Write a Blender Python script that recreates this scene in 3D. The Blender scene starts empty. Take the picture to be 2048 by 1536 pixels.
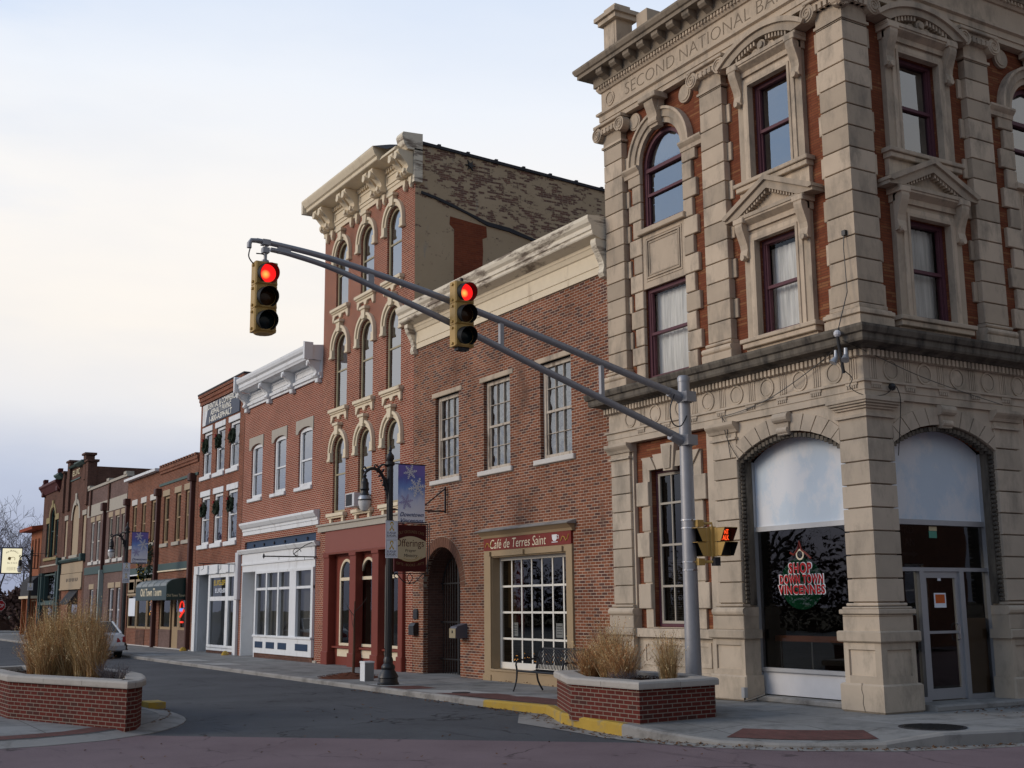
import bpy, bmesh, math, random
from math import sin, cos, pi, radians as rad, sqrt, atan2
from mathutils import Vector, Matrix
from mathutils.geometry import tessellate_polygon
random.seed(7)
S = bpy.context.scene
COL = S.collection
D = bpy.data
# ------------------------------------------------------------------ camera
cam = D.objects.new('camera', D.cameras.new('camera')); COL.objects.link(cam)
yaw, pit, rol = rad(-59.098), rad(10.392), rad(-0.5005)
fw = Vector((cos(pit)*sin(yaw), cos(pit)*cos(yaw), sin(pit)))
rt = Vector((cos(yaw), -sin(yaw), 0)); up = rt.cross(fw)
R_ = rt*cos(rol) + up*sin(rol); U_ = -rt*sin(rol) + up*cos(rol)
mw = Matrix((R_, U_, -fw)).transposed().to_4x4(); mw.translation = (14.0456, -15.3249, 1.78)
cam.matrix_world = mw
cam.data.sensor_width = 36; cam.data.lens = 36*2402.28/2048
cam.data.clip_start = .1; cam.data.clip_end = 3000
S.camera = cam
# ------------------------------------------------------------------ light
SUN_AZ, SUN_EL = rad(202), rad(20)         # compass azimuth from +Y towards +X: the glow after sunset lies behind the camera's left
W = D.worlds.new('World'); S.world = W; W.use_nodes = True
n = W.node_tree.nodes; l = W.node_tree.links; n.clear()
out = n.new('ShaderNodeOutputWorld'); bg = n.new('ShaderNodeBackground'); bg.inputs['Strength'].default_value = .1
sky = n.new('ShaderNodeTexSky'); sky.sky_type = 'NISHITA'; sky.sun_disc = False
sky.sun_elevation = rad(4); sky.sun_rotation = SUN_AZ; sky.air_density = 1; sky.dust_density = 2; sky.ozone_density = 2
tc = n.new('ShaderNodeTexCoord'); sp = n.new('ShaderNodeSeparateXYZ'); l.new(tc.outputs['Generated'], sp.inputs[0])
mp = n.new('ShaderNodeMapping'); mp.inputs['Scale'].default_value = (1.6, 1.6, 6.0); l.new(tc.outputs['Generated'], mp.inputs[0])
nz = n.new('ShaderNodeTexNoise'); nz.inputs['Scale'].default_value = 1.3; nz.inputs['Detail'].default_value = 7; nz.inputs['Roughness'].default_value = .55
l.new(mp.outputs[0], nz.inputs['Vector'])
def wmath(op, a, b):
    m = n.new('ShaderNodeMath'); m.operation = op
    for i, v in enumerate((a, b)):
        if isinstance(v, (int, float)): m.inputs[i].default_value = v
        else: l.new(v, m.inputs[i])
    return m.outputs[0]
elev = wmath('ADD', sp.outputs['Z'], wmath('MULTIPLY', wmath('SUBTRACT', nz.outputs['Fac'], .5), .10))
rp = n.new('ShaderNodeValToRGB'); l.new(elev, rp.inputs[0])
stops = [(0, (.36, .40, .54)), (.05, (.42, .47, .65)), (.10, (.60, .66, .82)), (.16, (.95, .94, .96)), (.22, (1.12, 1.05, .97)),
         (.31, (1.10, 1.06, 1.02)), (.40, (.99, 1.03, 1.10)), (.49, (.76, .87, 1.06)), (.66, (.34, .45, .62)), (1, (.14, .20, .31))]
cr = rp.color_ramp
while len(cr.elements) < len(stops): cr.elements.new(.5)
for e, (p, c) in zip(cr.elements, stops): e.position = p; e.color = (*c, 1)
# thin veil against bluer clear sky: the veil is thickest ahead, the sky clears behind the viewer's left
azf = wmath('ADD', wmath('MULTIPLY', sp.outputs['Y'], -.75), wmath('MULTIPLY', sp.outputs['X'], -.12))
clr = n.new('ShaderNodeMapRange'); l.new(wmath('ADD', azf, wmath('MULTIPLY', wmath('SUBTRACT', nz.outputs['Fac'], .5), .9)), clr.inputs[0])
clr.inputs[1].default_value = .0; clr.inputs[2].default_value = .75; clr.inputs[3].default_value = 0; clr.inputs[4].default_value = .9
hi = n.new('ShaderNodeMapRange'); l.new(sp.outputs['Z'], hi.inputs[0]); hi.inputs[1].default_value = .12; hi.inputs[2].default_value = .32
mixb = n.new('ShaderNodeMix'); mixb.data_type = 'RGBA'; l.new(wmath('MULTIPLY', clr.outputs[0], hi.outputs[0]), mixb.inputs[0])
l.new(rp.outputs[0], mixb.inputs[6]); mixb.inputs[7].default_value = (.42, .66, 1.05, 1)
# faint bluish gaps in the veil
nz2 = n.new('ShaderNodeTexNoise'); nz2.inputs['Scale'].default_value = 2.2; nz2.inputs['Detail'].default_value = 5; l.new(mp.outputs[0], nz2.inputs['Vector'])
gap = n.new('ShaderNodeMapRange'); l.new(nz2.outputs['Fac'], gap.inputs[0]); gap.inputs[1].default_value = .5; gap.inputs[2].default_value = .75; gap.inputs[4].default_value = .15
mixc = n.new('ShaderNodeMix'); mixc.data_type = 'RGBA'; l.new(gap.outputs[0], mixc.inputs[0]); l.new(mixb.outputs[2], mixc.inputs[6]); mixc.inputs[7].default_value = (.58, .69, .88, 1)
v10 = n.new('ShaderNodeVectorMath'); v10.operation = 'SCALE'; v10.inputs['Scale'].default_value = 10; l.new(mixc.outputs[2], v10.inputs[0])
mixs = n.new('ShaderNodeMix'); mixs.data_type = 'RGBA'; mixs.inputs[0].default_value = .12
l.new(v10.outputs[0], mixs.inputs[6]); l.new(sky.outputs[0], mixs.inputs[7])
# the sky away from the sunset (over the viewer's right shoulder) is much dimmer
dim = n.new('ShaderNodeMapRange'); dim.interpolation_type = 'SMOOTHSTEP'; l.new(wmath('ADD', sp.outputs['X'], wmath('MULTIPLY', sp.outputs['Y'], .15)), dim.inputs[0])
dim.inputs[1].default_value = .0; dim.inputs[2].default_value = .75; dim.inputs[3].default_value = 1; dim.inputs[4].default_value = .5
vd = n.new('ShaderNodeVectorMath'); vd.operation = 'SCALE'; l.new(mixs.outputs[2], vd.inputs[0]); l.new(dim.outputs[0], vd.inputs['Scale'])
l.new(vd.outputs[0], bg.inputs[0]); l.new(bg.outputs[0], out.inputs[0])
sun = D.objects.new('sun', D.lights.new('sun', 'SUN')); COL.objects.link(sun)
sun.data.energy = 1.6; sun.data.angle = rad(28); sun.data.color = (1, .86, .70)
sd = Vector((sin(SUN_AZ)*cos(SUN_EL), cos(SUN_AZ)*cos(SUN_EL), sin(SUN_EL)))
sun.rotation_euler = sd.to_track_quat('Z', 'Y').to_euler(); sun.location = (0, -30, 40)
vs = S.view_settings; vs.view_transform = 'Standard'; vs.look = 'None'; vs.exposure = 0; vs.gamma = 1; vs.use_curve_mapping = False
# ------------------------------------------------------------------ materials
def newmat(name):
    m = D.materials.new(name); m.use_nodes = True
    t = m.node_tree; b = t.nodes['Principled BSDF']
    return m, t.nodes, t.links, b
def mixn(N, L, f, a, b, mode='MIX'):
    x = N.new('ShaderNodeMix'); x.data_type = 'RGBA'; x.blend_type = mode
    for i, v in ((0, f), (6, a), (7, b)):
        if isinstance(v, (int, float)): x.inputs[i].default_value = v
        elif isinstance(v, tuple): x.inputs[i].default_value = (*v[:3], 1)
        else: L.new(v, x.inputs[i])
    return x.outputs[2]
def noise(N, L, vec, scale, detail=5, rough=.6, sc=None):
    if sc:
        mpn = N.new('ShaderNodeMapping'); mpn.inputs['Scale'].default_value = sc; L.new(vec, mpn.inputs[0]); vec = mpn.outputs[0]
    t = N.new('ShaderNodeTexNoise'); t.inputs['Scale'].default_value = scale; t.inputs['Detail'].default_value = detail
    t.inputs['Roughness'].default_value = rough; L.new(vec, t.inputs['Vector']); return t.outputs['Fac']
def rng(N, L, v, a, b, c=0, d=1):
    r = N.new('ShaderNodeMapRange'); L.new(v, r.inputs[0])
    for i, x in enumerate((a, b, c, d)): r.inputs[i+1].default_value = x
    return r.outputs[0]
def mat(name, col, rough=.7, var=.18, scale=3, bump=0, bscale=60, metal=0, spec=.2, stain=None, st=(.5, .68), ssc=(1.2, 1.2, .25), emit=None, island=0):
    m, N, L, b = newmat(name)
    geo = N.new('ShaderNodeNewGeometry'); P = geo.outputs['Position']
    f = noise(N, L, P, scale)
    c = mixn(N, L, f, tuple(max(0, x*(1-var)) for x in col), tuple(min(1, x*(1+var)) for x in col))
    if island:
        v = rng(N, L, geo.outputs['Random Per Island'], 0, 1, 1-island, 1+island*.45); cv = N.new('ShaderNodeCombineColor')
        for i in range(3): L.new(v, cv.inputs[i])
        c = mixn(N, L, 1., c, cv.outputs[0], 'MULTIPLY')
    if stain:
        s = noise(N, L, P, 1.6, 7, .7, ssc)
        c = mixn(N, L, rng(N, L, s, st[0], st[1]), c, stain)
    L.new(c, b.inputs['Base Color'])
    b.inputs['Roughness'].default_value = rough; b.inputs['Metallic'].default_value = metal
    b.inputs['Specular IOR Level'].default_value = spec
    if bump:
        bp = N.new('ShaderNodeBump'); bp.inputs['Strength'].default_value = bump; bp.inputs['Distance'].default_value = .01
        L.new(noise(N, L, P, bscale, 6), bp.inputs['Height']); L.new(bp.outputs[0], b.inputs['Normal'])
    if emit:
        b.inputs['Emission Color'].default_value = (*emit[:3], 1); b.inputs['Emission Strength'].default_value = emit[3]
    return m
def brickmat(name, c1, c2, mortar, row=.068, bw=.21, ms=.006, c3=None, c3amt=.3, big=.25, stain=None, st=(.55, .75), bump=.6, bias=0.):
    m, N, L, b = newmat(name)
    uv = N.new('ShaderNodeUVMap'); uv.uv_map = 'UV'; V = uv.outputs[0]
    geo = N.new('ShaderNodeNewGeometry'); P = geo.outputs['Position']
    bt = N.new('ShaderNodeTexBrick'); L.new(V, bt.inputs['Vector']); bt.inputs['Scale'].default_value = 1
    bt.inputs['Brick Width'].default_value = bw; bt.inputs['Row Height'].default_value = row
    bt.inputs['Mortar Size'].default_value = ms; bt.inputs['Mortar Smooth'].default_value = .15; bt.inputs['Bias'].default_value = bias
    bt.inputs['Color1'].default_value = (*c1, 1); bt.inputs['Color2'].default_value = (*c2, 1); bt.inputs['Mortar'].default_value = (*mortar, 1)
    c = bt.outputs['Color']
    if c3:
        # some whole bricks of a third colour: a cell value per brick
        bb = N.new('ShaderNodeTexBrick'); L.new(V, bb.inputs['Vector']); bb.inputs['Scale'].default_value = 1
        bb.inputs['Brick Width'].default_value = bw; bb.inputs['Row Height'].default_value = row; bb.inputs['Mortar Size'].default_value = 0
        bb.inputs['Color1'].default_value = (0, 0, 0, 1); bb.inputs['Color2'].default_value = (1, 1, 1, 1)
        sel = rng(N, L, bb.outputs['Color'], 1-c3amt-.04, 1-c3amt+.04)
        inv = N.new('ShaderNodeMath'); inv.operation = 'MULTIPLY_ADD'; L.new(bt.outputs['Fac'], inv.inputs[0]); inv.inputs[1].default_value = -1; inv.inputs[2].default_value = 1
        mm = N.new('ShaderNodeMath'); mm.operation = 'MULTIPLY'; L.new(sel, mm.inputs[0]); L.new(inv.outputs[0], mm.inputs[1])
        c = mixn(N, L, mm.outputs[0], c, c3)
    f = noise(N, L, P, .7, 6, .65)
    lo = 1-big; hi_ = 1+big*.6
    c = mixn(N, L, 1., c, mixn(N, L, rng(N, L, f, .3, .7), (lo, lo, lo), (hi_, hi_, hi_)), 'MULTIPLY')
    f2 = noise(N, L, P, 9, 4)
    c = mixn(N, L, 1., c, mixn(N, L, f2, (.78, .78, .78), (1.18, 1.18, 1.18)), 'MULTIPLY')
    if stain:
        c = mixn(N, L, rng(N, L, noise(N, L, P, 1.1, 7, .7, (1, 1, .45)), st[0], st[1]), c, stain)
    L.new(c, b.inputs['Base Color']); b.inputs['Roughness'].default_value = .95; b.inputs['Specular IOR Level'].default_value = .08
    bp = N.new('ShaderNodeBump'); bp.invert = True; bp.inputs['Strength'].default_value = bump; bp.inputs['Distance'].default_value = .006
    L.new(bt.outputs['Fac'], bp.inputs['Height']); L.new(bp.outputs[0], b.inputs['Normal'])
    return m
def glassmat(name, ior=1.9, tint=(.55, .57, .56), wav=.03, ws=2.5, rough=.01, base=0.):
    m, N, L, b = newmat(name); N.remove(b); o = N['Material Output']
    tr = N.new('ShaderNodeBsdfTransparent'); tr.inputs[0].default_value = (*tint, 1)
    gl = N.new('ShaderNodeBsdfGlossy'); gl.inputs['Roughness'].default_value = rough
    fr = N.new('ShaderNodeFresnel'); fr.inputs[0].default_value = ior
    geo = N.new('ShaderNodeNewGeometry')
    bp = N.new('ShaderNodeBump'); bp.inputs['Strength'].default_value = wav; bp.inputs['Distance'].default_value = .1
    L.new(noise(N, L, geo.outputs['Position'], ws, 1), bp.inputs['Height']); L.new(bp.outputs[0], gl.inputs['Normal'])
    ad = N.new('ShaderNodeMath'); ad.operation = 'ADD'; ad.use_clamp = True; L.new(fr.outputs[0], ad.inputs[0]); ad.inputs[1].default_value = base
    mx = N.new('ShaderNodeMixShader'); L.new(ad.outputs[0], mx.inputs[0]); L.new(tr.outputs[0], mx.inputs[1]); L.new(gl.outputs[0], mx.inputs[2])
    L.new(mx.outputs[0], o.inputs[0]); return m
def emis(name, col, st, var=0):
    m, N, L, b = newmat(name); b.inputs['Base Color'].default_value = (*[c*.5 for c in col], 1)
    b.inputs['Emission Color'].default_value = (*col, 1); b.inputs['Emission Strength'].default_value = st; return m
def curtainmat(name, col):
    m, N, L, b = newmat(name); geo = N.new('ShaderNodeNewGeometry')
    w = noise(N, L, geo.outputs['Position'], 5, 3, .5, (4, 4, .25))
    L.new(mixn(N, L, rng(N, L, w, .3, .7), tuple(c*.62 for c in col), col), b.inputs['Base Color'])
    b.inputs['Roughness'].default_value = .95; return m
M = {}
M['limestone'] = mat('limestone', (.54, .435, .325), .9, .15, 2.6, .35, 38, spec=.1, island=.26, stain=(.28, .235, .185), st=(.48, .68), ssc=(1.3, 1.3, .55))
M['limestone_low'] = mat('limestone_weathered', (.52, .435, .34), .9, .15, 2.4, .35, 38, spec=.1, island=.18, stain=(.29, .25, .20), st=(.49, .70), ssc=(1.1, 1.1, .5))
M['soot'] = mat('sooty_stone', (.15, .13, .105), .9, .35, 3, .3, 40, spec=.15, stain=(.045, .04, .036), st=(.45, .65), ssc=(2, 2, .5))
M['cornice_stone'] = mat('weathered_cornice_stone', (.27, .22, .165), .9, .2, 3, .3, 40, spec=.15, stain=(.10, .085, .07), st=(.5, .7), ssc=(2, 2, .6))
M['letter'] = mat('incised_letter_shade', (.23, .18, .13), .9)  # darker stone colour stands for the shade in the cut letters
M['roman_brick'] = brickmat('roman_brick', (.235, .080, .040), (.165, .048, .027), (.12, .055, .036), .05, .33, .0045, c3=(.27, .115, .055), c3amt=.2, big=.15)
M['cafe_brick'] = brickmat('cafe_brick', (.245, .088, .046), (.15, .056, .037), (.50, .40, .31), .0675, .215, .0064, c3=(.105, .05, .04), c3amt=.2, big=.32, bias=-.1, stain=(.13, .075, .055), st=(.58, .76))
M['red_brick'] = brickmat('red_brick', (.30, .082, .046), (.20, .052, .034), (.60, .45, .34), .068, .21, .0075, big=.2, stain=(.10, .06, .045), st=(.62, .8))
M['white_bldg_brick'] = brickmat('painted_red_brick', (.29, .075, .045), (.22, .058, .036), (.60, .46, .36), .068, .21, .0072, big=.15)
M['brown_brick'] = brickmat('brown_brick', (.25, .083, .05), (.17, .06, .04), (.42, .3, .22), .068, .21, .005, big=.25)
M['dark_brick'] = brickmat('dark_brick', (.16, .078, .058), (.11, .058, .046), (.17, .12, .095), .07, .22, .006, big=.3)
M['mauve_brick'] = brickmat('mauve_brick', (.20, .13, .115), (.155, .105, .092), (.21, .15, .135), .07, .22, .005, big=.2)
M['tavern_brick'] = brickmat('tavern_brick', (.24, .092, .056), (.165, .065, .044), (.34, .23, .17), .07, .22, .0065, big=.25)
M['planter_brick'] = brickmat('planter_brick', (.14, .032, .025), (.10, .027, .022), (.25, .205, .165), .0655, .205, .0075, big=.1, c3=(.085, .035, .03), c3amt=.12)
M['patch_brick'] = brickmat('patch_brick', (.26, .072, .035), (.2, .055, .03), (.24, .1, .06), .068, .21, .005, big=.2)
M['white_paint'] = mat('white_paint', (.74, .75, .76), .6, .07, 4, .1, 30, stain=(.46, .45, .43), st=(.55, .74))
M['cream_paint'] = mat('cream_paint', (.74, .63, .46), .75, .10, 5, .1, 30, stain=(.46, .37, .26), st=(.58, .75))
M['worn_paint'] = mat('worn_cream_paint', (.76, .68, .54), .8, .14, 4, .2, 30, stain=(.25, .20, .155), st=(.50, .60), ssc=(.5, .5, 2.5))
M['grey_stone'] = mat('grey_lintel_stone', (.42, .38, .32), .85, .12, 5, .15, 40)
M['white_sill'] = mat('white_sill_stone', (.60, .57, .53), .8, .1, 5, .15, 40)
M['plum'] = mat('plum_paint', (.115, .045, .058), .55, .15, 6)
M['tan_paint'] = mat('tan_paint', (.36, .26, .155), .65, .08, 3, .06, 30)
M['red_paint'] = mat('brick_red_paint', (.20, .045, .03), .55, .1, 3, .05, 30)
M['sign_red'] = mat('sign_red_paint', (.20, .03, .022), .5, .06, 3)
M['maroon'] = mat('maroon_paint', (.075, .012, .012), .5, .06, 3)
M['navy'] = mat('navy_paint', (.022, .045, .09), .5, .08, 3)
M['teal'] = mat('teal_paint', (.055, .092, .09), .55, .12, 3)
M['aged_green'] = mat('aged_green_metal', (.07, .11, .10), .6, .2, 3)
M['mustard_stone'] = mat('mustard_stone', (.30, .24, .12), .8, .1, 3)
M['beige_board'] = mat('beige_board', (.40, .31, .21), .75, .07, 2)
M['orange_paint'] = mat('orange_paint', (.28, .09, .035), .75, .12, 2)
M['stucco'] = mat('stucco', (.32, .25, .16), .95, .14, 1.6, .3, 30, spec=.1)
M['roof'] = mat('dark_roofing', (.05, .05, .055), .85, .2, 3)
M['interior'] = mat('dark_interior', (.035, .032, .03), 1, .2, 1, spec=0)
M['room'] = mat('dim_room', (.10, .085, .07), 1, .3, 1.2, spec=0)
M['glass'] = glassmat('window_glass', 1.9, base=.27)
M['old_glass'] = glassmat('old_window_glass', 2.3, (.75, .77, .75), .16, 3., base=.14)
M['shop_glass'] = glassmat('shop_glass', 1.75, (.6, .6, .58), .012, 1.5)
M['curtain'] = curtainmat('white_curtain', (.88, .86, .84))
M['red_curtain'] = curtainmat('red_curtain', (.30, .02, .02))
M['gold_curtain'] = curtainmat('gold_curtain', (.34, .22, .10))
M['white_blind'] = mat('white_blind', (.7, .7, .72), .8)
M['sky_board'] = mat('pale_blue_board', (.58, .66, .74), .8, .05, 2, spec=.08, stain=(.72, .74, .77), st=(.44, .56), ssc=(.75, .75, .6))
M['alu'] = mat('aluminium', (.42, .43, .45), .45, .08, 6, metal=.6)
M['galv'] = mat('galvanised_steel', (.33, .33, .345), .5, .14, 9, .06, 60, metal=.55)
M['black_iron'] = mat('black_iron', (.012, .012, .014), .42, .2, 9, spec=.5)
M['dark_metal'] = mat('dark_metal', (.03, .03, .035), .5, .2, 9)
M['signal_yellow'] = mat('signal_yellow', (.46, .29, .085), .5, .14, 6, spec=.4)
M['visor_black'] = mat('visor_black', (.012, .012, .012), .6)
M['steel_band'] = mat('steel_band', (.7, .7, .7), .25, .05, metal=1)
def lens(name, rim, core, st):
    m, N, L, b = newmat(name); tcn = N.new('ShaderNodeTexCoord')
    g = N.new('ShaderNodeVectorMath'); g.operation = 'DISTANCE'; L.new(tcn.outputs['UV'], g.inputs[0]); g.inputs[1].default_value = (.40, .40, 0)
    c = mixn(N, L, rng(N, L, g.outputs['Value'], .03, .26), core, rim); L.new(c, b.inputs['Emission Color']); b.inputs['Emission Strength'].default_value = st
    b.inputs['Base Color'].default_value = (.2, .01, .01, 1); b.inputs['Roughness'].default_value = .2; return m
M['lens_red'] = lens('lit_red_lens', (.9, .012, .012), (1, .45, .08), 1.35)
M['lens_amber'] = mat('dark_amber_lens', (.045, .018, .004), .2, .1)
M['lens_green'] = mat('dark_green_lens', (.004, .012, .014), .2, .1)
M['walk_red'] = emis('lit_walk_red', (1, .08, .015), 1.6)
def slabmat(name, col, size=1.5):
    m = mat(name, col, .92, .18, 1.3, .25, 70, spec=.12, stain=tuple(c*.58 for c in col), st=(.48, .68), ssc=(.9, .9, .9)); N, L = m.node_tree.nodes, m.node_tree.links; b = N['Principled BSDF']
    g = N.new('ShaderNodeNewGeometry'); bt = N.new('ShaderNodeTexBrick'); L.new(g.outputs['Position'], bt.inputs['Vector']); bt.offset = 0
    for k, v in (('Scale', 1), ('Brick Width', size), ('Row Height', size*.78), ('Mortar Size', .010), ('Mortar Smooth', .4)): bt.inputs[k].default_value = v
    bt.inputs['Color1'].default_value = (1, 1, 1, 1); bt.inputs['Color2'].default_value = (.84, .84, .83, 1); bt.inputs['Mortar'].default_value = (.42, .40, .38, 1)
    src = b.inputs['Base Color'].links[0].from_socket; L.new(mixn(N, L, 1., src, bt.outputs['Color'], 'MULTIPLY'), b.inputs['Base Color']); return m
M['concrete'] = slabmat('concrete', (.29, .285, .275))
M['curb_concrete'] = mat('curb_concrete', (.30, .285, .265), .9, .2, 2.2, .25, 50, spec=.2, stain=(.14, .13, .12), st=(.5, .68), ssc=(.8, .8, .8))
M['yellow_paint'] = mat('curb_yellow_paint', (.44, .285, .05), .8, .18, 4, .3, 40, stain=(.27, .22, .13), st=(.52, .66), ssc=(2, 2, 2))
M['cap_stone'] = mat('cap_stone', (.42, .385, .345), .85, .12, 4, .2, 60, stain=(.30, .27, .24), st=(.52, .72), ssc=(1, 1, 1))
M['mulch'] = mat('mulch', (.055, .03, .02), 1, .4, 25, 1, 40, spec=.05)
M['bark'] = mat('bark', (.075, .062, .055), .95, .25, 8)
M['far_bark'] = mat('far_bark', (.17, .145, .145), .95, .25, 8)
M['wreath'] = mat('wreath_green', (.018, .028, .016), .9, .3, 20)
M['ribbon_red'] = mat('ribbon_red', (.3, .02, .02), .6)
M['evergreen'] = mat('evergreen', (.02, .028, .018), .9, .4, 6)
M['brush'] = mat('winter_brush', (.075, .045, .04), .95, .4, 6)
M['white_metal'] = mat('white_metal', (.6, .6, .62), .5, .08, 5)
M['sign_white'] = mat('sign_white', (.80, .84, .90), .5, .04, 5)
M['cream_sign'] = mat('cream_sign', (.60, .52, .33), .55, .06, 4)
M['sign_black'] = mat('sign_black', (.02, .018, .025), .5)
M['gold'] = mat('gold_paint', (.42, .25, .05), .5, .1)
M['ivory'] = mat('ivory_paint', (.75, .66, .48), .5, .04)
M['dull_gold'] = mat('dull_gold_paint', (.22, .14, .07), .6)
M['ribbon_yellow'] = mat('ribbon_yellow', (.55, .38, .02), .5)
M['car_white'] = mat('car_white_paint', (.62, .65, .68), .22, .03, 3, spec=.6)
M['car_glass'] = mat('car_glass', (.015, .017, .02), .05, .05, spec=.8)
M['tyre'] = mat('tyre_rubber', (.015, .015, .015), .85)
M['tail_red'] = mat('tail_lamp_red', (.28, .01, .012), .15, spec=.7)
M['awning'] = mat('awning_green', (.012, .035, .03), .35, .15, 4, spec=.5)
M['stop_red'] = mat('stop_red', (.35, .015, .02), .45)
M['lit_sign'] = emis('lit_sign_face', (1, .92, .64), .78)
M['warm_bulb'] = emis('warm_bulb', (1, .42, .08), 2.2)
M['sconce'] = emis('sconce_glow', (1, .72, .22), 2.5)
M['neon_red'] = emis('neon_red', (1, .04, .02), .9)
M['neon_blue'] = emis('neon_blue', (.2, .4, 1), .8)
M['lamp_glass'] = mat('frosted_lamp_glass', (.72, .70, .68), .25, .04, 4, spec=.6)
M['ornament_green'] = mat('painted_ornament_green', (.018, .15, .075), .8, .1, spec=0)
M['ornament_red'] = mat('painted_letter_red', (.40, .02, .022), .8, .15, 8)
M['wood_rail'] = mat('wood_rail', (.28, .085, .03), .4)
M['plywood'] = mat('plywood', (.33, .23, .15), .7, .1, 3)
M['bronze'] = mat('manhole_iron', (.02, .02, .02), .6, .3, 30, .6, 60)
M['paver'] = brickmat('brick_paver', (.18, .085, .075), (.14, .07, .062), (.12, .085, .075), .1, .2, .006, big=.2)
M['leaf'] = mat('dead_leaf', (.14, .065, .025), .8, .4, 30)
M['car_pale'] = M['car_white']
M['brown_pipe'] = mat('brown_downpipe', (.085, .035, .028), .5, .1)
M['green_sash'] = mat('dark_green_sash', (.015, .05, .05), .5)

def plastic():
    m, N, L, b = newmat('crinkled_plastic'); g = N.new('ShaderNodeNewGeometry'); P = g.outputs['Position']
    a = N.new('ShaderNodeVectorMath'); a.operation = 'SCALE'; a.inputs['Scale'].default_value = 1.1
    nt = N.new('ShaderNodeTexNoise'); nt.inputs['Scale'].default_value = 1.6; nt.inputs['Detail'].default_value = 2; L.new(P, nt.inputs['Vector']); L.new(nt.outputs['Color'], a.inputs[0])
    s = N.new('ShaderNodeVectorMath'); L.new(P, s.inputs[0]); L.new(a.outputs[0], s.inputs[1])
    f = noise(N, L, s.outputs[0], 4.5, 5, .7, (1.6, 1.6, .55))
    r = N.new('ShaderNodeValToRGB'); L.new(f, r.inputs[0]); e = r.color_ramp.elements; e[0].position = .40; e[0].color = (.06, .07, .08, 1); e[1].position = .62; e[1].color = (.85, .9, .95, 1)
    q = e.new(.5); q.color = (.40, .44, .50, 1)
    L.new(r.outputs[0], b.inputs['Base Color']); b.inputs['Roughness'].default_value = .35; return m
M['plastic'] = plastic()
M['bright_glass'] = glassmat('reflecting_glass', 2.1, (.5, .52, .5), .03, 3., base=.3)
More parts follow.
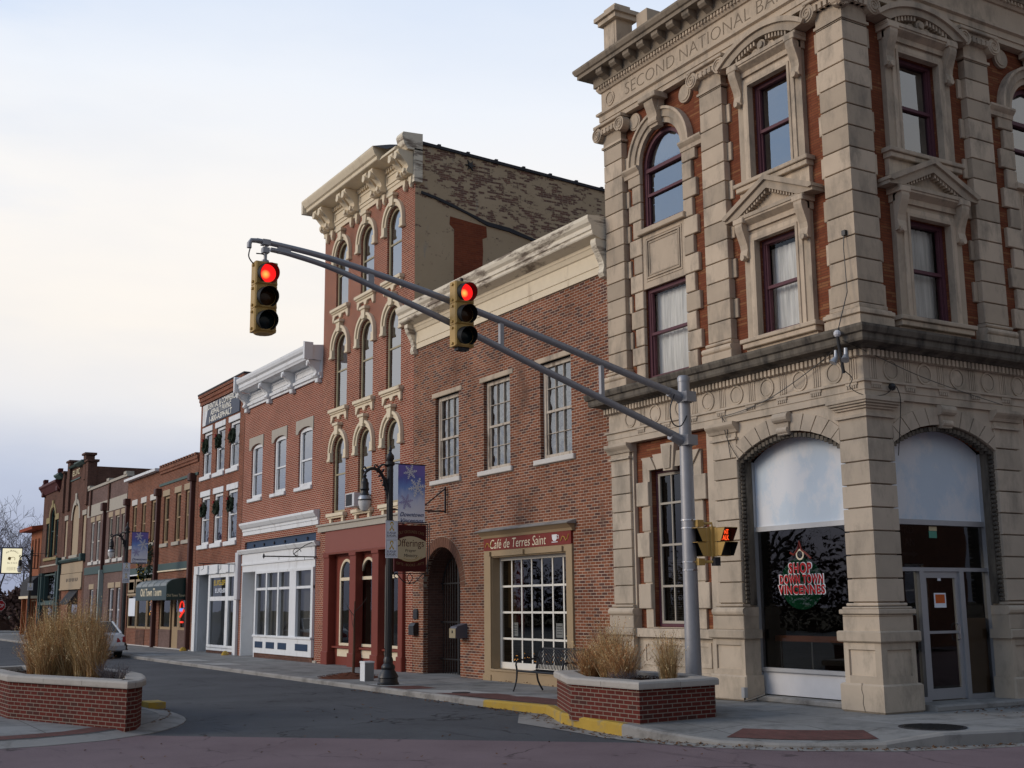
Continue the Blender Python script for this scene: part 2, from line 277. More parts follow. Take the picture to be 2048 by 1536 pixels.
# ------------------------------------------------------------------ mesh helpers
def tag(o, label=None, cat=None, group=None, kind=None):
    if label: o['label'] = label
    if cat: o['category'] = cat
    if group: o['group'] = group
    if kind: o['kind'] = kind
    return o
def thing(name, label, cat, loc=(0, 0, 0), group=None):
    o = D.objects.new(name, None); COL.objects.link(o); o.location = loc; o.empty_display_size = .3
    return tag(o, label, cat, group)
def origin_of(o):
    v = Vector((0, 0, 0))
    while o is not None: v = v + Vector(o.location); o = o.parent
    return v
def outline(u0, u1, z0, z1, rise=0, n=14):
    if not rise: return [(u0, z0), (u1, z0), (u1, z1), (u0, z1)]
    c, h = (u0+u1)/2, (u1-u0)/2
    return [(u0, z0), (u1, z0)] + [(c+h*cos(pi*i/n), z1+rise*sin(pi*i/n)) for i in range(n+1)]
class MB:
    def __init__(s, fr=None): s.v = []; s.f = []; s.m = []; s.fr = fr; s.mi = 0; s.cuts = []
    def P(s, u, w, z):
        return s.fr(u, w, z) if s.fr else (u, w, z)
    def add(s, vs, fs):
        b = len(s.v); s.v += [s.P(*p) for p in vs]
        for f in fs: s.f.append(tuple(i+b for i in f)); s.m.append(s.mi)
        return s
    def box(s, a0, a1, b0, b1, c0, c1):
        vs = [(a, b, c) for a in (a0, a1) for b in (b0, b1) for c in (c0, c1)]
        return s.add(vs, [(0, 1, 3, 2), (4, 6, 7, 5), (0, 4, 5, 1), (2, 3, 7, 6), (0, 2, 6, 4), (1, 5, 7, 3)])
    def cham(s, a0, a1, b0, b1, c0, c1, k=.02):
        # box whose front (b1) edges are chamfered
        vs = [(a0, b0, c0), (a1, b0, c0), (a1, b0, c1), (a0, b0, c1), (a0, b1-k, c0), (a1, b1-k, c0), (a1, b1-k, c1), (a0, b1-k, c1),
              (a0+k, b1, c0+k), (a1-k, b1, c0+k), (a1-k, b1, c1-k), (a0+k, b1, c1-k)]
        return s.add(vs, [(0, 3, 2, 1), (0, 1, 5, 4), (1, 2, 6, 5), (2, 3, 7, 6), (3, 0, 4, 7), (4, 5, 9, 8), (5, 6, 10, 9), (6, 7, 11, 10), (7, 4, 8, 11), (8, 9, 10, 11)])
    def ext(s, poly, w0, w1, holes=()):
        # polygon in (u,z) extruded from w0 to w1
        loops = [poly] + list(holes); pts = [p for lp in loops for p in lp]
        tris = tessellate_polygon([[Vector((p[0], p[1], 0)) for p in lp] for lp in loops])
        N = len(pts)
        s.add([(p[0], w, p[1]) for w in (w0, w1) for p in pts],
              [tuple(t) for t in tris] + [tuple(i+N for i in reversed(t)) for t in tris])
        b = len(s.v)-2*N; k = 0
        for lp in loops:
            m = len(lp)
            for i in range(m):
                j = (i+1) % m
                s.f.append((b+k+i, b+k+j, b+k+j+N, b+k+i+N)); s.m.append(s.mi)
            k += m
        return s
    def prof(s, poly, u0, u1):
        # profile polygon in (w,z) run along u
        N = len(poly)
        s.add([(u, p[0], p[1]) for u in (u0, u1) for p in poly],
              [tuple(range(N)), tuple(range(2*N-1, N-1, -1))] + [(i, (i+1) % N, (i+1) % N+N, i+N) for i in range(N)])
        return s
    def ring(s, A, B, w0, w1):
        n = len(A)
        s.add([(p[0], w, p[1]) for w in (w0, w1) for L in (A, B) for p in L],
              [f for i in range(n) for j in [(i+1) % n] for f in ((i, j, n+j, n+i), (2*n+i, 3*n+i, 3*n+j, 2*n+j), (i, 2*n+i, 2*n+j, j), (n+i, n+j, 3*n+j, 3*n+i))])
        return s
    def strip(s, A, B, w0, w1):
        # open band between two open polylines in (u,z), extruded
        n = len(A); fs = []
        for i in range(n-1):
            j = i+1; fs += [(i, j, n+j, n+i), (2*n+i, 3*n+i, 3*n+j, 2*n+j), (i, 2*n+i, 2*n+j, j), (n+i, n+j, 3*n+j, 3*n+i)]
        for i in (0, n-1): fs.append((i, n+i, 3*n+i, 2*n+i))
        return s.add([(p[0], w, p[1]) for w in (w0, w1) for L in (A, B) for p in L], fs)
    def arch(s, uc, zc, r0, r1, w0, w1, a0=0, a1=180, n=16, ry=None):
        k = ry or 1
        A = [(uc+r0*cos(rad(a0+(a1-a0)*i/n)), zc+k*r0*sin(rad(a0+(a1-a0)*i/n))) for i in range(n+1)]
        B = [(uc+r1*cos(rad(a0+(a1-a0)*i/n)), zc+k*r1*sin(rad(a0+(a1-a0)*i/n))) for i in range(n+1)]
        return s.strip(A, B, w0, w1)
    def poly(s, pts, w):
        return s.add([(p[0], w, p[1]) for p in pts], s.facing([tuple(x) for x in tessellate_polygon([[Vector((p[0], p[1], 0)) for p in pts]])], pts, w))
    def facing(s, fs, pts, w):
        # order each face so that its normal points outward (along +w)
        o = Vector(s.P(0, 1, 0))-Vector(s.P(0, 0, 0)); r = []
        for f in fs:
            a, b, c = [Vector(s.P(pts[i][0], w, pts[i][1])) for i in f[:3]]
            r.append(f if (b-a).cross(c-a).dot(o) > 0 else tuple(reversed(f)))
        return r
    def disc(s, u, z, r, w0, w1, n=20):
        return s.ext([(u+r*cos(2*pi*i/n), z+r*sin(2*pi*i/n)) for i in range(n)], w0, w1)
    def tube(s, pts, r, n=8, caps=True):
        pts = [Vector(p) for p in pts]; m = len(pts); rs = r if isinstance(r, (list, tuple)) else [r]*m
        vs = []; ref = None
        for i, p in enumerate(pts):
            t = (pts[min(i+1, m-1)]-pts[max(i-1, 0)])
            if t.length < 1e-9: t = Vector((0, 0, 1))
            t.normalize()
            if ref is None: ref = t.orthogonal().normalized()
            a = (ref - t*ref.dot(t))
            if a.length < 1e-6: a = t.orthogonal()
            a.normalize(); ref = a; b = t.cross(a)
            vs += [tuple(p + (a*cos(2*pi*k/n)+b*sin(2*pi*k/n))*rs[i]) for k in range(n)]
        fs = [(i*n+k, i*n+(k+1) % n, (i+1)*n+(k+1) % n, (i+1)*n+k) for i in range(m-1) for k in range(n)]
        if caps: fs += [tuple(range(n-1, -1, -1)), tuple((m-1)*n+k for k in range(n))]
        return s.add(vs, fs)
    def lathe(s, prof, c=(0, 0, 0), n=16):
        vs = [(c[0]+r*cos(2*pi*k/n), c[1]+r*sin(2*pi*k/n), c[2]+z) for r, z in prof for k in range(n)]
        m = len(prof)
        fs = [(i*n+k, i*n+(k+1) % n, (i+1)*n+(k+1) % n, (i+1)*n+k) for i in range(m-1) for k in range(n)]
        fs += [tuple(range(n-1, -1, -1)), tuple((m-1)*n+k for k in range(n))]
        return s.add(vs, fs)
    def ball(s, c, r, n=10, sz=1.):
        k = max(4, n//2)
        return s.lathe([(max(1e-4, r*sin(pi*i/k)), -r*sz*cos(pi*i/k)) for i in range(k+1)], c, n)
    def text(s, txt, uL, uR, z0, z1, w, th=.008, shear=0, off=0, bow=0, sp=1):
        vs, fs, bb = textmesh(txt, shear, off, sp)
        x0, x1, y0, y1, d0, d1 = bb
        def mp(v):
            fx = (v[0]-x0)/(x1-x0); fy = (v[1]-y0)/(y1-y0)
            return (uL+(uR-uL)*fx, w+th*(v[2]-d0)/max(1e-6, d1-d0), z0+(z1-z0)*fy + bow*(1-(2*fx-1)**2))
        return s.add([mp(v) for v in vs], fs)
    def cut(s): s.cuts.append((len(s.v), len(s.f))); return s
    def build_each(s, name, mats, parent, **k):
        # every piece closed off by cut() becomes a part of its own
        v0 = f0 = 0; r = []
        for v1, f1 in s.cuts:
            if v1 == v0: continue
            b = MB(); b.v = s.v[v0:v1]; b.f = [tuple(i-v0 for i in f) for f in s.f[f0:f1]]; b.m = s.m[f0:f1]; r.append(b.build(name, mats, parent, **k)); v0, f0 = v1, f1
        return r
    def marks(s, u0, u1, z0, z1, w, th, n):
        # lettering too small to read: a row of stroke-like marks
        d = (u1-u0)/n; h = z1-z0
        for i in range(n):
            a = u0+d*i; k = d*.22
            s.box(a+d*.1, a+d*.1+k, w, w+th, z0, z1)
            if i % 3 != 1: s.box(a+d*.1+k, a+d*.82, w, w+th, z1-h*.18, z1)
            if i % 2 == 0: s.box(a+d*.1+k, a+d*.78, w, w+th, z0+h*.42, z0+h*.6)
            if i % 4 != 2: s.box(a+d*.1+k, a+d*.82, w, w+th, z0, z0+h*.18)
            if i % 3 == 2: s.box(a+d*.82-k, a+d*.82, w, w+th, z0+h*.18, z1-h*.18)
        return s
    def build(s, name, mats, parent=None, smooth=False, label=None, recalc=True):
        me = D.meshes.new(name)
        o0 = origin_of(parent)
        me.from_pydata([(p[0]-o0.x, p[1]-o0.y, p[2]-o0.z) for p in s.v], [], s.f)
        if not isinstance(mats, (list, tuple)): mats = [mats]
        for x in mats: me.materials.append(x)
        if len(mats) > 1: me.polygons.foreach_set('material_index', s.m)
        if recalc:
            bm = bmesh.new(); bm.from_mesh(me); bmesh.ops.recalc_face_normals(bm, faces=bm.faces); bm.to_mesh(me); bm.free()
        uv = me.uv_layers.new(name='UV').data
        for p in me.polygons:
            nn = p.normal
            if abs(nn.z) > .75:
                for li in p.loop_indices: q = me.vertices[me.loops[li].vertex_index].co; uv[li].uv = (q.x+o0.x, q.y+o0.y)
            else:
                t = Vector((-nn.y, nn.x, 0)).normalized()
                if abs(t.x) > .98: t = Vector((1, 0, 0))
                elif abs(t.y) > .98: t = Vector((0, 1, 0))
                for li in p.loop_indices: q = me.vertices[me.loops[li].vertex_index].co; uv[li].uv = ((q+o0).dot(t), q.z+o0.z)
        if smooth:
            me.polygons.foreach_set('use_smooth', [True]*len(me.polygons))
            try: me.set_sharp_from_angle(angle=rad(35))
            except Exception: pass
        o = D.objects.new(name, me); COL.objects.link(o)
        if parent is not None: o.parent = parent
        if label: o['label'] = label
        return o
_tc = {}
def textmesh(txt, shear=0, off=0, sp=1):
    k = (txt, shear, off, sp)
    if k in _tc: return _tc[k]
    cu = D.curves.new('t', 'FONT'); cu.body = txt; cu.size = 1; cu.extrude = .05; cu.shear = shear; cu.offset = off; cu.space_character = sp; cu.resolution_u = 3
    cu.align_x = 'CENTER'
    ob = D.objects.new('t', cu); COL.objects.link(ob)
    bpy.context.view_layer.update()
    ev = ob.evaluated_get(bpy.context.evaluated_depsgraph_get()); me = ev.to_mesh()
    vs = [tuple(v.co) for v in me.vertices]; fs = [tuple(p.vertices) for p in me.polygons]
    ev.to_mesh_clear(); D.objects.remove(ob); D.curves.remove(cu)
    bb = [f(v[i] for v in vs) for i in range(3) for f in (min, max)]
    _tc[k] = (vs, fs, bb); return _tc[k]
# frames: (u along the facade, w outward, z up)
def FY(y0): return lambda u, w, z: (u, y0-w, z)         # street row, looking at -Y faces; u = x
def FX(x0): return lambda u, w, z: (x0+w, u, z)         # faces turned to +X; u = y
FA = lambda u, w, z: (-u, -w, z)                        # bank front: u = distance from the corner
FB = lambda u, w, z: (w, u, z)                          # bank side
def wall(fr, poly, holes, w, depth, name, m, parent):
    b = MB(fr)
    loops = [poly]+list(holes); pts = [p for lp in loops for p in lp]
    t = tessellate_polygon([[Vector((p[0], p[1], 0)) for p in lp] for lp in loops])
    b.add([(p[0], w, p[1]) for p in pts], b.facing([tuple(x) for x in t], pts, w))
    for h in holes:
        n_ = len(h); b.add([(p[0], q, p[1]) for q in (w, w-depth) for p in h], [(i, (i+1) % n_, (i+1) % n_+n_, i+n_) for i in range(n_)])
    return b.build(name, m, parent, recalc=False)
def window(par, fr, u0, u1, z0, z1, w, fm, gm, rise=0, ft=.07, fd=.09, rail=None, cols=1, rows=1, mun=.022, curtain=None, name='window', railh=.06, lab=None, extra=None, cw=.14, sk=.45):
    ts = z1+rise
    e_ = .003; A = outline(u0+e_, u1-e_, z0+e_, z1-(0 if rise else e_), rise-e_ if rise else 0); B = outline(u0+ft, u1-ft, z0+ft, z1-(0 if rise else ft), rise-ft if rise else 0)
    b = MB(fr); b.ring(A, B, w-fd, w)
    if rail is not None:
        zr = z0+(ts-z0)*rail; b.box(u0+ft, u1-ft, w-fd*.8, w-.012, zr-railh/2, zr+railh/2)
        # upper sash sits proud of the lower one
        s_ = ft*sk
        b.box(u0+ft, u0+ft+s_, w-fd*.7, w-.02, zr, z1); b.box(u1-ft-s_, u1-ft, w-fd*.7, w-.02, zr, z1)
        b.box(u0+ft, u0+ft+s_, w-fd, w-.04, z0+ft, zr); b.box(u1-ft-s_, u1-ft, w-fd, w-.04, z0+ft, zr)
    for i in range(1, cols):
        u = u0+ft+(u1-u0-2*ft)*i/cols; b.box(u-mun/2, u+mun/2, w-fd*.7, w-.03, z0+ft*.9, ts-ft if not rise else z1)
    for i in range(1, rows):
        z = z0+ft+(ts-z0-2*ft)*i/rows; b.box(u0+ft, u1-ft, w-fd*.7, w-.034, z-mun/2, z+mun/2)
    if extra: extra(b)
    f = b.build(name, fm, par, label=lab)
    g = MB(fr); g.poly(B, w-fd*.6); g.build('pane', gm, f, recalc=False)
    if curtain:
        for (mk, a0, a1, zz0, zz1) in curtain:
            c = MB(fr); n_ = 24; vs = []
            for i in range(n_+1):
                u = u0+(u1-u0)*(a0+(a1-a0)*i/n_); k = .02*sin(i*2.1)+.012*sin(i*4.7+1)
                vs += [(u, w-fd-cw+k, z0+(ts-z0)*zz0), (u, w-fd-cw+k*.7, z0+(ts-z0)*zz1)]
            c.add(vs, [(2*i, 2*i+2, 2*i+3, 2*i+1) for i in range(n_)]); c.build('curtain', M[mk], f, smooth=True, recalc=False)
    return f
def body(par, x0, x1, y0, y1, z0, z1, m, depth=.7, roofz=None, name='side_walls', back=14):
    # flank walls, rear wall and roof behind a facade at y0, with the dark rooms just behind the windows
    b = MB(); y = y0
    for x in (x0, x1): b.add([(x, y, z0), (x, y1, z0), (x, y1, z1), (x, y, z1)], [(0, 1, 2, 3)])
    b.add([(x0, y1, z0), (x1, y1, z0), (x1, y1, z1), (x0, y1, z1)], [(0, 1, 2, 3)])
    b.build(name, m, par, recalc=False)
    r = MB(); zr = roofz or z1-.25
    r.add([(x0, y, zr), (x1, y, zr), (x1, y1, zr-.3), (x0, y1, zr-.3)], [(0, 1, 2, 3)]); r.build('roof', M['roof'], par, recalc=False)
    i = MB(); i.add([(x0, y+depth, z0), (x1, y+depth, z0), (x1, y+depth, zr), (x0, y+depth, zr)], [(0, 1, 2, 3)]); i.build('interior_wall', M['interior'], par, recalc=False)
def slab_lintel(b, u0, u1, z0, z1, w0, w1, k=.015): b.cham(u0, u1, w0, w1, z0, z1, k)
def console(b, u0, u1, zt, zb, d, w0=0):
    h = zt-zb; P = [(w0, zt), (w0+d, zt), (w0+d*1.02, zt-.10*h), (w0+d*.92, zt-.22*h), (w0+d*.66, zt-.40*h), (w0+d*.42, zt-.58*h), (w0+d*.34, zt-.72*h),
                    (w0+d*.42, zt-.82*h), (w0+d*.46, zt-.90*h), (w0+d*.34, zt-.98*h), (w0, zb)]
    b.prof(P, u0, u1)
# ================================================================== corner bank
bank = thing('bank_building', 'ornate corner bank of buff limestone and orange brick with rusticated piers and carved frieze', 'bank')
UA, UB = 7.40, 14.0
def wrap(prof, name, m, ua=UA, ub=UB):
    # closed (w,z) profile swept along the front, round the corner and along the side, with a return at the left end
    b = MB(); N = len(prof); vs = []
    for p in prof: vs.append((-ua-p[0], 1.2, p[1]))
    for p in prof: vs.append((-ua-p[0], -p[0], p[1]))
    for p in prof: vs.append((p[0], -p[0], p[1]))
    for p in prof: vs.append((p[0], ub, p[1]))
    fs = [(k*N+i, k*N+(i+1) % N, (k+1)*N+(i+1) % N, (k+1)*N+i) for k in range(3) for i in range(N)]
    fs += [tuple(range(N)), tuple(3*N+i for i in reversed(range(N)))]
    b.add(vs, fs); return b.build(name, m, bank)
LS, LL = M['limestone'], M['limestone_low']
faces = ((FA, UA), (FB, UB))
BAY1 = (.63, 3.27); BAY2 = (3.95, 6.68); PIL = ((3.27, 3.95), (6.68, 7.36)); C1 = 1.97; C2 = 5.40
def sarch(u0, u1, zs, rise, n=16):      # segmental arch points from u1 to u0
    h = (u1-u0)/2; R = (h*h+rise*rise)/(2*rise); a = math.asin(h/R); c = (u0+u1)/2
    return [(c+R*sin(a-2*a*i/n), zs+rise-R+R*cos(a-2*a*i/n)) for i in range(n+1)]
# ---- plain brick and stone wall faces
for fr, ue in faces:
    holes = [outline(C2-.72, C2+.72, 1.30, 4.52), outline(C1-.54, C1+.54, 6.72, 8.57), outline(C1-.54, C1+.54, 9.82, 11.72),
             outline(C2-.72, C2+.72, 6.46, 8.45), outline(C2-.72, C2+.72, 9.80, 11.20, .72),
             [(.45, .03)]+[(3.29, .03)]+sarch(.45, 3.29, 4.42, .36)]
    wall(fr, [(.3, 0), (ue, 0), (ue, 13), (.3, 13)], holes, -.15, .22, 'brick_wall', M['roman_brick'], bank)
# ---- pilasters: base, rusticated shaft blocks with short ears, necking
def shaft(b, u0, u1, z0, z1, w1, w0=-.15, course=.402, ears=.11, side=(1, 1), first=0, gap=.022):
    z = z0; k = first
    b.box(u0+.02, u1-.02, w0, w1-.055, z0, z1)
    while z < z1-.05:
        t = min(z+course, z1)
        b.cham(u0, u1, w0, w1, z+gap, t, .008)
        if ears and k % 2 == 0:
            if side[0]: b.cham(u0-ears, u0-.002, w0, w1-.10, z+gap, t, .01)
            if side[1]: b.cham(u1+.002, u1+ears, w0, w1-.10, z+gap, t, .01)
        z = t; k += 1
def torus(b, u0, u1, z0, z1, w0, w1, n=6):
    zc, r = (z0+z1)/2, (z1-z0)/2
    b.prof([(w0, z0), (w1-r, z0)]+[(w1-r+r*cos(-pi/2+pi*i/n), zc+r*sin(-pi/2+pi*i/n)) for i in range(1, n)]+[(w1-r, z1), (w0, z1)], u0, u1)
def spiral(b, u, z, r, w, sgn):
    b.disc(u, z, r, w-.20, w, 18)
    A = []; 
    for i in range(40):
        t = i/39; a = sgn*(pi/2-t*4.4*pi); rr = r*.93*(1-t*.86); A.append((u+rr*cos(a), w+.006, z+rr*sin(a)))
    b.tube(A, [.022*(1-.6*i/39) for i in range(40)], 5)
for fr, ue in faces:
    for u0, u1 in PIL:
        b = MB(fr)
        b.cham(u0-.10, u1+.10, -.15, .11, 6.40, 6.57, .01); torus(b, u0-.09, u1+.09, 6.57, 6.71, -.15, .12); torus(b, u0-.04, u1+.04, 6.73, 6.80, -.15, .05)
        shaft(b, u0, u1, 6.80, 12.03, 0, first=1, side=(1, 1 if u1 < 7 else (1 if fr is FB else 0)))
        b.box(u0-.04, u1+.04, -.15, .03, 12.04, 12.09); b.box(u0, u1, -.15, 0, 12.0, 12.62)
        b.build('pilaster', LS, bank)
        c = MB(fr)
        c.cham(u0-.20, u1+.20, -.15, .15, 12.56, 12.63, .012)
        torus(c, u0-.02, u1+.02, 12.36, 12.50, -.12, .10)
        for i in range(5): c.box(u0+.03+i*.135, u0+.11+i*.135, .0, .115, 12.37, 12.49)
        c.box(u0-.17, u1+.17, -.1, .08, 12.49, 12.57)
        spiral(c, u0-.09, 12.40, .17, .12, -1); spiral(c, u1+.09, 12.40, .17, .12, 1)
        c.build('capital', LS, bank)
        # ground storey pier under it
        g = MB(fr)
        g.cham(u0-.16, u1+.16, -.3, .14, 0, .46, .03); g.box(u0-.10, u1+.10, -.3, .05, .46, 1.12)
        for a0, a1, z0, z1 in ((u0-.10, u0-.01, .46, 1.12), (u1+.01, u1+.10, .46, 1.12), (u0-.01, u1+.01, .46, .56), (u0-.01, u1+.01, 1.0, 1.12)): g.box(a0-(.003 if a0 < u0 else 0), a1+(.003 if a1 > u1 else 0), -.3, .085, z0, z1)
        g.cham(u0-.17, u1+.17, -.3, .15, 1.12, 1.28, .02); g.cham(u0-.09, u1+.09, -.3, .07, 1.28, 1.53, .01)
        torus(g, u0-.10, u1+.10, 1.53, 1.69, -.3, .10); torus(g, u0-.04, u1+.04, 1.70, 1.75, -.3, .04)
        shaft(g, u0, u1, 1.75, 4.86, 0, -.3, .389, 0)
        g.box(u0, u1, -.3, 0, 4.85, 5.0); g.prof([(-.3, 4.84), (.05, 4.84), (.05, 4.88), (-.3, 4.9)], u0-.03, u1+.03)
        g.prof([(-.3, 4.98), (.03, 4.98), (.06, 5.03), (.12, 5.09), (.14, 5.12), (.14, 5.175), (-.3, 5.175)], u0-.07, u1+.07)
        g.build('pier', LL, bank)
# corner pilaster above and corner pier below: one square shaft turned to both streets
b = MB()
def sq(b, d, z0, z1, back=.63, k=0):    # square block whose two street faces project d beyond the corner planes
    b.box(-back-d, d, -d, back+d, z0, z1)
def sqch(b, d, z0, z1, k=.008, back=.63):
    x0, x1, y0, y1 = -back-d, d, -d, back+d
    vs = [(x0, y0, z0+k), (x1, y0, z0+k), (x1, y1, z0+k), (x0, y1, z0+k), (x0, y0, z1-k), (x1, y0, z1-k), (x1, y1, z1-k), (x0, y1, z1-k),
          (x0+k, y0+k, z0), (x1-k, y0+k, z0), (x1-k, y1-k, z0), (x0+k, y1-k, z0), (x0+k, y0+k, z1), (x1-k, y0+k, z1), (x1-k, y1-k, z1), (x0+k, y1-k, z1)]
    b.add(vs, [(0, 1, 5, 4), (1, 2, 6, 5), (2, 3, 7, 6), (3, 0, 4, 7), (8, 9, 1, 0), (9, 10, 2, 1), (10, 11, 3, 2), (11, 8, 0, 3), (4, 5, 13, 12), (5, 6, 14, 13), (6, 7, 15, 14), (7, 4, 12, 15), (8, 11, 10, 9), (12, 13, 14, 15)])
sq(b, .10, 6.40, 6.57)
for d, z0, z1 in ((.08, 6.57, 6.60), (.115, 6.60, 6.68), (.08, 6.68, 6.71), (.03, 6.72, 6.80)): sqch(b, d, z0, z1, .012)
sq(b, -.055, 6.8, 12.03); z = 6.80; k = 0
while z < 11.98:
    sqch(b, 0, z+.022, z+.402)
    if k % 2 == 0:
        for fr in (FA, FB): b.fr = fr; b.cham(.632, .74, -.15, -.05, z+.022, z+.402, .01)
        b.fr = None
    z += .402; k += 1
sq(b, .03, 12.04, 12.09); sq(b, 0, 12.0, 12.62)
b.build('corner_pilaster', LS, bank)
c = MB(); sqch(c, .16, 12.56, 12.63, .012); sq(c, .085, 12.49, 12.56); sq(c, .06, 12.37, 12.49)
for fr in (FA, FB):
    c.fr = fr; spiral(c, .72, 12.40, .17, .12, 1); spiral(c, -.05, 12.40, .165, .13, -1)
    for i in range(4): c.box(.1+i*.13, .18+i*.13, .0, .115, 12.37, 12.49)
c.build('capital', LS, bank)
g = MB()
sqch(g, .15, 0, .46, .03); sq(g, .07, .46, 1.12)
for fr in (FA, FB):
    g.fr = fr
    for a0, a1, z0, z1 in ((.60, .703, .46, 1.12), (.03, .6, .46, .58), (.03, .6, 1.0, 1.12)): g.box(a0, a1, .03, .105, z0, z1)
g.fr = None
g.box(-.03, .105, -.105, .03, .46, 1.12)
g.fr = None
sqch(g, .16, 1.12, 1.30, .02); sq(g, .08, 1.30, 1.53)
for d, z0, z1 in ((.08, 1.53, 1.57), (.12, 1.57, 1.65), (.08, 1.65, 1.69), (.03, 1.70, 1.75)): sqch(g, d, z0, z1, .012)
sq(g, -.055, 1.7, 4.9)
for i in range(8): sqch(g, 0, 1.75+i*.389+.022, 1.75+(i+1)*.389)
sq(g, .045, 4.84, 4.89); sq(g, 0, 4.88, 5.0)
for d, z0, z1 in ((.04, 4.98, 5.02), (.08, 5.02, 5.06), (.12, 5.06, 5.10), (.145, 5.10, 5.175)): sqch(g, d, z0, z1, .008)
g.build('corner_pier', LL, bank)
cr_ = MB(FA)       # the long crack down the corner foot
cr_.strip([(.30, .47), (.31, .36), (.28, .27), (.295, .15), (.26, .02)], [(.308, .47), (.325, .36), (.292, .27), (.31, .15), (.275, .02)], .145, .153)
cr_.build('crack', M['soot'], bank)
# ---- string of the ground storey: architrave, frieze with discs, dentils, cornice
wrap([(-.3, 5.17), (.02, 5.17), (.02, 5.29), (.035, 5.30), (.035, 5.42), (.075, 5.435), (.075, 5.475), (0, 5.485), (0, 5.86), (.05, 5.87), (.05, 6.0), (-.3, 6.0)], 'frieze_band', LL)
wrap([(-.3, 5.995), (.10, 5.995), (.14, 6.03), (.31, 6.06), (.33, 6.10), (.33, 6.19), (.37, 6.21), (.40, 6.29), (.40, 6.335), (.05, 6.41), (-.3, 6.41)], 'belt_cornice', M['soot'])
for fr, ue in faces:
    d = MB(fr); u = .04
    while u < min(ue, 9): d.box(u, u+.06, .0, .105, 5.875, 5.985); u += .105
    d.build('dentil_row', LL, bank)
    d = MB(fr)
    for u in (.66, 1.50, 2.35, 3.19, 4.03, 4.88, 5.74, 6.60):
        d.arch(u, 5.68, .155, .19, 0, .022, 0, 360, 28); d.disc(u, 5.68, .14, 0, .012, 28)
        for s_ in (-.42,):
            for q in (-.075, -.025, .025, .075): d.box(u+s_+q-.016, u+s_+q+.016, 0, .014, 5.50, 5.85)
            d.box(u+s_-.13, u+s_+.13, .02, .06, 5.385, 5.432)
            for q in (-.1, -.05, 0, .05, .1): d.box(u+s_+q-.014, u+s_+q+.014, .025, .06, 5.335, 5.39)
    d.build('frieze_ornament', LL, bank)
# ---- main entablature
wrap([(-.3, 12.61), (.02, 12.61), (.02, 12.72), (.045, 12.725), (.045, 12.85), (.10, 12.88), (.10, 12.935), (0, 12.95), (0, 13.43), (.04, 13.44), (.09, 13.52), (.09, 13.58), (-.3, 13.58)], 'frieze_band', LS)
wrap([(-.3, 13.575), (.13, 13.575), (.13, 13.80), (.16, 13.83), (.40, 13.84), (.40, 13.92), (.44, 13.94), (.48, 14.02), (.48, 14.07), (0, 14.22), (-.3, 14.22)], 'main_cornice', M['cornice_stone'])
for fr, ue in faces:
    d = MB(fr); u = .12
    while u < min(ue-.05, 10):
        d.prof([(.1, 13.835), (.36, 13.835), (.36, 13.75), (.31, 13.70), (.22, 13.68), (.13, 13.62)], u, u+.22); d.cut(); u += .52
    d.prof([(.1, 13.835), (.36, 13.835), (.36, 13.75), (.31, 13.70), (.13, 13.62)], -.42, -.2); d.cut()
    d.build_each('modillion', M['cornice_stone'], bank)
    d = MB(fr); u = .02
    while u < min(ue, 10): d.box(u, u+.05, .05, .115, 13.50, 13.57); u += .1
    d.build('dentil_row', LS, bank)
    d = MB(fr)
    for u in (.30, 7.06): d.arch(u, 13.2, .14, .175, 0, .02, 0, 360, 24); d.disc(u, 13.2, .10, 0, .012); d.cut()
    for u in (C2-.88, C2+.88): d.disc(u, 12.36, .20, -.15, -.09, 24); d.disc(u, 12.36, .15, -.1, -.075, 24); d.cut()
    d.build_each('roundel', LS, bank)
t = MB(FA)
for wd, a, q in (('SECOND', 6.47, 4.70), ('NATIONAL', 4.52, 2.32), ('BANK', 2.14, 1.00)): t.text(wd, a, q, 13.06, 13.33, .001, .006, 0, -.022); t.cut()
t.build_each('lettering_shade', M['letter'], bank)  # raised letters, coloured like the shade lines of engraved ones
# ---- parapet pier at the left end
p = MB(); p.box(-7.62, -6.92, .12, .75, 14.0, 14.42); p.box(-7.52, -7.02, .2, .66, 14.42, 15.22); p.cham(-7.62, -6.92, .1, .76, 15.22, 15.34, .02); p.cham(-7.70, -6.86, .04, .82, 15.34, 15.44, .02); p.box(-7.5, -7.05, .2, .64, 15.44, 15.62)
p.box(-7.44, -7.1, .19, .2, 14.5, 15.15)
p.build('parapet_pier', LS, bank)
p = MB(); p.box(-6.7, -6.3, .55, 1.2, 14.1, 15.25); p.box(-6.3, -1, .7, 1.0, 14.1, 14.75)
p.build('parapet', LS, bank)
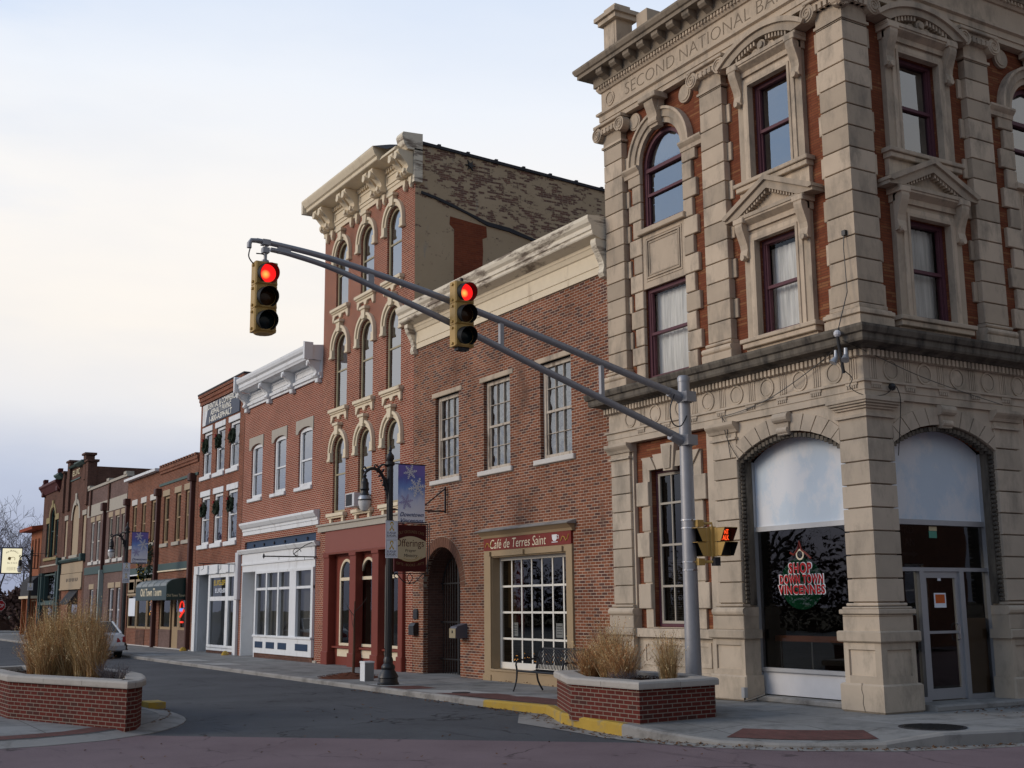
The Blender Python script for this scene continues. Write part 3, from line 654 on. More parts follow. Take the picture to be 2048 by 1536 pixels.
# ---- upper windows
CG = glassmat('clear_glass', 1.5, (.93, .95, .95), .01, 4); M['clear_glass'] = CG
def surround(b, c, h, z0, z1, hw, w=-.03):
    b.ext([(c-hw, z0), (c+hw, z0), (c+hw, z1), (c-hw, z1)], -.15, w, [outline(c-h, c+h, z0+.012, z1-.19 if False else z1-.2)])
for fr, ue in faces:
    isA = fr is FA
    # lower pedimented window of bay 1
    for zs0, zs1, top, seg in ((6.72, 8.57, 8.80, 0), (9.82, 11.72, 11.93, 1)):
        s = MB(fr); c = C1
        hw = .87
        s.ext([(c-hw, zs0-.04), (c+hw, zs0-.04), (c+hw, top), (c-hw, top)], -.15, -.045, [outline(c-.552, c+.552, zs0-.01, zs1+.012)])
        s.ext([(c-.70, zs0-.04), (c+.70, zs0-.04), (c+.70, zs1+.15), (c-.70, zs1+.15)], -.14, -.02, [outline(c-.548, c+.548, zs0-.006, zs1+.008)])
        s.ext([(c-.60, zs0-.04), (c+.60, zs0-.04), (c+.60, zs1+.06), (c-.60, zs1+.06)], -.13, .0, [outline(c-.544, c+.544, zs0-.003, zs1+.004)])
        s.box(c-hw-.06, c+hw+.06, -.15, -.055, 6.4 if not seg else 9.3, zs0-.1)
        s.build('window_surround', LS, bank)
        sl = MB(fr); sl.cham(c-1.0, c+1.0, -.15, .07, zs0-.10, zs0-.02, .012); sl.cham(c-.96, c+.96, -.15, .03, zs0-.2, zs0-.1, .012); sl.build('window_sill', LS, bank)
        k = MB(fr)
        for q in (-1, 1):
            uc = c+q*.80; console(k, uc-.10, uc+.10, top+.15, top-.55, .20, -.045)
            k.disc(uc, top-.52, .055, -.04, .09, 10); k.cut()
        k.build_each('console_bracket', LS, bank)
        e = MB(fr); e.prof([(-.15, top), (.0, top), (.0, top+.1), (.03, top+.12), (.12, top+.18), (.12, top+.22), (-.15, top+.22)], c-.9, c+.9)
        for q in (-1, 1): e.cham(c+q*.80-.14, c+q*.80+.14, -.15, .17, top+.14, top+.25, .012)
        zb = top+.24
        if not seg:
            A = [(c-1.18, zb), (c-1.18, zb+.12), (c, zb+.62), (c+1.18, zb+.12), (c+1.18, zb)]
            B = [(c-.80, zb+.03), (c-.79, zb+.04), (c, zb+.40), (c+.79, zb+.04), (c+.80, zb+.03)]
            e.strip(A, B, -.15, .15); A2 = [(c-1.2, zb+.07), (c-1.2, zb+.13), (c, zb+.66), (c+1.2, zb+.13), (c+1.2, zb+.07)]; B2 = [(c-1.1, zb+.06), (c-1.1, zb+.07), (c, zb+.56), (c+1.1, zb+.07), (c+1.1, zb+.06)]
            e.strip(A2, B2, -.1, .20)
            e.box(c-.95, c+.95, -.15, .14, zb-.02, zb+.05); e.ext([(c-.9, zb+.03), (c+.9, zb+.03), (c, zb+.44)], -.15, .0)
            for i in range(-10, 11):
                if i: u = c+i*.072; zz = zb+.395-abs(u-c)*.455; e.box(u-.018, u+.018, .0, .12, zz-.055, zz+.02)
        else:
            h = 1.2; n_ = 18; ri = .40
            A = list(reversed(sarch(c-h, c+h, zb+.10, ri, n_))); B = list(reversed(sarch(c-.86, c+.86, zb+.06, .24, n_)))
            e.strip(A, B, -.15, .15); A2 = list(reversed(sarch(c-h-.03, c+h+.03, zb+.13, ri+.02, n_))); B2 = list(reversed(sarch(c-h+.02, c+h-.02, zb+.07, ri-.03, n_)))
            e.strip(A2, B2, -.1, .20)
            e.box(c-.95, c+.95, -.15, .14, zb-.02, zb+.05); e.poly([(c-.9, zb)]+[(c+.9, zb)]+sarch(c-.9, c+.9, zb+.04, .27), .0)
            for i in range(-8, 9):
                if abs(i) > 1: u = c+i*.085; zz = zb+.06+.24*(1-((u-c)/.86)**2); e.box(u-.02, u+.02, .0, .12, zz-.09, zz+.01)
            e.ball(fr(c, .02, zb+.15), .10, 12) if False else None
            e.disc(c, zb+.16, .11, 0, .09, 14); e.disc(c, zb+.16, .07, .09, .13, 12); e.arch(c-.22, zb+.07, .05, .10, 0, .05, 0, 180, 8); e.arch(c+.22, zb+.07, .05, .10, 0, .05, 0, 180, 8)
        e.build('pediment', LS, bank)
        cur = [('curtain', .06, .97, .03, .93 if isA else .97)] if not seg else ([('white_blind', .03, .14, .05, .97)])
        window(bank, fr, c-.54, c+.54, zs0, zs1, -.20, M['plum'], CG if not seg else M['glass'], ft=.075, fd=.12, rail=.5, curtain=cur, cw=.10)
    # arched window of bay 2 with quoined jambs, panel and square window below
    c = C2; j = MB(fr)
    for q in (-1, 1):
        z = 6.41; k = 0
        while z < 11.0:
                t = min(z+.402, 11.10)
                o = .44 if k % 2 else .30
                a, bb = sorted((c+q*.722, c+q*(.72+o))); j.cham(a, bb, -.16, -.07, z+.024, t, .012)
                z = t; k += 1
        j.cut()
    j.build_each('quoined_jamb', LS, bank)
    pn = MB(fr); pn.box(c-.72, c+.72, -.16, -.10, 8.45, 9.80); pn.cham(c-.80, c+.80, -.16, .0, 9.66, 9.78, .015)
    for o_, w_ in ((.0, -.085), (.06, -.07), (.12, -.085)): pn.ring(outline(c-.62+o_, c+.62-o_, 8.60+o_, 9.58-o_), outline(c-.59+o_, c+.59-o_, 8.63+o_, 9.55-o_), -.16, w_)
    ws = MB(fr); ws.box(c-.78, c+.78, -.16, -.03, 6.38, 6.46); ws.build('window_sill', LS, bank)
    pn.build('stone_panel', LS, bank)
    a_ = MB(fr); a_.arch(c, 11.27, .72, .84, -.16, -.06, n=24); a_.arch(c, 11.27, .84, 1.0, -.16, -.02, n=24); a_.arch(c, 11.27, 1.0, 1.06, -.16, .02, n=24)
    a_.build('arch_surround', LS, bank)
    im = MB(fr)
    for s0, s1 in ((c-1.45, c-.72), (c+.72, c+1.28)):
        im.prof([(-.16, 11.08), (-.05, 11.08), (-.04, 11.16), (.0, 11.2), (.03, 11.24), (.03, 11.28), (-.16, 11.28)], s0, s1); im.cut()
    im.build_each('impost', LS, bank)
    kb = MB(fr); kb.ext([(c-.13, 11.90), (c+.13, 11.90), (c+.19, 12.48), (c-.19, 12.48)], -.1, .06); console(kb, c-.15, c+.15, 12.5, 11.96, .16, .04); kb.cham(c-.30, c+.30, -.1, .26, 12.48, 12.60, .015)
    kb.build('keystone', LS, bank)
    window(bank, fr, c-.72, c+.72, 9.80, 11.20, -.20, M['plum'], M['glass'], rise=.72, ft=.085, fd=.12, rail=.36,
           extra=lambda b: b.box(c-.66, c+.66, -.3, -.19, 11.08, 11.16), curtain=[('white_blind', .0, 1, .70, 1.0)], cw=.02)
    window(bank, fr, c-.72, c+.72, 6.46, 8.45, -.20, M['plum'], CG, ft=.085, fd=.12, rail=.5, curtain=[('curtain', .10, .98, .02, .95)], cw=.08)
    # skirting under the upper storey
    sk = MB(fr); sk.box(.5, min(ue, 9), -.16, -.09, 6.38, 6.72); sk.build('stone_skirting', LS, bank) if False else None
# ---- ground storey: arched shopfronts (bay 1)
for fr, ue in faces:
    isA = fr is FA
    sp_ = MB(fr); arc = sarch(.60, 3.29, 4.42, .40, 20)
    sp_.ext([(.60, 5.18)]+list(reversed(arc))+[(3.29, 5.18)], -.34, -.03)
    sp_.build('arch_spandrel', LL, bank)
    vo = MB(fr); outer = sarch(.30, 3.58, 4.53, .60, 11); inner = sarch(.60, 3.29, 4.42, .40, 11)
    for i in range(11):
        if i == 5: continue
        g_ = .012; a0, a1, b0, b1 = Vector(inner[i]), Vector(inner[i+1]), Vector(outer[i]), Vector(outer[i+1])
        da = (a1-a0)*.04; db = (b1-b0)*.04
        P = [a0+da, a1-da, b1-db, b0+db]; P = [(min(3.28, max(.62, p[0])), min(5.12, p[1])) for p in P]
        vo.ext(P, -.06, .0); vo.cut()
    vo.build_each('voussoir', LL, bank)
    ks = MB(fr); ks.ext([(C1-.14, 4.76), (C1+.12, 4.76), (C1+.17, 5.16), (C1-.19, 5.16)], -.1, .04); torus(ks, C1-.20, C1+.18, 4.98, 5.16, 0, .13); torus(ks, C1-.14, C1+.12, 4.78, 4.90, 0, .08); ks.build('keystone', LL, bank)
    so = MB(fr)                                         # carved soffit and bead moulding down the reveal
    for i in range(27):
        t_ = i/26; pts = sarch(.62, 3.27, 4.40, .385, 26)[i]
        so.box(pts[0]-.04, pts[0]+.04, -.13, -.055, pts[1]-.075, pts[1]-.0); so.box(pts[0]-.045, pts[0]+.045, -.25, -.16, pts[1]-.055, pts[1])
    for i in range(34):
        z = 1.75+i*.079
        so.disc(3.245, z+.04, .033, -.14, -.06, 8)
    so.box(3.20, 3.28, -.3, -.15, 1.72, 4.42)
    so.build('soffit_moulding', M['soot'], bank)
    # painted boards in the arch
    pb = MB(fr); pb.ext([(.62, 3.17)]+[(3.19, 3.17)]+sarch(.62, 3.19, 4.42, .40, 20), -.42, -.37); pb.build('arch_board', M['sky_board'], bank)
    af = MB(fr)
    af.box(3.19, 3.26, -.44, -.30, .07, 4.40); af.box(.6, 3.19, -.44, -.31, 3.08, 3.17)
    if isA:
        af.box(.6, 3.19, -.44, -.31, .53, .60)
        af.build('shopfront_frame', M['alu'], bank)
        bh = MB(fr); bh.box(.5, 3.20, -.46, -.37, .12, .53); bh.build('bulkhead_panel', M['white_metal'], bank)
        st = MB(fr); st.cham(.6, 3.25, -.5, -.1, 0, .10, .02); st.build('threshold', M['curb_concrete'], bank)
        pg = MB(fr); pg.poly(outline(.5, 3.19, .60, 3.08), -.38); pane = pg.build('shop_window', M['shop_glass'], bank, recalc=False)
        tx = MB(fr)
        for zz, txt, uL, uR in ((2.285, 'SHOP', 2.40, 1.83), (2.10, 'DOWN TOWN', 2.65, 1.56), (1.915, 'VINCENNES', 2.69, 1.53)):
            h = .19 if txt != 'SHOP' else .22
            tx.text(txt, uL+.02, uR-.02, zz-.012, zz+h*.86+.012, -.376, .004, 0, .05, 0, 1.18)
        tx.build('lettering_outline', M['white_paint'], pane)
        tx = MB(fr)
        for zz, txt, uL, uR in ((2.285, 'SHOP', 2.40, 1.83), (2.10, 'DOWN TOWN', 2.65, 1.56), (1.915, 'VINCENNES', 2.69, 1.53)):
            h = .19 if txt != 'SHOP' else .22
            tx.text(txt, uL, uR, zz, zz+h*.86, -.371, .004, 0, .036, 0, 1.18)
        tx.build('painted_lettering', M['ornament_red'], pane)
        og = MB(fr); og.ext([(2.11+.53*cos(a*pi/20), 2.10+.46*sin(a*pi/20)) for a in range(40)], -.388, -.384); og.build('painted_ornament', M['ornament_green'], pane)
        og = MB(fr); og.arch(2.11, 2.62, .07, .10, -.380, -.376, 0, 360); og.build('painted_hook', M['cream_paint'], pane)
        og = MB(fr); og.tube([(2.35, -.377, 2.66), (2.26, -.377, 2.62), (2.15, -.377, 2.72), (2.11, -.377, 2.86), (2.06, -.377, 2.7), (1.96, -.377, 2.64), (1.83, -.377, 2.54)], .02, 5); og.build('painted_bow', M['sign_red'], pane)
        rl = MB(fr); rl.cham(.5, 3.17, -.75, -.66, 1.06, 1.17, .01); rl.build('window_rail', M['wood_rail'], bank)
        rl = MB(fr)
        for u in (1.25, 2.25, 3.05): rl.tube([(u, -.7, .3), (u, -.7, 1.07)], .014, 6); rl.cut()
        rl.build_each('rail_post', M['alu'], bank)
    else:
        af.box(.6, 3.19, -.44, -.31, 2.28, 2.345); af.box(1.40, 1.50, -.44, -.31, .1, 2.28); af.box(2.42, 2.53, -.44, -.31, .1, 2.28); af.box(.6, 1.4, -.44, -.31, .1, .18); af.box(2.53, 3.19, -.44, -.31, .1, .18)
        af.build('shopfront_frame', M['alu'], bank)
        pg = MB(fr); pg.poly(outline(.5, 3.19, 2.345, 3.08), -.38); pane = pg.build('transom_window', M['shop_glass'], bank, recalc=False)
        tx = MB(fr); tx.text('RD', 1.18, 1.42, 2.93, 3.06, -.395, .003); tx.text('AN', 1.18, 1.42, 2.72, 2.85, -.395, .003); tx.ext([(1.10, 2.55), (1.36, 2.55), (1.36, 2.51), (1.48, 2.575), (1.36, 2.64), (1.36, 2.60), (1.10, 2.60)], -.395, -.392); tx.build('painted_lettering', M['roof'], pane)
        nt = MB(fr); nt.box(1.78, 1.98, -.375, -.372, 2.86, 2.98); nt.build('green_notice', mat('green_notice', (.10, .30, .22), .6), pane); nt = MB(fr); nt.box(1.79, 1.99, -.375, -.372, 2.985, 3.06); nt.build('cream_notice', M['cream_sign'], pane)
        pg = MB(fr); pg.poly(outline(.5, 1.40, .18, 2.28), -.38); pg.build('side_window', M['shop_glass'], bank, recalc=False)
        pg = MB(fr); pg.poly(outline(2.53, 3.19, .18, 2.28), -.38); pg.build('side_window', M['shop_glass'], bank, recalc=False)
        pw = MB(fr); pw.box(2.60, 3.15, -.47, -.41, .18, 1.47); pw.build('plywood_panel', M['plywood'], bank)
        dr = MB(fr); dr.ring(outline(1.50, 2.42, .12, 2.28), outline(1.59, 2.33, .30, 2.17), -.40, -.345); dr.box(1.59, 2.33, -.39, -.35, 1.22, 1.265)
        door = dr.build('door', M['alu'], bank)
        dg = MB(fr); dg.poly(outline(1.59, 2.33, .30, 2.17), -.372); dg.build('pane', M['shop_glass'], door, recalc=False)
        hd = MB(fr); hd.tube([(2.30, -.345, 1.38), (2.30, -.29, 1.36), (2.30, -.29, 1.12), (2.30, -.345, 1.10)], .013, 6); hd.build('handle', M['steel_band'], door)
        nt = MB(fr); nt.box(1.79, 2.09, -.370, -.366, 1.66, 1.91); nt.box(1.91, 1.99, -.370, -.366, 2.12, 2.19); nt.build('notice', M['sign_white'], door)
        nt = MB(fr); nt.box(1.82, 2.06, -.366, -.364, 1.735, 1.885); nt.build('notice_face', mat('notice_orange', (.55, .11, .02), .6), door)
        nt = MB(fr); nt.text('FOR', 1.85, 2.03, 1.82, 1.87, -.3645, .001); nt.text('LEASE', 1.84, 2.04, 1.75, 1.80, -.3645, .001) if False else None
        st = MB(fr); st.cham(.9, 3.4, -.5, .28, -.02, .10, .03); st.build('threshold', M['curb_concrete'], bank)
        lf = MB(fr)
# ---- ground storey bay 2: stone framed window in a brick field
for fr, ue in faces:
    c = C2; b = MB(fr)
    b.box(BAY2[0], BAY2[1], -.3, .0, 0, .44); b.box(BAY2[0], BAY2[1], -.16, -.05, .44, 1.10); b.box(BAY2[0], BAY2[1], -.16, .06, 1.10, 1.27)
    for o_ in (0,): b.ring(outline(4.25, 6.4, .54, 1.02), outline(4.33, 6.32, .62, .94), -.1, -.03)
    b.box(BAY2[0], 4.20, -.16, -.06, 1.27, 5.17); b.box(6.62, BAY2[1], -.16, -.06, 1.27, 5.17); b.box(4.2, 6.62, -.16, -.06, 1.27, 1.67) if False else None
    b.build('plinth', LL, bank)
    s = MB(fr)
    s.ext([(c-.96, 1.28), (c-.96, 4.78), (c+.96, 4.78), (c+.96, 1.28)], -.16, -.10, [outline(c-.725, c+.725, 1.295, 4.525)])
    z = 1.67; k = 0
    while z < 4.3:
        for q in (-1, 1):
            a, b2 = sorted((c+q*.722, c+q*(1.14 if k % 2 == 0 else 1.0))); s.cham(a, b2, -.16, -.045 if k % 2 == 0 else -.08, z, z+.50, .012)
        z += .53; k += 1
    for i, q in enumerate((-2, -1, 1, 2)):
        s.ext([(c+q*.30-.13, 4.525), (c+q*.30+.13, 4.525), (c+q*.40+.16, 4.80+.04*(2-abs(q))), (c+q*.40-.16, 4.80+.04*(2-abs(q)))], -.16, -.06)
    s.ext([(c-.15, 4.46), (c+.15, 4.46), (c+.22, 5.02), (c-.22, 5.02)], -.16, -.02); s.ext([(c-.09, 4.5), (c+.09, 4.5), (c+.14, 4.97), (c-.14, 4.97)], -.05, .01)
    s.build('window_surround', LL, bank)
    window(bank, fr, c-.72, c+.72, 1.30, 4.52, -.26, M['plum'], M['shop_glass'], ft=.06, fd=.08,
)
    sa = MB(fr); sa.ring(outline(c-.655, c+.655, 1.365, 4.455), outline(c-.60, c+.60, 1.42, 4.40), -.31, -.27)
    for zz in (2.12, 2.96, 3.82): sa.box(c-.6, c+.6, -.305, -.268, zz-.022, zz+.022)
    for u in (c-.22, c+.22): sa.box(u-.014, u+.014, -.303, -.272, 1.42, 4.40)
    sa.build('pale_sash', M['grey_stone'], bank)
    bl = MB(fr)
    for i in range(28): z = 1.42+i*.045; bl.box(c-.64, c+.64, -.47, -.45, z, z+.022)
    bl.build('window_blind', M['dark_metal'] if False else M['room'], bank)
# ---- shell behind the facades
b = MB(); b.add([(-7.4, .12, 0), (-7.4, 18, 0), (-7.4, 18, 13.9), (-7.4, .12, 13.9)], [(0, 1, 2, 3)]); b.add([(-7.4, 18, 0), (-.1, 18, 0), (-.1, 18, 13.9), (-7.4, 18, 13.9)], [(0, 1, 2, 3)])
b.build('rear_wall', M['brown_brick'], bank, recalc=False)
b = MB(); b.add([(-7.4, .1, 14.05), (-.1, .1, 14.05), (-.1, 18, 14.05), (-7.4, 18, 14.05)], [(0, 1, 2, 3)]); b.build('roof', M['roof'], bank, recalc=False)
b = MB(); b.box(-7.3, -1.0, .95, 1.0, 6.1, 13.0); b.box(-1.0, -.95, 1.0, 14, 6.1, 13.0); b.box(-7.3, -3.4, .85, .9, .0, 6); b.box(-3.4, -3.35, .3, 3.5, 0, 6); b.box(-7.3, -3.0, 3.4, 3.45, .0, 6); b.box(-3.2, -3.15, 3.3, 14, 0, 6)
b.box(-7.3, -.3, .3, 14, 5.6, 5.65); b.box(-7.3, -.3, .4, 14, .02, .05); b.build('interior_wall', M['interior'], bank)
# ================================================================== cafe building
def arcpoly(u0, u1, z0, zs, rise): return outline(u0, u1, z0, zs, rise)
cafe = thing('cafe_building', 'two storey multicoloured brick building with worn cream cornice, arched passage and gridded cafe window', 'building', (-12.4, .1, -.1))
F = FY(.10); X0, X1 = -17.35, -7.42
CWIN = ((-15.97, -14.58), (-13.20, -11.84), (-10.40, -9.03))
wall(F, [(X0, -.3), (X1, -.3), (X1, 9.75), (X0, 9.75)], [outline(a, b, 5.20, 7.56) for a, b in CWIN]+[outline(-16.68, -14.50, -.12, 2.27, 1.08), outline(-13.05, -9.12, -.12, 3.05)], 0, .16, 'brick_wall', M['cafe_brick'], cafe)
body(cafe, X0, X1, .1, 16, -.2, 9.9, M['brown_brick'], depth=1.9)
c = MB(F)
c.prof([(0, 9.20), (.05, 9.20), (.05, 9.36), (.07, 9.37), (.07, 9.70), (.10, 9.72), (.14, 9.82), (.16, 9.84), (.16, 9.93), (0, 9.93)], X0, X1-.02)
c.build('frieze', M['cream_paint'], cafe)
c = MB(F)
c.prof([(0, 9.92), (.17, 9.92), (.42, 10.0), (.44, 10.03), (.44, 10.10), (.47, 10.12), (.47, 10.22), (.53, 10.28), (.56, 10.36), (.56, 10.44), (-.5, 10.52), (-.5, 9.92)], X0-.15, X1+.02)
c.build('cornice', M['worn_paint'], cafe)
c = MB(F)
for a in (X0+.02, X1-.2): console(c, a, a+.2, 9.93, 9.05, .34, .0); c.cut()
c.build_each('end_bracket', M['worn_paint'], cafe)
ww = mat('weathered_sash', (.52, .45, .37), .85, .2, 7, .15, 40, stain=(.22, .17, .13), st=(.48, .65), ssc=(3, 3, .6))
for a, b in CWIN:
    window(cafe, F, a, b, 5.20, 7.56, -.10, ww, M['old_glass'], ft=.11, fd=.1, rail=.49, extra=lambda q: [q.box(a+.15+(b-a-.3)*i/3-.008, a+.15+(b-a-.3)*i/3+.008, -.17, -.12, 5.3, 7.45) for i in (1, 2)]+[q.box(a+.11, b-.11, -.17, -.122, z-.008, z+.008) for z in (5.82, 6.92)], name='window', curtain=[('plastic', .02, .98, .02, .98)], cw=.05)
    s = MB(F); slab_lintel(s, a-.19, b+.17, 7.56, 7.70, -.1, .025); s.build('lintel', M['grey_stone'] if False else M['limestone'], cafe)
    s = MB(F); slab_lintel(s, a-.25, b+.14, 5.08, 5.205, -.12, .07); s.build('window_sill', M['white_sill'], cafe)
ar = MB(F)
nb = 30
for i in range(nb):
    a0 = pi*i/nb+.006; a1 = pi*(i+1)/nb-.006
    ar.ext([(-15.59+1.09*cos(a0), 2.27+1.08*sin(a0)), (-15.59+1.36*cos(a0), 2.27+1.36*sin(a0)), (-15.59+1.36*cos(a1), 2.27+1.36*sin(a1)), (-15.59+1.09*cos(a1), 2.27+1.08*sin(a1))], -.12, .012)
ar.build('brick_arch', mat('arch_brick', (.15, .07, .045), .9, .5, 9), cafe)
ar = MB(F); ar.arch(-15.59, 2.27, 1.085, 1.37, -.1, .004, n=30); ar.build('arch_mortar', M['cream_paint'] if False else mat('arch_mortar', (.36, .29, .22), .95), cafe)
ps = MB(F)     # passage sides, vault, floor
O = outline(-16.68, -14.50, -.12, 2.27, 1.08); n_ = len(O)
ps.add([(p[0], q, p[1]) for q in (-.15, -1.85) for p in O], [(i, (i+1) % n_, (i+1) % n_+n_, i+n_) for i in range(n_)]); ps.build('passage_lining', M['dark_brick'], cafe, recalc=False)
gt = MB(F); gz = lambda u: 2.25+sqrt(max(0, 1.07**2-(u+15.59)**2))
for i in range(1, 15): u = -16.66+2.14*i/15; gt.tube([(u, -.55, -.1), (u, -.55, gz(u)-.22)], .011, 5)
for z in (.3, 1.31, 2.37): gt.box(-16.66, -14.52, -.565, -.535, z-.018, z+.018)
gt.tube([(-15.59+.98*cos(pi*i/16), -.55, 2.2+.95*sin(pi*i/16)) for i in range(17)], .02, 5); gt.box(-15.62, -15.56, -.57, -.53, -.1, 3.2)
gt.build('iron_gate', M['black_iron'], cafe)
# cafe shopfront
sf = MB(F)
sf.ring(outline(-13.12, -9.05, -.15, 3.14), outline(-12.80, -9.30, .20, 2.98), -.05, .05)
sf.box(-12.8, -9.3, -.32, -.25, -.12, .20); sf.box(-12.83, -12.78, -.34, .0, .1, 2.98); sf.box(-9.33, -9.28, -.34, .0, .1, 2.98); sf.box(-12.8, -9.3, -.34, 0, 2.95, 3.0)
sf.cham(-12.83, -9.28, -.34, .07, .14, .20, .012); sf.box(-12.8, -9.28, -.3, .02, -.15, .14)
sf.cham(-13.16, -12.76, -.05, .08, -.15, .05, .012); sf.cham(-9.35, -9.02, -.05, .08, -.15, .05, .012)
sf.prof([(0, 3.44), (.07, 3.44), (.10, 3.50), (.20, 3.58), (.22, 3.60), (0, 3.60)], -13.2, -8.98)
for u in (-12.78, -11.15, -9.42): sf.box(u-.02, u+.02, .05, .10, 2.98, 3.1)
shop = sf.build('shopfront', M['tan_paint'], cafe)
ld = MB(F); ld.prof([(0, 3.60), (.25, 3.60), (.26, 3.62), (0, 3.70)], -13.28, -8.93); ld.build('shopfront_flashing', M['curb_concrete'], cafe)
cs_ = MB(F); cs_.box(-13.12, -9.06, 0, .06, 3.13, 3.44); sb = cs_.build('sign_board', M['sign_red'], cafe)
cs_ = MB(F); cs_.text('Café de Terres Saint', -12.78, -10.12, 3.17, 3.40, .061, .004, .18, -.004); cs_.build('sign_lettering', M['ivory'], sb)
cs_ = MB(F); cs_.lathe([(.05, 0), (.07, .01), (.075, .03), (.11, .07), (.12, .17), (.10, .17)], (0, 0, 0), 12) if False else None
cs_.ext([(-9.86, 3.38), (-9.63, 3.38), (-9.65, 3.27), (-9.70, 3.23), (-9.79, 3.23), (-9.84, 3.27)], .061, .066); cs_.ring(outline(-9.65, -9.56, 3.28, 3.36), outline(-9.635, -9.58, 3.295, 3.345), .061, .066); cs_.box(-9.87, -9.61, .061, .066, 3.195, 3.215); cs_.build('sign_cup', M['white_paint'], sb)
cs_ = MB(F)
for u, s in ((-13.02, 1), (-9.48, 1)):
    cs_.tube([(u, .063, 3.22), (u+.08, .063, 3.32), (u+.16, .063, 3.30), (u+.22, .063, 3.22), (u+.28, .063, 3.26), (u+.34, .063, 3.36)], .016, 5); cs_.cut()
cs_.build_each('sign_scroll', M['gold'], sb)
wnd = window(cafe, F, -12.80, -9.30, .20, 2.96, -.22, mat('cafe_white_sash', (.80, .76, .68), .6, .06, 4), M['shop_glass'], ft=.09, fd=.07, cols=7, rows=4, mun=.05, name='shop_window', extra=lambda b: b.box(-12.75, -9.35, -.28, -.215, .22, .36))
for nm, u0, u1, mk, zb in (('curtain', -12.68, -12.28, 'gold_curtain', 1.2), ('curtain', -12.30, -11.98, 'red_curtain', 1.05), ('curtain', -9.75, -9.5, 'gold_curtain', 1.2), ('curtain', -9.55, -9.36, 'red_curtain', 1.0)):
    k = MB(F); vs = []
    for i in range(17):
        u = u0+(u1-u0)*i/16; q = .03*sin(i*1.9); vs += [(u+(.1 if mk == 'gold_curtain' else .03)*sin(0), -.42+q, zb), (u, -.42+q, 2.9)]
    k.add(vs, [(2*i, 2*i+2, 2*i+3, 2*i+1) for i in range(16)]); k.build(nm, M[mk], wnd, smooth=True, recalc=False)
k = MB(F)
for u in (-12.18, -10.14):
    k.box(u-.15, u+.15, -.30, -.295, 1.0, 1.33); k.cut()
k.build_each('notice', M['sign_white'], wnd)
k = MB(F)
for u in (-12.18, -10.14):
    for q in range(4): k.box(u-.11, u+.11, -.295, -.294, 1.07+q*.06, 1.082+q*.06)
    k.cut()
k.build_each('notice_text', M['sign_black'], wnd)
k = MB(F)
for i in range(46):
    u = -12.65+random.random()*2.9; k.ball((u, -.40-random.random()*.1, .40+random.random()**2*.2), .008, 4)
k.build('light_string', M['warm_bulb'], wnd)
k = MB(F)
for u in (-10.35, -10.02): k.lathe([(.025, 0), (.05, .03), (.06, .10), (.045, .12)], (u, -1.5, 2.30+(u+10.35)*.2), 8); k.cut()
k.build_each('wall_sconce', M['sconce'], cafe)
# ================================================================== four storey building
four = thing('four_storey_building', 'tall narrow four storey red brick building with bracketed cream cornice and hooded arched windows', 'building', (-20.9, .1, -.1))
F = FY(.10); X0, X1 = -24.52, -17.36
wins = []; WC = (-22.93, -20.85, -18.80)
for zs, sp in ((4.80, 6.83), (8.30, 10.35), (11.78, 13.55)):
    for c in WC: wins.append((c-.53, c+.53, zs, sp))
SH = outline(-23.45, -18.1, -.1, 3.5)
wall(F, [(X0, -.3), (X1, -.3), (X1, 14.9), (X0, 14.9)], [outline(a, b, z0, z1, .53) for a, b, z0, z1 in wins]+[SH], 0, .18, 'brick_wall', M['red_brick'], four)
b = MB()      # long flank: patched stucco over worn brick, sloping parapet
b.add([(X1, .1, 9), (X1, 17, 9), (X1, 17, 14.92), (X1, .1, 15.76), ], [(0, 1, 2, 3)])
m, N, L, bs = newmat('peeling_flank')
uvn = N.new('ShaderNodeUVMap'); uvn.uv_map = 'UV'; g = N.new('ShaderNodeNewGeometry')
bt = N.new('ShaderNodeTexBrick'); L.new(uvn.outputs[0], bt.inputs['Vector'])
for k_, v_ in (('Scale', 1), ('Brick Width', .21), ('Row Height', .068), ('Mortar Size', .007)): bt.inputs[k_].default_value = v_
bt.inputs['Color1'].default_value = (.24, .105, .068, 1); bt.inputs['Color2'].default_value = (.15, .08, .06, 1); bt.inputs['Mortar'].default_value = (.34, .27, .19, 1)
SX = N.new('ShaderNodeSeparateXYZ'); L.new(g.outputs['Position'], SX.inputs[0])
dl = N.new('ShaderNodeMath'); dl.operation = 'MULTIPLY_ADD'; L.new(SX.outputs['Y'], dl.inputs[0]); dl.inputs[1].default_value = .16; dl.inputs[2].default_value = -14.05
hh = N.new('ShaderNodeMath'); hh.operation = 'ADD'; L.new(SX.outputs['Z'], hh.inputs[0]); L.new(dl.outputs[0], hh.inputs[1])
nz0 = noise(N, L, g.outputs['Position'], 1.7, 8, .75, (1, 1, 1.7))
br_ = N.new('ShaderNodeTexBrick'); L.new(uvn.outputs[0], br_.inputs['Vector'])
for k_, v_ in (('Scale', 1), ('Brick Width', .21), ('Row Height', .068), ('Mortar Size', 0)): br_.inputs[k_].default_value = v_
br_.inputs['Color1'].default_value = (0, 0, 0, 1); br_.inputs['Color2'].default_value = (1, 1, 1, 1)
ma_ = N.new('ShaderNodeMath'); ma_.operation = 'MULTIPLY_ADD'; L.new(br_.outputs['Color'], ma_.inputs[0]); ma_.inputs[1].default_value = .17; L.new(nz0, ma_.inputs[2]); nzf = ma_.outputs[0]; nzb = noise(N, L, g.outputs['Position'], .9, 5, .6)
top = rng(N, L, hh.outputs[0], -.06, .05)
thr = N.new('ShaderNodeMath'); thr.operation = 'MULTIPLY_ADD'; L.new(top, thr.inputs[0]); thr.inputs[1].default_value = .16; L.new(nzf, thr.inputs[2])
expb = rng(N, L, thr.outputs[0], .755, .79)
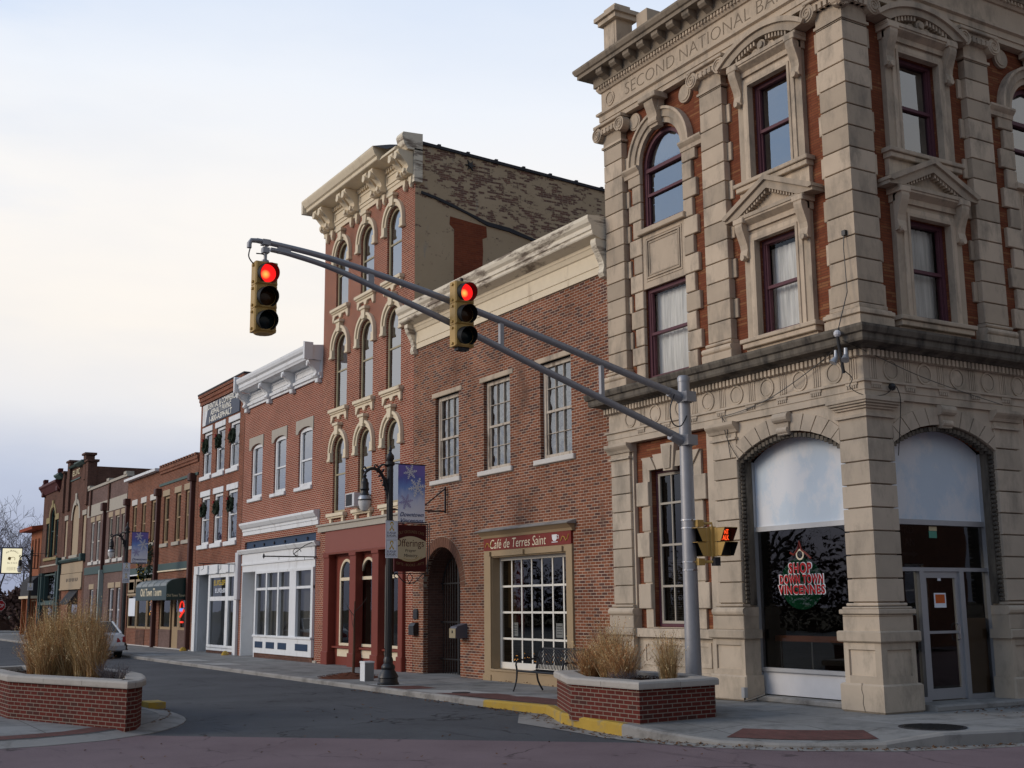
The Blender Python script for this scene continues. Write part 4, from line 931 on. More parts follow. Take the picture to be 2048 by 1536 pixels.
st_ = mixn(N, L, nzb, (.42, .315, .195), (.55, .42, .275)); st_ = mixn(N, L, rng(N, L, noise(N, L, g.outputs['Position'], 7, 6, .7), .62, .7), st_, (.11, .085, .06))
st_ = mixn(N, L, rng(N, L, noise(N, L, g.outputs['Position'], 1.3, 6, .7, (1, 2.2, .5)), .60, .72), st_, (.36, .32, .26))
L.new(mixn(N, L, expb, st_, bt.outputs['Color']), bs.inputs['Base Color']); bs.inputs['Roughness'].default_value = .95
bpn = N.new('ShaderNodeBump'); bpn.inputs['Distance'].default_value = .02; bpn.inputs['Strength'].default_value = .7; bpn.invert = True
L.new(expb, bpn.inputs['Height']); L.new(bpn.outputs[0], bs.inputs['Normal'])
b.build('flank_wall', m, four, recalc=False)
q = MB(FX(X1)); q.ext([(1.42, 9.6), (2.42, 9.6), (2.40, 11.6), (2.46, 12.6), (2.44, 13.0), (2.60, 13.08), (2.58, 13.42), (1.30, 13.56), (1.28, 13.30), (1.44, 13.16)], -.02, .012); q.build('brick_patch', M['patch_brick'], four)
q = MB(FX(X1)); pts = [(.30, 14.12), (.8, 14.02), (1.4, 13.86), (1.9, 13.72), (2.6, 13.46), (3.4, 13.38), (4.3, 13.20), (5.5, 13.05), (6.6, 12.84), (7.8, 12.6), (9.2, 12.3), (10.6, 12.0), (12.5, 11.7), (15, 11.2)]
q.strip(pts, [(p[0], p[1]+.06+.07*random.random()) for p in pts], -.01, .05); q.build('old_roof_line', M['roof'], four)
q = MB(FX(X1))
for k_ in range(6): a = k_*pi/3; q.ext([(2.0+.06*cos(a-.6), 15.33+.06*sin(a-.6)), (2.0+.19*cos(a), 15.33+.19*sin(a)), (2.0+.06*cos(a+.6), 15.33+.06*sin(a+.6))], .0, .05)
q.disc(2.0, 15.33, .07, 0, .07, 10); q.build('iron_star', M['black_iron'], four)
q = MB()
def slope(y): return 15.76-(y-.1)*.05
q.add([(X1+d, y, slope(y)+z) for y in (.2, 17) for d, z in ((-.35, -.05), (.06, -.05), (.06, .04), (-.35, .10))], [(0, 1, 5, 4), (1, 2, 6, 5), (2, 3, 7, 6), (0, 3, 2, 1), (4, 5, 6, 7)])
for i in range(16): y = .9+i*1.02; q.box(X1-.2, X1+.07, y-.05, y+.05, slope(y)-.02, slope(y)+.085)
q.build('parapet_coping', M['roof'], four)
q = MB(); q.add([(X0, .1, -.3), (X0, 17, -.3), (X0, 17, 14.8), (X0, .1, 15.6), (X1, 17, -.3), (X1, 17, 14.9), (X1-.05, .1, 14.9), (X1, .12, -.3), (X1, .12, 9.1), (X1, 17, 9.1)], [(0, 1, 2, 3), (1, 4, 5, 2), (7, 4, 9, 8)]); q.build('side_walls', M['red_brick'], four, recalc=False)
q = MB(); q.add([(X0, .1, 15.3), (X1, .1, 15.3), (X1, 17, 14.5), (X0, 17, 14.5)], [(0, 1, 2, 3)]); q.build('roof', M['roof'], four, recalc=False)
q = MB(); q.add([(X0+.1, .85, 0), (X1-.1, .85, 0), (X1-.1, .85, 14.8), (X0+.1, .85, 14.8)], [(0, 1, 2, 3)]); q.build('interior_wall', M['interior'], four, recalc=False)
q = MB(F)
q.prof([(0, 14.60), (.06, 14.60), (.06, 14.74), (.09, 14.75), (.09, 15.42), (0, 15.42)], X0-.02, X1+.02)
for i in range(3):
    a = -23.05+i*2.12; q.ring(outline(a-.42, a+.62, 14.86, 15.20), outline(a-.36, a+.56, 14.92, 15.14), .08, .12)
q.build('frieze', M['cream_paint'], four)
q = MB(F); u = X0+.1
while u < X1-.1: q.box(u, u+.09, .08, .17, 15.26, 15.40); u += .17
q.build('dentil_row', M['cream_paint'], four)
q = MB(F); q.prof([(0, 15.42), (.20, 15.42), (.66, 15.50), (.68, 15.52), (.68, 15.62), (.74, 15.66), (.80, 15.80), (.82, 15.86), (.82, 15.92), (.1, 16.02), (0, 15.9)], X0-.3, X1-1.35)
q.prof([(0, 15.42), (.20, 15.42), (.60, 15.48), (.55, 15.60), (.1, 15.7), (0, 15.6)], X1-1.35, X1-.25)
q.build('cornice', M['cream_paint'], four)
q = MB(F); q.box(X0-.36, X0-.22, .0, .80, 15.46, 15.9); q.build('cornice_end', M['worn_paint'], four)
q = MB(); q.add([(X1-1.36, -.72, 15.93), (X1-.9, -.45, 15.72), (X1-.42, -.1, 15.80), (X1-.45, .7, 15.92), (X1-1.4, .7, 16.1), (X1-1.9, -.2, 16.24), (X1-2.9, -.62, 16.02), (X1-1.2, -.2, 16.02)], [(0, 1, 7), (1, 2, 3), (1, 3, 7), (3, 4, 7), (4, 5, 7), (5, 6, 7), (6, 0, 7)])
q.build('torn_roofing', M['roof'], four, recalc=False)
q = MB(F); q.prof([(-.2, 15.45), (.30, 15.45), (.42, 15.58), (.50, 15.86), (.46, 15.96), (-.2, 16.0)], X1-.34, X1+.10); q.box(X1-.1, X1+.1, -.2, .08, 14.45, 15.5); q.build('corner_block', M['worn_paint'], four)
q = MB(F)
for a in (X0+.35, X0+.82, -22.05, -21.58, -19.88, -19.42, -17.92, -17.5):
    console(q, a-.16, a+.16, 15.42, 14.70, .5, .08); q.disc(a, 15.24, .11, .1, .62, 12); q.disc(a, 14.82, .08, .05, .36, 10)
    q.ext([(a-.10, 14.66), (a+.10, 14.66), (a+.07, 14.45), (a, 14.32), (a-.07, 14.45)], 0, .12); q.ball((a, .07, 14.36), .06, 8); q.cut()
q.build_each('cornice_bracket', M['cream_paint'], four)
fourw = mat('olive_cream_sash', (.40, .34, .22), .7, .1, 5)
for i, (a, b_, z0, z1) in enumerate(wins):
    c = (a+b_)/2
    window(four, F, a, b_, z0, z1, -.07, fourw, M['bright_glass'], rise=.53, ft=.085, fd=.06, rail=.5, railh=.05, sk=.15)
    h = MB(F)
    h.arch(c, z1, .56, .66, 0, .06, n=18); h.arch(c, z1, .66, .76, 0, .11, n=18)
    for q in (-1, 1): h.box(c+q*.66-.10, c+q*.66+.10, 0, .11, z1-.22, z1); h.cham(c+q*.67-.13, c+q*.67+.13, 0, .13, z1-.30, z1-.22, .01)
    h.ext([(c-.11, z1+.55), (c+.11, z1+.55), (c+.17, z1+.92), (c-.17, z1+.92)], 0, .15); h.cham(c-.23, c+.23, 0, .19, z1+.86, z1+.95, .01)
    h.build('window_hood', M['cream_paint'], four)
    s = MB(F); s.cham(c-.72, c+.72, -.1, .16, z0-.13, z0-.02, .012); s.box(c-.68, c+.68, -.1, .11, z0-.18, z0-.13)
    if z0 > 5:
        s.ext([(c-.66, z0-.18), (c+.66, z0-.18), (c+.66, z0-.42), (c+.60, z0-.48), (c+.53, z0-.38), (c+.45, z0-.27), (c+.14, z0-.27), (c+.06, z0-.38), (c, z0-.40), (c-.06, z0-.38), (c-.14, z0-.27), (c-.45, z0-.27), (c-.53, z0-.38), (c-.60, z0-.48), (c-.66, z0-.42)], 0, .07)
    else:
        for q in (-.5, .5): s.box(c+q-.08, c+q+.08, 0, .08, z0-.32, z0-.18)
    s.build('window_sill', M['cream_paint'], four)
ac = thing('air_conditioner', 'pale boxy window air conditioner under the middle arched window of the tall brick building', 'air conditioner', (-20.75, -.05, 4.84))
b = MB(); b.box(-21.13, -20.45, -.42, .10, 4.82, 5.24); b.build('casing', M['white_metal'], ac)
b = MB()
for i in range(12): b.box(-21.08, -20.62, -.428, -.421, 4.86+i*.03, 4.876+i*.03)
b.box(-21.09, -20.61, -.4225, -.4205, 4.85, 5.21); b.build('grille', M['dark_metal'], ac)
# its shopfront
s = MB(F); s.box(X0+.1, X1-.65, -.1, .12, 4.22, 4.44); s.cham(X0+.04, X1-.6, -.1, .17, 4.40, 4.47, .01); s.build('stone_band', M['grey_stone'], four)
s = MB(F); s.box(-23.85, -17.95, -.15, .07, 3.52, 4.22); s.prof([(0, 3.44), (.12, 3.44), (.14, 3.50), (.08, 3.54), (0, 3.54)], -23.9, -17.9); s.build('sign_fascia', mat('faded_red_fascia', (.25, .085, .065), .6, .08, 2), four)
s = MB(F)
for a, b_ in ((-23.88, -23.42), (-21.70, -21.22), (-19.98, -19.52), (-18.14, -17.84)):
    s.cham(a, b_, -.2, .10, .3, 3.45, .012); s.cham(a-.04, b_+.04, -.2, .14, -.15, .32, .02); s.cham(a-.03, b_+.03, -.2, .13, 3.34, 3.46, .012)
SW = ((-23.02, -21.95), (-21.32, -20.22), (-19.56, -18.42))
for a, b_ in ((-23.42, -21.70), (-21.22, -19.98), (-19.52, -18.14)):
    s.box(a, b_, -.25, -.14, -.15, .48); s.box(a, b_, -.25, -.03, .44, .50); s.box(a, b_, -.25, -.12, 3.38, 3.46)
    u0, u1 = a+.40 if b_ == -21.70 else a+.0, b_-.1
for (a, b_), (p0, p1) in zip(SW, ((-23.42, -21.70), (-21.22, -19.98), (-19.52, -18.14))):
    s.ext([(p0, .48), (p1, .48), (p1, 3.4), (p0, 3.4)], -.26, -.16, [outline(a+.02, b_-.02, .54, 2.72, .53)])
s.build('shopfront', M['red_paint'], four)
for a, b_ in SW:
    window(four, F, a, b_, .52, 2.74, -.13, M['cream_paint'], M['shop_glass'], rise=.54, ft=.085, fd=.07, name='shop_window', extra=lambda q: q.box(a+.05, b_-.05, -.19, -.125, 2.58, 2.68))
    s = MB(F); s.box(a-.1, b_+.1, -.15, -.12, .18, .42); s.build('cream_panel', M['cream_paint'], four)
# ================================================================== white cornice building
wh = thing('two_storey_building', 'two storey bright red brick building with white bracketed cornice and white shopfront with blue panels', 'building', (-28.5, .1, -.15))
X0, X1 = -32.80, -24.53
WW = ((-31.85, -30.55), (-29.25, -27.97), (-26.70, -25.36))
wall(F, [(X0, -.3), (X1, -.3), (X1, 10.3), (X0, 10.3)], [outline(a, b_, 5.93, 7.86, .20) for a, b_ in WW]+[outline(-32.35, -24.85, -.2, 4.27)], 0, .15, 'brick_wall', M['white_bldg_brick'], wh)
body(wh, X0, X1, .1, 16, -.3, 10.4, M['red_brick'], depth=1.8)
for a, b_ in WW:
    window(wh, F, a, b_, 5.93, 7.86, -.06, M['white_paint'], M['bright_glass'], rise=.18, ft=.13, fd=.1, rail=.45)
    s = MB(F); s.ext([(a-.25, 8.36), (a-.25, 7.86), (a-.02, 7.86)]+list(reversed(outline(a-.02, b_+.02, 0, 7.87, .19)[2:]))+[(b_+.1, 7.86), (b_+.1, 8.36)], -.05, .03); s.build('lintel', M['grey_stone'], wh)
    s = MB(F); slab_lintel(s, a-.22, b_+.06, 5.80, 5.93, -.1, .08); s.build('window_sill', M['white_paint'], wh)
s = MB(F); s.prof([(0, 9.58), (.08, 9.58), (.08, 9.66), (.14, 9.68), (.14, 9.78), (.05, 9.80), (.05, 10.2), (0, 10.2)], X0+.25, X1)
s.prof([(.0, 10.2), (.12, 10.2), (.50, 10.24), (.52, 10.30), (.55, 10.34), (.55, 10.46), (.62, 10.52), (.65, 10.62), (.65, 10.70), (-.4, 10.80), (-.4, 10.2)], X0+.62, X1-.02)
for u in (-31.2, -29.9, -28.75, -27.4, -26.3, -25.1):
    pass
s.ring(outline(-32.2, -29.95, 9.88, 10.14), outline(-32.12, -30.03, 9.94, 10.08), .04, .08); s.ring(outline(-29.55, -27.45, 9.88, 10.14), outline(-29.47, -27.53, 9.94, 10.08), .04, .08); s.ring(outline(-27.0, -24.8, 9.88, 10.14), outline(-26.92, -24.88, 9.94, 10.08), .04, .08)
s.build('cornice', M['white_paint'], wh)
s = MB(F)
for u in (X0+.45, -29.75, -27.25, X1-.22): console(s, u-.13, u+.13, 10.2, 9.62, .44, .05); s.cham(u-.13, u+.13, 0, .16, 9.44, 9.60, .02); s.disc(u, 10.08, .08, .2, .52, 10); s.cut()
s.build_each('cornice_bracket', M['white_paint'], wh)
s = MB(F)
for u in (X0+.52, X1-.12): s.ext([(u, 10.2), (u+.14, 10.2), (u+.14, 10.80), (u, 10.84)], .38, .70); s.cut()
s.build_each('cornice_end', M['white_paint'], wh)
s = MB(F); s.prof([(0, 4.52), (.05, 4.52), (.05, 4.66), (.08, 4.68), (.08, 4.76), (.14, 4.80), (.22, 4.92), (.22, 5.0), (0, 5.05)], X0+.25, X1+.2) if False else s.prof([(0, 4.52), (.05, 4.52), (.05, 4.66), (.08, 4.68), (.08, 4.76), (.14, 4.80), (.22, 4.92), (.22, 5.0), (0, 5.05)], X0+.3, X1-.05)
s.build('string_cornice', M['white_paint'], wh)
s = MB(F); s.box(-32.3, -24.85, -.12, -.06, 3.92, 4.27); bb = s.build('blue_band', M['navy'], wh)
s = MB(F)
for i in range(6): u = -31.35+i*1.12; s.lathe([(.06, -.02), (.04, .03), (.001, .05)], (0, 0, 0), 8) if False else s.disc(u, 4.10, .055, -.06, -.02, 8); s.cut()
s.build_each('rosette', M['sign_black'], bb)
s = MB(F); s.prof([(-.2, 3.80), (.12, 3.80), (.16, 3.86), (.20, 3.92), (.2, 3.96), (-.2, 3.96)], X0+.1, X1+.02); s.box(-32.45, -24.80, -.2, .06, 3.42, 3.80); s.box(-32.45, -24.80, -.2, .085, 3.36, 3.43); s.box(-32.45, -24.8, -.2, .04, 3.10, 3.36); s.build('sign_fascia', M['white_paint'], wh)
s = MB(F)
s.box(-30.75, -24.86, -.05, .10, .08, .68); s.cham(-30.8, -24.86, -.05, .14, .66, .74, .01)
for u in (-30.72, -29.50, -28.25, -27.02): s.box(u-.07, u+.07, -.1, .08, .74, 3.0)
s.box(-26.95, -26.45, -.1, .078, .74, 3.0); s.box(-25.05, -24.86, -.1, .08, .74, 3.0); s.box(-30.75, -24.86, -.1, .06, 2.38, 2.47); s.box(-30.76, -24.855, -.1, .085, 3.0, 3.098)
s.build('shopfront', M['white_paint'], wh)
for u0, u1 in ((-30.65, -29.57), (-29.43, -28.32), (-28.18, -27.09), (-26.45, -25.05)):
    s = MB(F); s.poly(outline(u0, u1, .74, 3.0), -.02); s.build('shop_window', M['shop_glass'], wh, recalc=False)
    s = MB(F); s.box(u0+.12, u1-.12, .10, .112, .27, .50); s.build('blue_panel', M['navy'], wh)
s = MB(F); s.box(-30.7, -24.9, -.24, -.20, 0.7, 3.05); s.build('shop_blind', mat('grey_paper', (.30, .31, .32), .9, .3, 1), wh)
s = MB(F); s.box(-30.75, -24.86, -.05, .06, -.3, .08); s.build('brick_plinth', M['dark_brick'], wh)
s = MB(F); s.box(-32.35, -30.8, -1.2, -1.15, -.2, 3.12); s.box(-32.4, -32.33, -1.2, .06, -.25, 3.12); s.box(-31.35, -31.28, -1.16, -1.12, -.1, 3.0); s.box(-30.86, -30.78, -1.2, .05, -.1, 3.1); s.build('doorway', M['white_paint'], wh)
s = MB(F); s.ball((-31.45, -1.1, .95), .04, 8); s.build('door_knob', M['dark_metal'], wh)
s = MB(F); s.cham(X1-.42, X1-.05, -.1, .05, -.3, -.02, .02); s.cham(X1+.02, X1+.28, -.1, .06, -.3, .03, .02) if False else None; s.build('foot_stone', M['grey_stone'], wh)
br = thing('sign_bracket', 'empty black scrolled iron sign arm projecting from the white shopfront', 'bracket', (-24.75, .1, 3.4))
b = MB(); b.tube([(-24.72, .1, 3.42), (-24.72, -1.75, 3.42)], .022, 6); b.tube([(-24.72, .1, 3.98), (-24.72, -.35, 3.80), (-24.72, -.75, 3.5), (-24.72, -.62, 3.42)], .014, 5)
b.tube([(-24.72, -.62+.14*cos(t*.5), 3.58+.12*sin(t*.5)) for t in range(11)], .012, 5); b.lathe([(.001, -.08), (.04, -.02), (.03, .05), (.001, .1)], (-24.72, -1.78, 3.42), 6)
for y in (-.35, -1.25): b.tube([(-24.72, y, 3.42), (-24.72, y, 3.3)], .008, 4)
b.build('arm', M['black_iron'], br)
# ================================================================== three storey building with painted banner
th = thing('three_storey_building', 'narrow three storey brick building with white window trim, wreaths and a white shopfront', 'building', (-36, .1, -.15))
F = FY(.10); X0, X1 = -39.0, -32.85
TW = []
for z0, z1 in ((7.42, 9.36), (4.42, 6.52)):
    for a, b_ in ((-38.45, -37.22), (-36.60, -35.38), (-34.72, -33.46)): TW.append((a, b_, z0, z1))
wall(F, [(X0, -.3), (X1, -.3), (X1, 11.1), (X0, 11.1)], [outline(*t) for t in TW]+[outline(-38.75, -33.0, -.25, 3.16)], 0, .15, 'brick_wall', M['brown_brick'], th)
body(th, X0, X1, .1, 16, -.3, 11.1, M['brown_brick'], depth=1.7)
s = MB(F); s.box(X0-.03, X1+.05, 0, .06, 10.66, 10.82); s.box(X0-.05, X1+.1, -.2, .10, 10.82, 11.0); s.box(X0-.08, X1+.2, -.3, .15, 11.0, 11.12); s.build('parapet', M['brown_brick'], th)
s = MB(F); s.box(X0-.08, X1+.22, -.3, .17, 11.12, 11.19); s.build('parapet_coping', M['roof'], th)
for a, b_, z0, z1 in TW:
    window(th, F, a, b_, z0, z1, -.06, M['white_paint'], M['old_glass'], ft=.12, fd=.1, rail=.52, curtain=[('white_blind', .05, .95, .55, .97)])
    s = MB(F); slab_lintel(s, a-.16, b_+.06, z1, z1+.25, -.06, .03); s.build('lintel', M['white_paint'], th)
    s = MB(F); slab_lintel(s, a-.26, b_+.04, z0-.18, z0, -.1, .08); s.build('window_sill', M['white_paint'], th)
def wreath(name, label, group, x, y, z, r, t, n=90, bow=True, lights=False):
    o = thing(name, label, 'wreath', (x, y, z), group); b = MB(); 
    for i in range(n):
        a = random.random()*2*pi; q = random.gauss(0, .4); rr = r+t*q; p = Vector((x+rr*cos(a), y-random.random()*t*.8, z+rr*sin(a)))
        d = Vector((cos(a+1.3)+random.gauss(0, .6), random.gauss(0, .5), sin(a+1.3)+random.gauss(0, .6))).normalized()*t*.9; sd_ = d.orthogonal().normalized()*t*.28
        b.add([tuple(p-sd_), tuple(p+sd_), tuple(p+d)], [(0, 1, 2)])
    b.tube([(x+r*cos(k*pi/10), y-t*.3, z+r*sin(k*pi/10)) for k in range(21)], t*.55, 6)
    b.build('ring', M['wreath'], o, recalc=False)
    if bow:
        b = MB(); b.ext([(x-.16, z+r+.06), (x, z+r), (x+.16, z+r+.07), (x+.14, z+r-.10), (x, z+r-.03), (x-.14, z+r-.1)], -(y-t), -(y-t)+.03) if False else b.box(x-.05, x+.05, y-t-.05, y-t, z+r-.06, z+r+.05)
        b.build('bow', M['ribbon_red'], o)
    return o
pos = ['left', 'middle', 'right']
for i, (a, b_, z0, z1) in enumerate(TW):
    zc = z1-.62
    wreath('wreath', f'dark green wreath in the {pos[i%3]} {"top" if i < 3 else "middle"} storey window of the white trimmed three storey building', 'wreaths in the white trimmed windows', (a+b_)/2+.02, .04, zc, .23, .15)
bn = thing('banner_sign', 'grey wall sign with white paving firm lettering above the top windows', 'sign', (-36.1, .08, 9.7))
b = MB(F); b.box(-38.55, -33.45, .005, .05, 9.68, 10.60); b.build('panel', mat('banner_grey', (.085, .10, .135), .6, .06), bn)
b = MB(F); b.ext([(-38.55, 9.66), (-38.05, 9.66), (-37.8, 10.36), (-33.45, 10.36), (-33.45, 10.62), (-38.55, 10.62)], .05, .055) if False else b.ext([(-38.55, 9.68), (-38.12, 9.68), (-37.85, 10.32), (-37.85, 10.6), (-38.55, 10.6)], .05, .056); b.build('white_border', M['white_paint'], bn)
b = MB(F); b.text('RESIDENTIAL & COMMERCIAL', -38.45, -33.5, 10.32, 10.585, .0565, .004, 0, .02); b.text('ASPHALT PAVING', -37.4, -34.55, 10.03, 10.29, .0565, .004, 0, .02); b.text('1-800-ASPHALT', -37.55, -34.4, 9.73, 9.99, .0565, .004, 0, .02); b.build('sign_lettering', mat('banner_letters', (.8, .77, .68), .6), bn)
s = MB(F); s.box(-38.85, -33.0, -.1, .10, 3.14, 3.52)
for u in (-38.3, -36.9, -35.5, -34.1): s.box(u-.22, u+.22, .10, .16, 3.16, 3.50)
s.box(-38.88, -37.55, -.02, .08, -.25, 3.14) if False else s.box(-38.88, -38.45, -.1, .10, -.25, 3.14); s.box(-38.45, -38.40, -1.3, .0, -.25, 3.14); s.box(-33.25, -32.9, -.1, .10, -.25, 3.52)
s.box(-36.85, -33.25, -.1, .05, .02, .14)
for u0, u1 in ((-36.85, -36.6), (-34.5, -34.15), (-33.4, -33.25)): s.box(u0, u1, -.1, .04, .1, 3.14)
s.box(-36.85, -33.25, -.1, .03, 2.03, 2.20); s.box(-36.85, -33.25, -.1, .03, 2.98, 3.14); s.box(-36.85, -33.25, -.1, .05, .12, .24)
s.build('shopfront', M['white_paint'], th)
for u0, u1, z0, z1 in ((-36.6, -34.5, .24, 2.03), (-36.6, -34.5, 2.2, 2.98), (-34.15, -33.4, .24, 2.03), (-34.15, -33.4, 2.2, 2.98)):
    s = MB(F); s.poly(outline(u0, u1, z0, z1), -.03); p_ = s.build('shop_window', M['shop_glass'], th, recalc=False)
    if z0 > 2 and u1 == -34.5:
        s = MB(F); s.marks(-36.3, -34.55, 2.66, 2.87, -.029, .002, 8); s.build('window_lettering', M['ribbon_yellow'], p_)
        s = MB(F); s.marks(-36.1, -34.6, 2.36, 2.53, -.029, .002, 7); s.build('window_lettering', M['sign_white'], p_)
s = MB(F); s.box(-36.9, -33.2, -.1, .02, -.3, .02); s.build('brick_plinth', M['dark_brick'], th)
s = MB(F); s.box(-33.85, -33.6, -.5, -.45, .6, 2.0); s.build('pale_door', M['white_paint'], th)
s = MB(F); s.cham(X1-.05-.2, X1+.1, .0, .14, 2.05, 3.9, .02); s.build('pipe_casing', M['white_metal'], th)
for i, (x, lb) in enumerate(((-39.2, 'small yellow kerb stone beside the tavern post'), (-33.3, 'small yellow kerb stone under the white shopfront'))):
    b = MB(); b.lathe([(.16, 0), (.15, .08), (.09, .17), (.02, .2)], (x, -.25, -.12), 8); tag(b.build('yellow_stone', M['yellow_paint'], smooth=True), lb, 'stone')
br = thing('sign_bracket', 'thin black sign arm with hooks projecting over the narrow white shopfront', 'bracket', (-33.0, .1, 3.4))
b = MB(); b.tube([(-33.1, .0, 3.45), (-33.1, -1.5, 3.45)], .02, 5)
for y in (-.6, -1.3): b.tube([(-33.1, y, 3.45), (-33.1, y, 3.25), (-33.1, y-.08, 3.2)], .012, 4)
b.build('arm', M['black_iron'], br)
# ================================================================== tavern
tv = thing('tavern_building', 'two storey orange brick tavern with brown downpipes, green bands and a dark green awning', 'tavern', (-45.5, .1, -.15))
X0, X1 = -52.1, -39.05
VW = [(-44.70, -43.70), (-42.62, -41.72), (-41.0, -40.1), (-50.85, -49.95), (-48.95, -48.1), (-47.1, -46.2)]
wall(F, [(X0, -.3), (X1, -.3), (X1, 8.55), (X0, 8.55)], [outline(a, b_, 4.78 if i < 3 else 4.95, 7.06) for i, (a, b_) in enumerate(VW)]+[outline(-51.2, -45.9, -.1, 2.5), outline(-44.75, -39.5, -.2, 2.5)], 0, .15, 'brick_wall', M['tavern_brick'], tv)
body(tv, X0, X1, .1, 18, -.3, 8.5, M['tavern_brick'], depth=1.7)
for i, (a, b_) in enumerate(VW):
    z0 = 4.78 if i < 3 else 4.95
    window(tv, F, a, b_, z0, 7.06, -.08, M['tan_paint'], M['glass'], ft=.12, fd=.1, rail=.5)
    s = MB(F); slab_lintel(s, a-.2, b_+.05, 7.06, 7.36, -.06, .02); s.build('lintel', M['beige_board'] if i < 3 else M['white_sill'], tv)
    s = MB(F); slab_lintel(s, a-.25, b_+.05, z0-.17, z0, -.06, .08); s.build('window_sill', M['grey_stone'], tv)
s = MB(F); s.box(-45.5, X1, -.3, .06, 8.2, 8.34); s.box(-45.5, X1, -.3, .10, 8.34, 8.5)
for i in range(14): s.box(-45.3+i*.45, -45.05+i*.45, -.3, .14, 8.5, 8.62)
s.build('parapet', M['tavern_brick'], tv)
s = MB(F); s.box(X0, -45.7, -.3, .25, 8.42, 8.55); s.build('white_gutter', M['white_paint'], tv)
s = MB(F); s.box(-45.5, X1, 0, .05, 7.6, 7.72); s.build('string_course', M['aged_green'], tv)
for u0, u1, zt in ((-45.75, -45.05, 7.5), (-40.05, -39.15, 7.7), (-52.15, -51.2, 7.5)):
    s = MB(F); c_ = (u0+u1)/2; s.cham(c_-.12, c_+.12, 0, .19, -.2, zt, .02); s.cham(c_-.2, c_+.2, 0, .30, zt-.35, zt, .04); s.build('downpipe', M['brown_pipe'], tv)
for u0, u1, z0, z1 in ((-45.05, -39.85, 3.5, 3.82), (-51.3, -45.9, 3.44, 3.76)):
    s = MB(F); s.box(u0, u1, 0, .06, z0, z1)
    s.build('green_band', M['teal'], tv)
    s = MB(F); s.box(u0, u1, 0, .09, z0-.06, z0); s.build('pale_trim', M['white_paint'] if u0 < -46 else M['cream_paint'], tv)
s = MB(F); s.box(-51.2, -45.9, -.1, -.0, 2.4, 3.38)
for u in (-50.9, -49.3, -47.6): s.ring(outline(u, u+1.3, 2.55, 3.2), outline(u+.12, u+1.18, 2.67, 3.08), 0, .04)
s.build('panelled_fascia', M['beige_board'], tv)
for u0, u1 in ((-51.1, -49.4), (-49.3, -47.3), (-47.2, -46.0)): window(tv, F, u0, u1, .74, 2.45, -.05, M['tan_paint'], M['shop_glass'], ft=.1, name='shop_window')
s = MB(F); s.box(-51.2, -45.9, -.15, -.03, -.2, .74); s.build('brick_plinth', M['tavern_brick'], tv)
s = MB(F); s.box(-49.1, -47.4, -.03, .0, -.1, .70); s.build('plinth_panel', M['dark_brick'], tv)
for u0, u1 in ((-44.7, -42.9), (-41.4, -39.9)): window(tv, F, u0, u1, .76, 2.5, -.05, M['tan_paint'], M['shop_glass'], ft=.12, name='shop_window')
s = MB(F); s.box(-44.75, -42.8, -.15, -.02, -.2, .76); s.cut(); s.box(-41.5, -39.5, -.15, -.02, -.2, .76); s.cut(); s.build_each('brick_plinth', M['mauve_brick'], tv)
s = MB(F); s.ring(outline(-42.75, -41.6, -.1, 2.4), outline(-42.45, -41.9, .9, 2.2), -.2, -.10); s.box(-42.7, -41.65, -.18, -.12, -.1, .9); dd = s.build('door', M['tan_paint'], tv)
s = MB(F); s.poly(outline(-42.45, -41.9, .9, 2.2), -.15); s.build('pane', M['shop_glass'], dd, recalc=False)
s = MB(F); s.box(-50.95, -49.6, -.048, -.04, 1.35, 2.25); s.build('notice', M['sign_white'], tv)
s = MB(F); s.box(-51.2, -39.1, -.1, .06, -.25, -.06); s.build('pale_footing', M['white_sill'], tv)
aw = MB(F)
P = [(0, 3.08), (.45, 3.05), (.78, 2.97), (.96, 2.84), (1.0, 2.72), (1.0, 2.1), (0, 2.1)]
aw.prof(P, -45.3, -39.85); awn = aw.build('awning', M['awning'], tv)
aw = MB(F); 
for i in range(5):
    u = -45.25+i*1.08; aw.prof([(.50, 3.05), (.79, 2.975), (.97, 2.845), (1.008, 2.72), (.99, 2.72), (.5, 3.0)], u+.04, u+.98)
aw.build('awning_painted_gloss', mat('awning_gloss_colour', (.20, .225, .23), .4, .3, 2), awn)  # pale strips paint the gloss along the curved awning top
aw = MB(F); aw.text('Old Town Tavern', -44.35, -40.65, 2.28, 2.64, 1.002, .006, 0, .02); aw.build('awning_lettering', M['ivory'], awn)
aw = MB(FX(-39.85)); aw.text('Old Town Tavern', -.88, -.02, 2.24, 2.36, .002, .004, 0, .01); aw.build('awning_lettering', M['cream_sign'], awn)
ne = thing('neon_sign', 'glowing red neon sign in the tavern window under the green awning', 'neon sign', (-40.2, .2, 1.6))
b = MB(F)
b.tube([(-40.75+.3*cos(t*.42), .03, 1.78+.25*sin(t*.42)) for t in range(15)], .032, 6); b.tube([(-41.0, .03, 1.35), (-40.7, .03, 1.5), (-40.4, .03, 1.62)], .045, 6); b.tube([(-40.9, .03, 1.12), (-40.5, .03, 1.12)], .04, 6); b.build('red_tube', M['neon_red'], ne)
b = MB(F); b.text('Beer', -40.62, -40.08, 1.55, 1.72, -.08, .02) if False else b.tube([(-41.05, .05, 1.6), (-40.95, .05, 1.72), (-40.85, .05, 1.6), (-40.75, .05, 1.72), (-40.65, .05, 1.6), (-40.5, .05, 1.72)], .025, 5); b.build('blue_tube', M['neon_blue'], ne)
b = MB(F)
for i in range(34): t = random.random(); b.ball((-48.4+(random.random()-.5)*1.2*(1-t), -.45-random.random()*.2, .85+t*1.4), .022, 4)
tag(b.build('christmas_lights', M['warm_bulb']), 'cone of small warm christmas lights inside the left tavern window', 'lights')
g_ = thing('tavern_wreath', 'big dark wreath with yellow lights and a red bow hung above the tavern green band', 'wreath', (-46.6, -.1, 4.1)) 
b = MB()
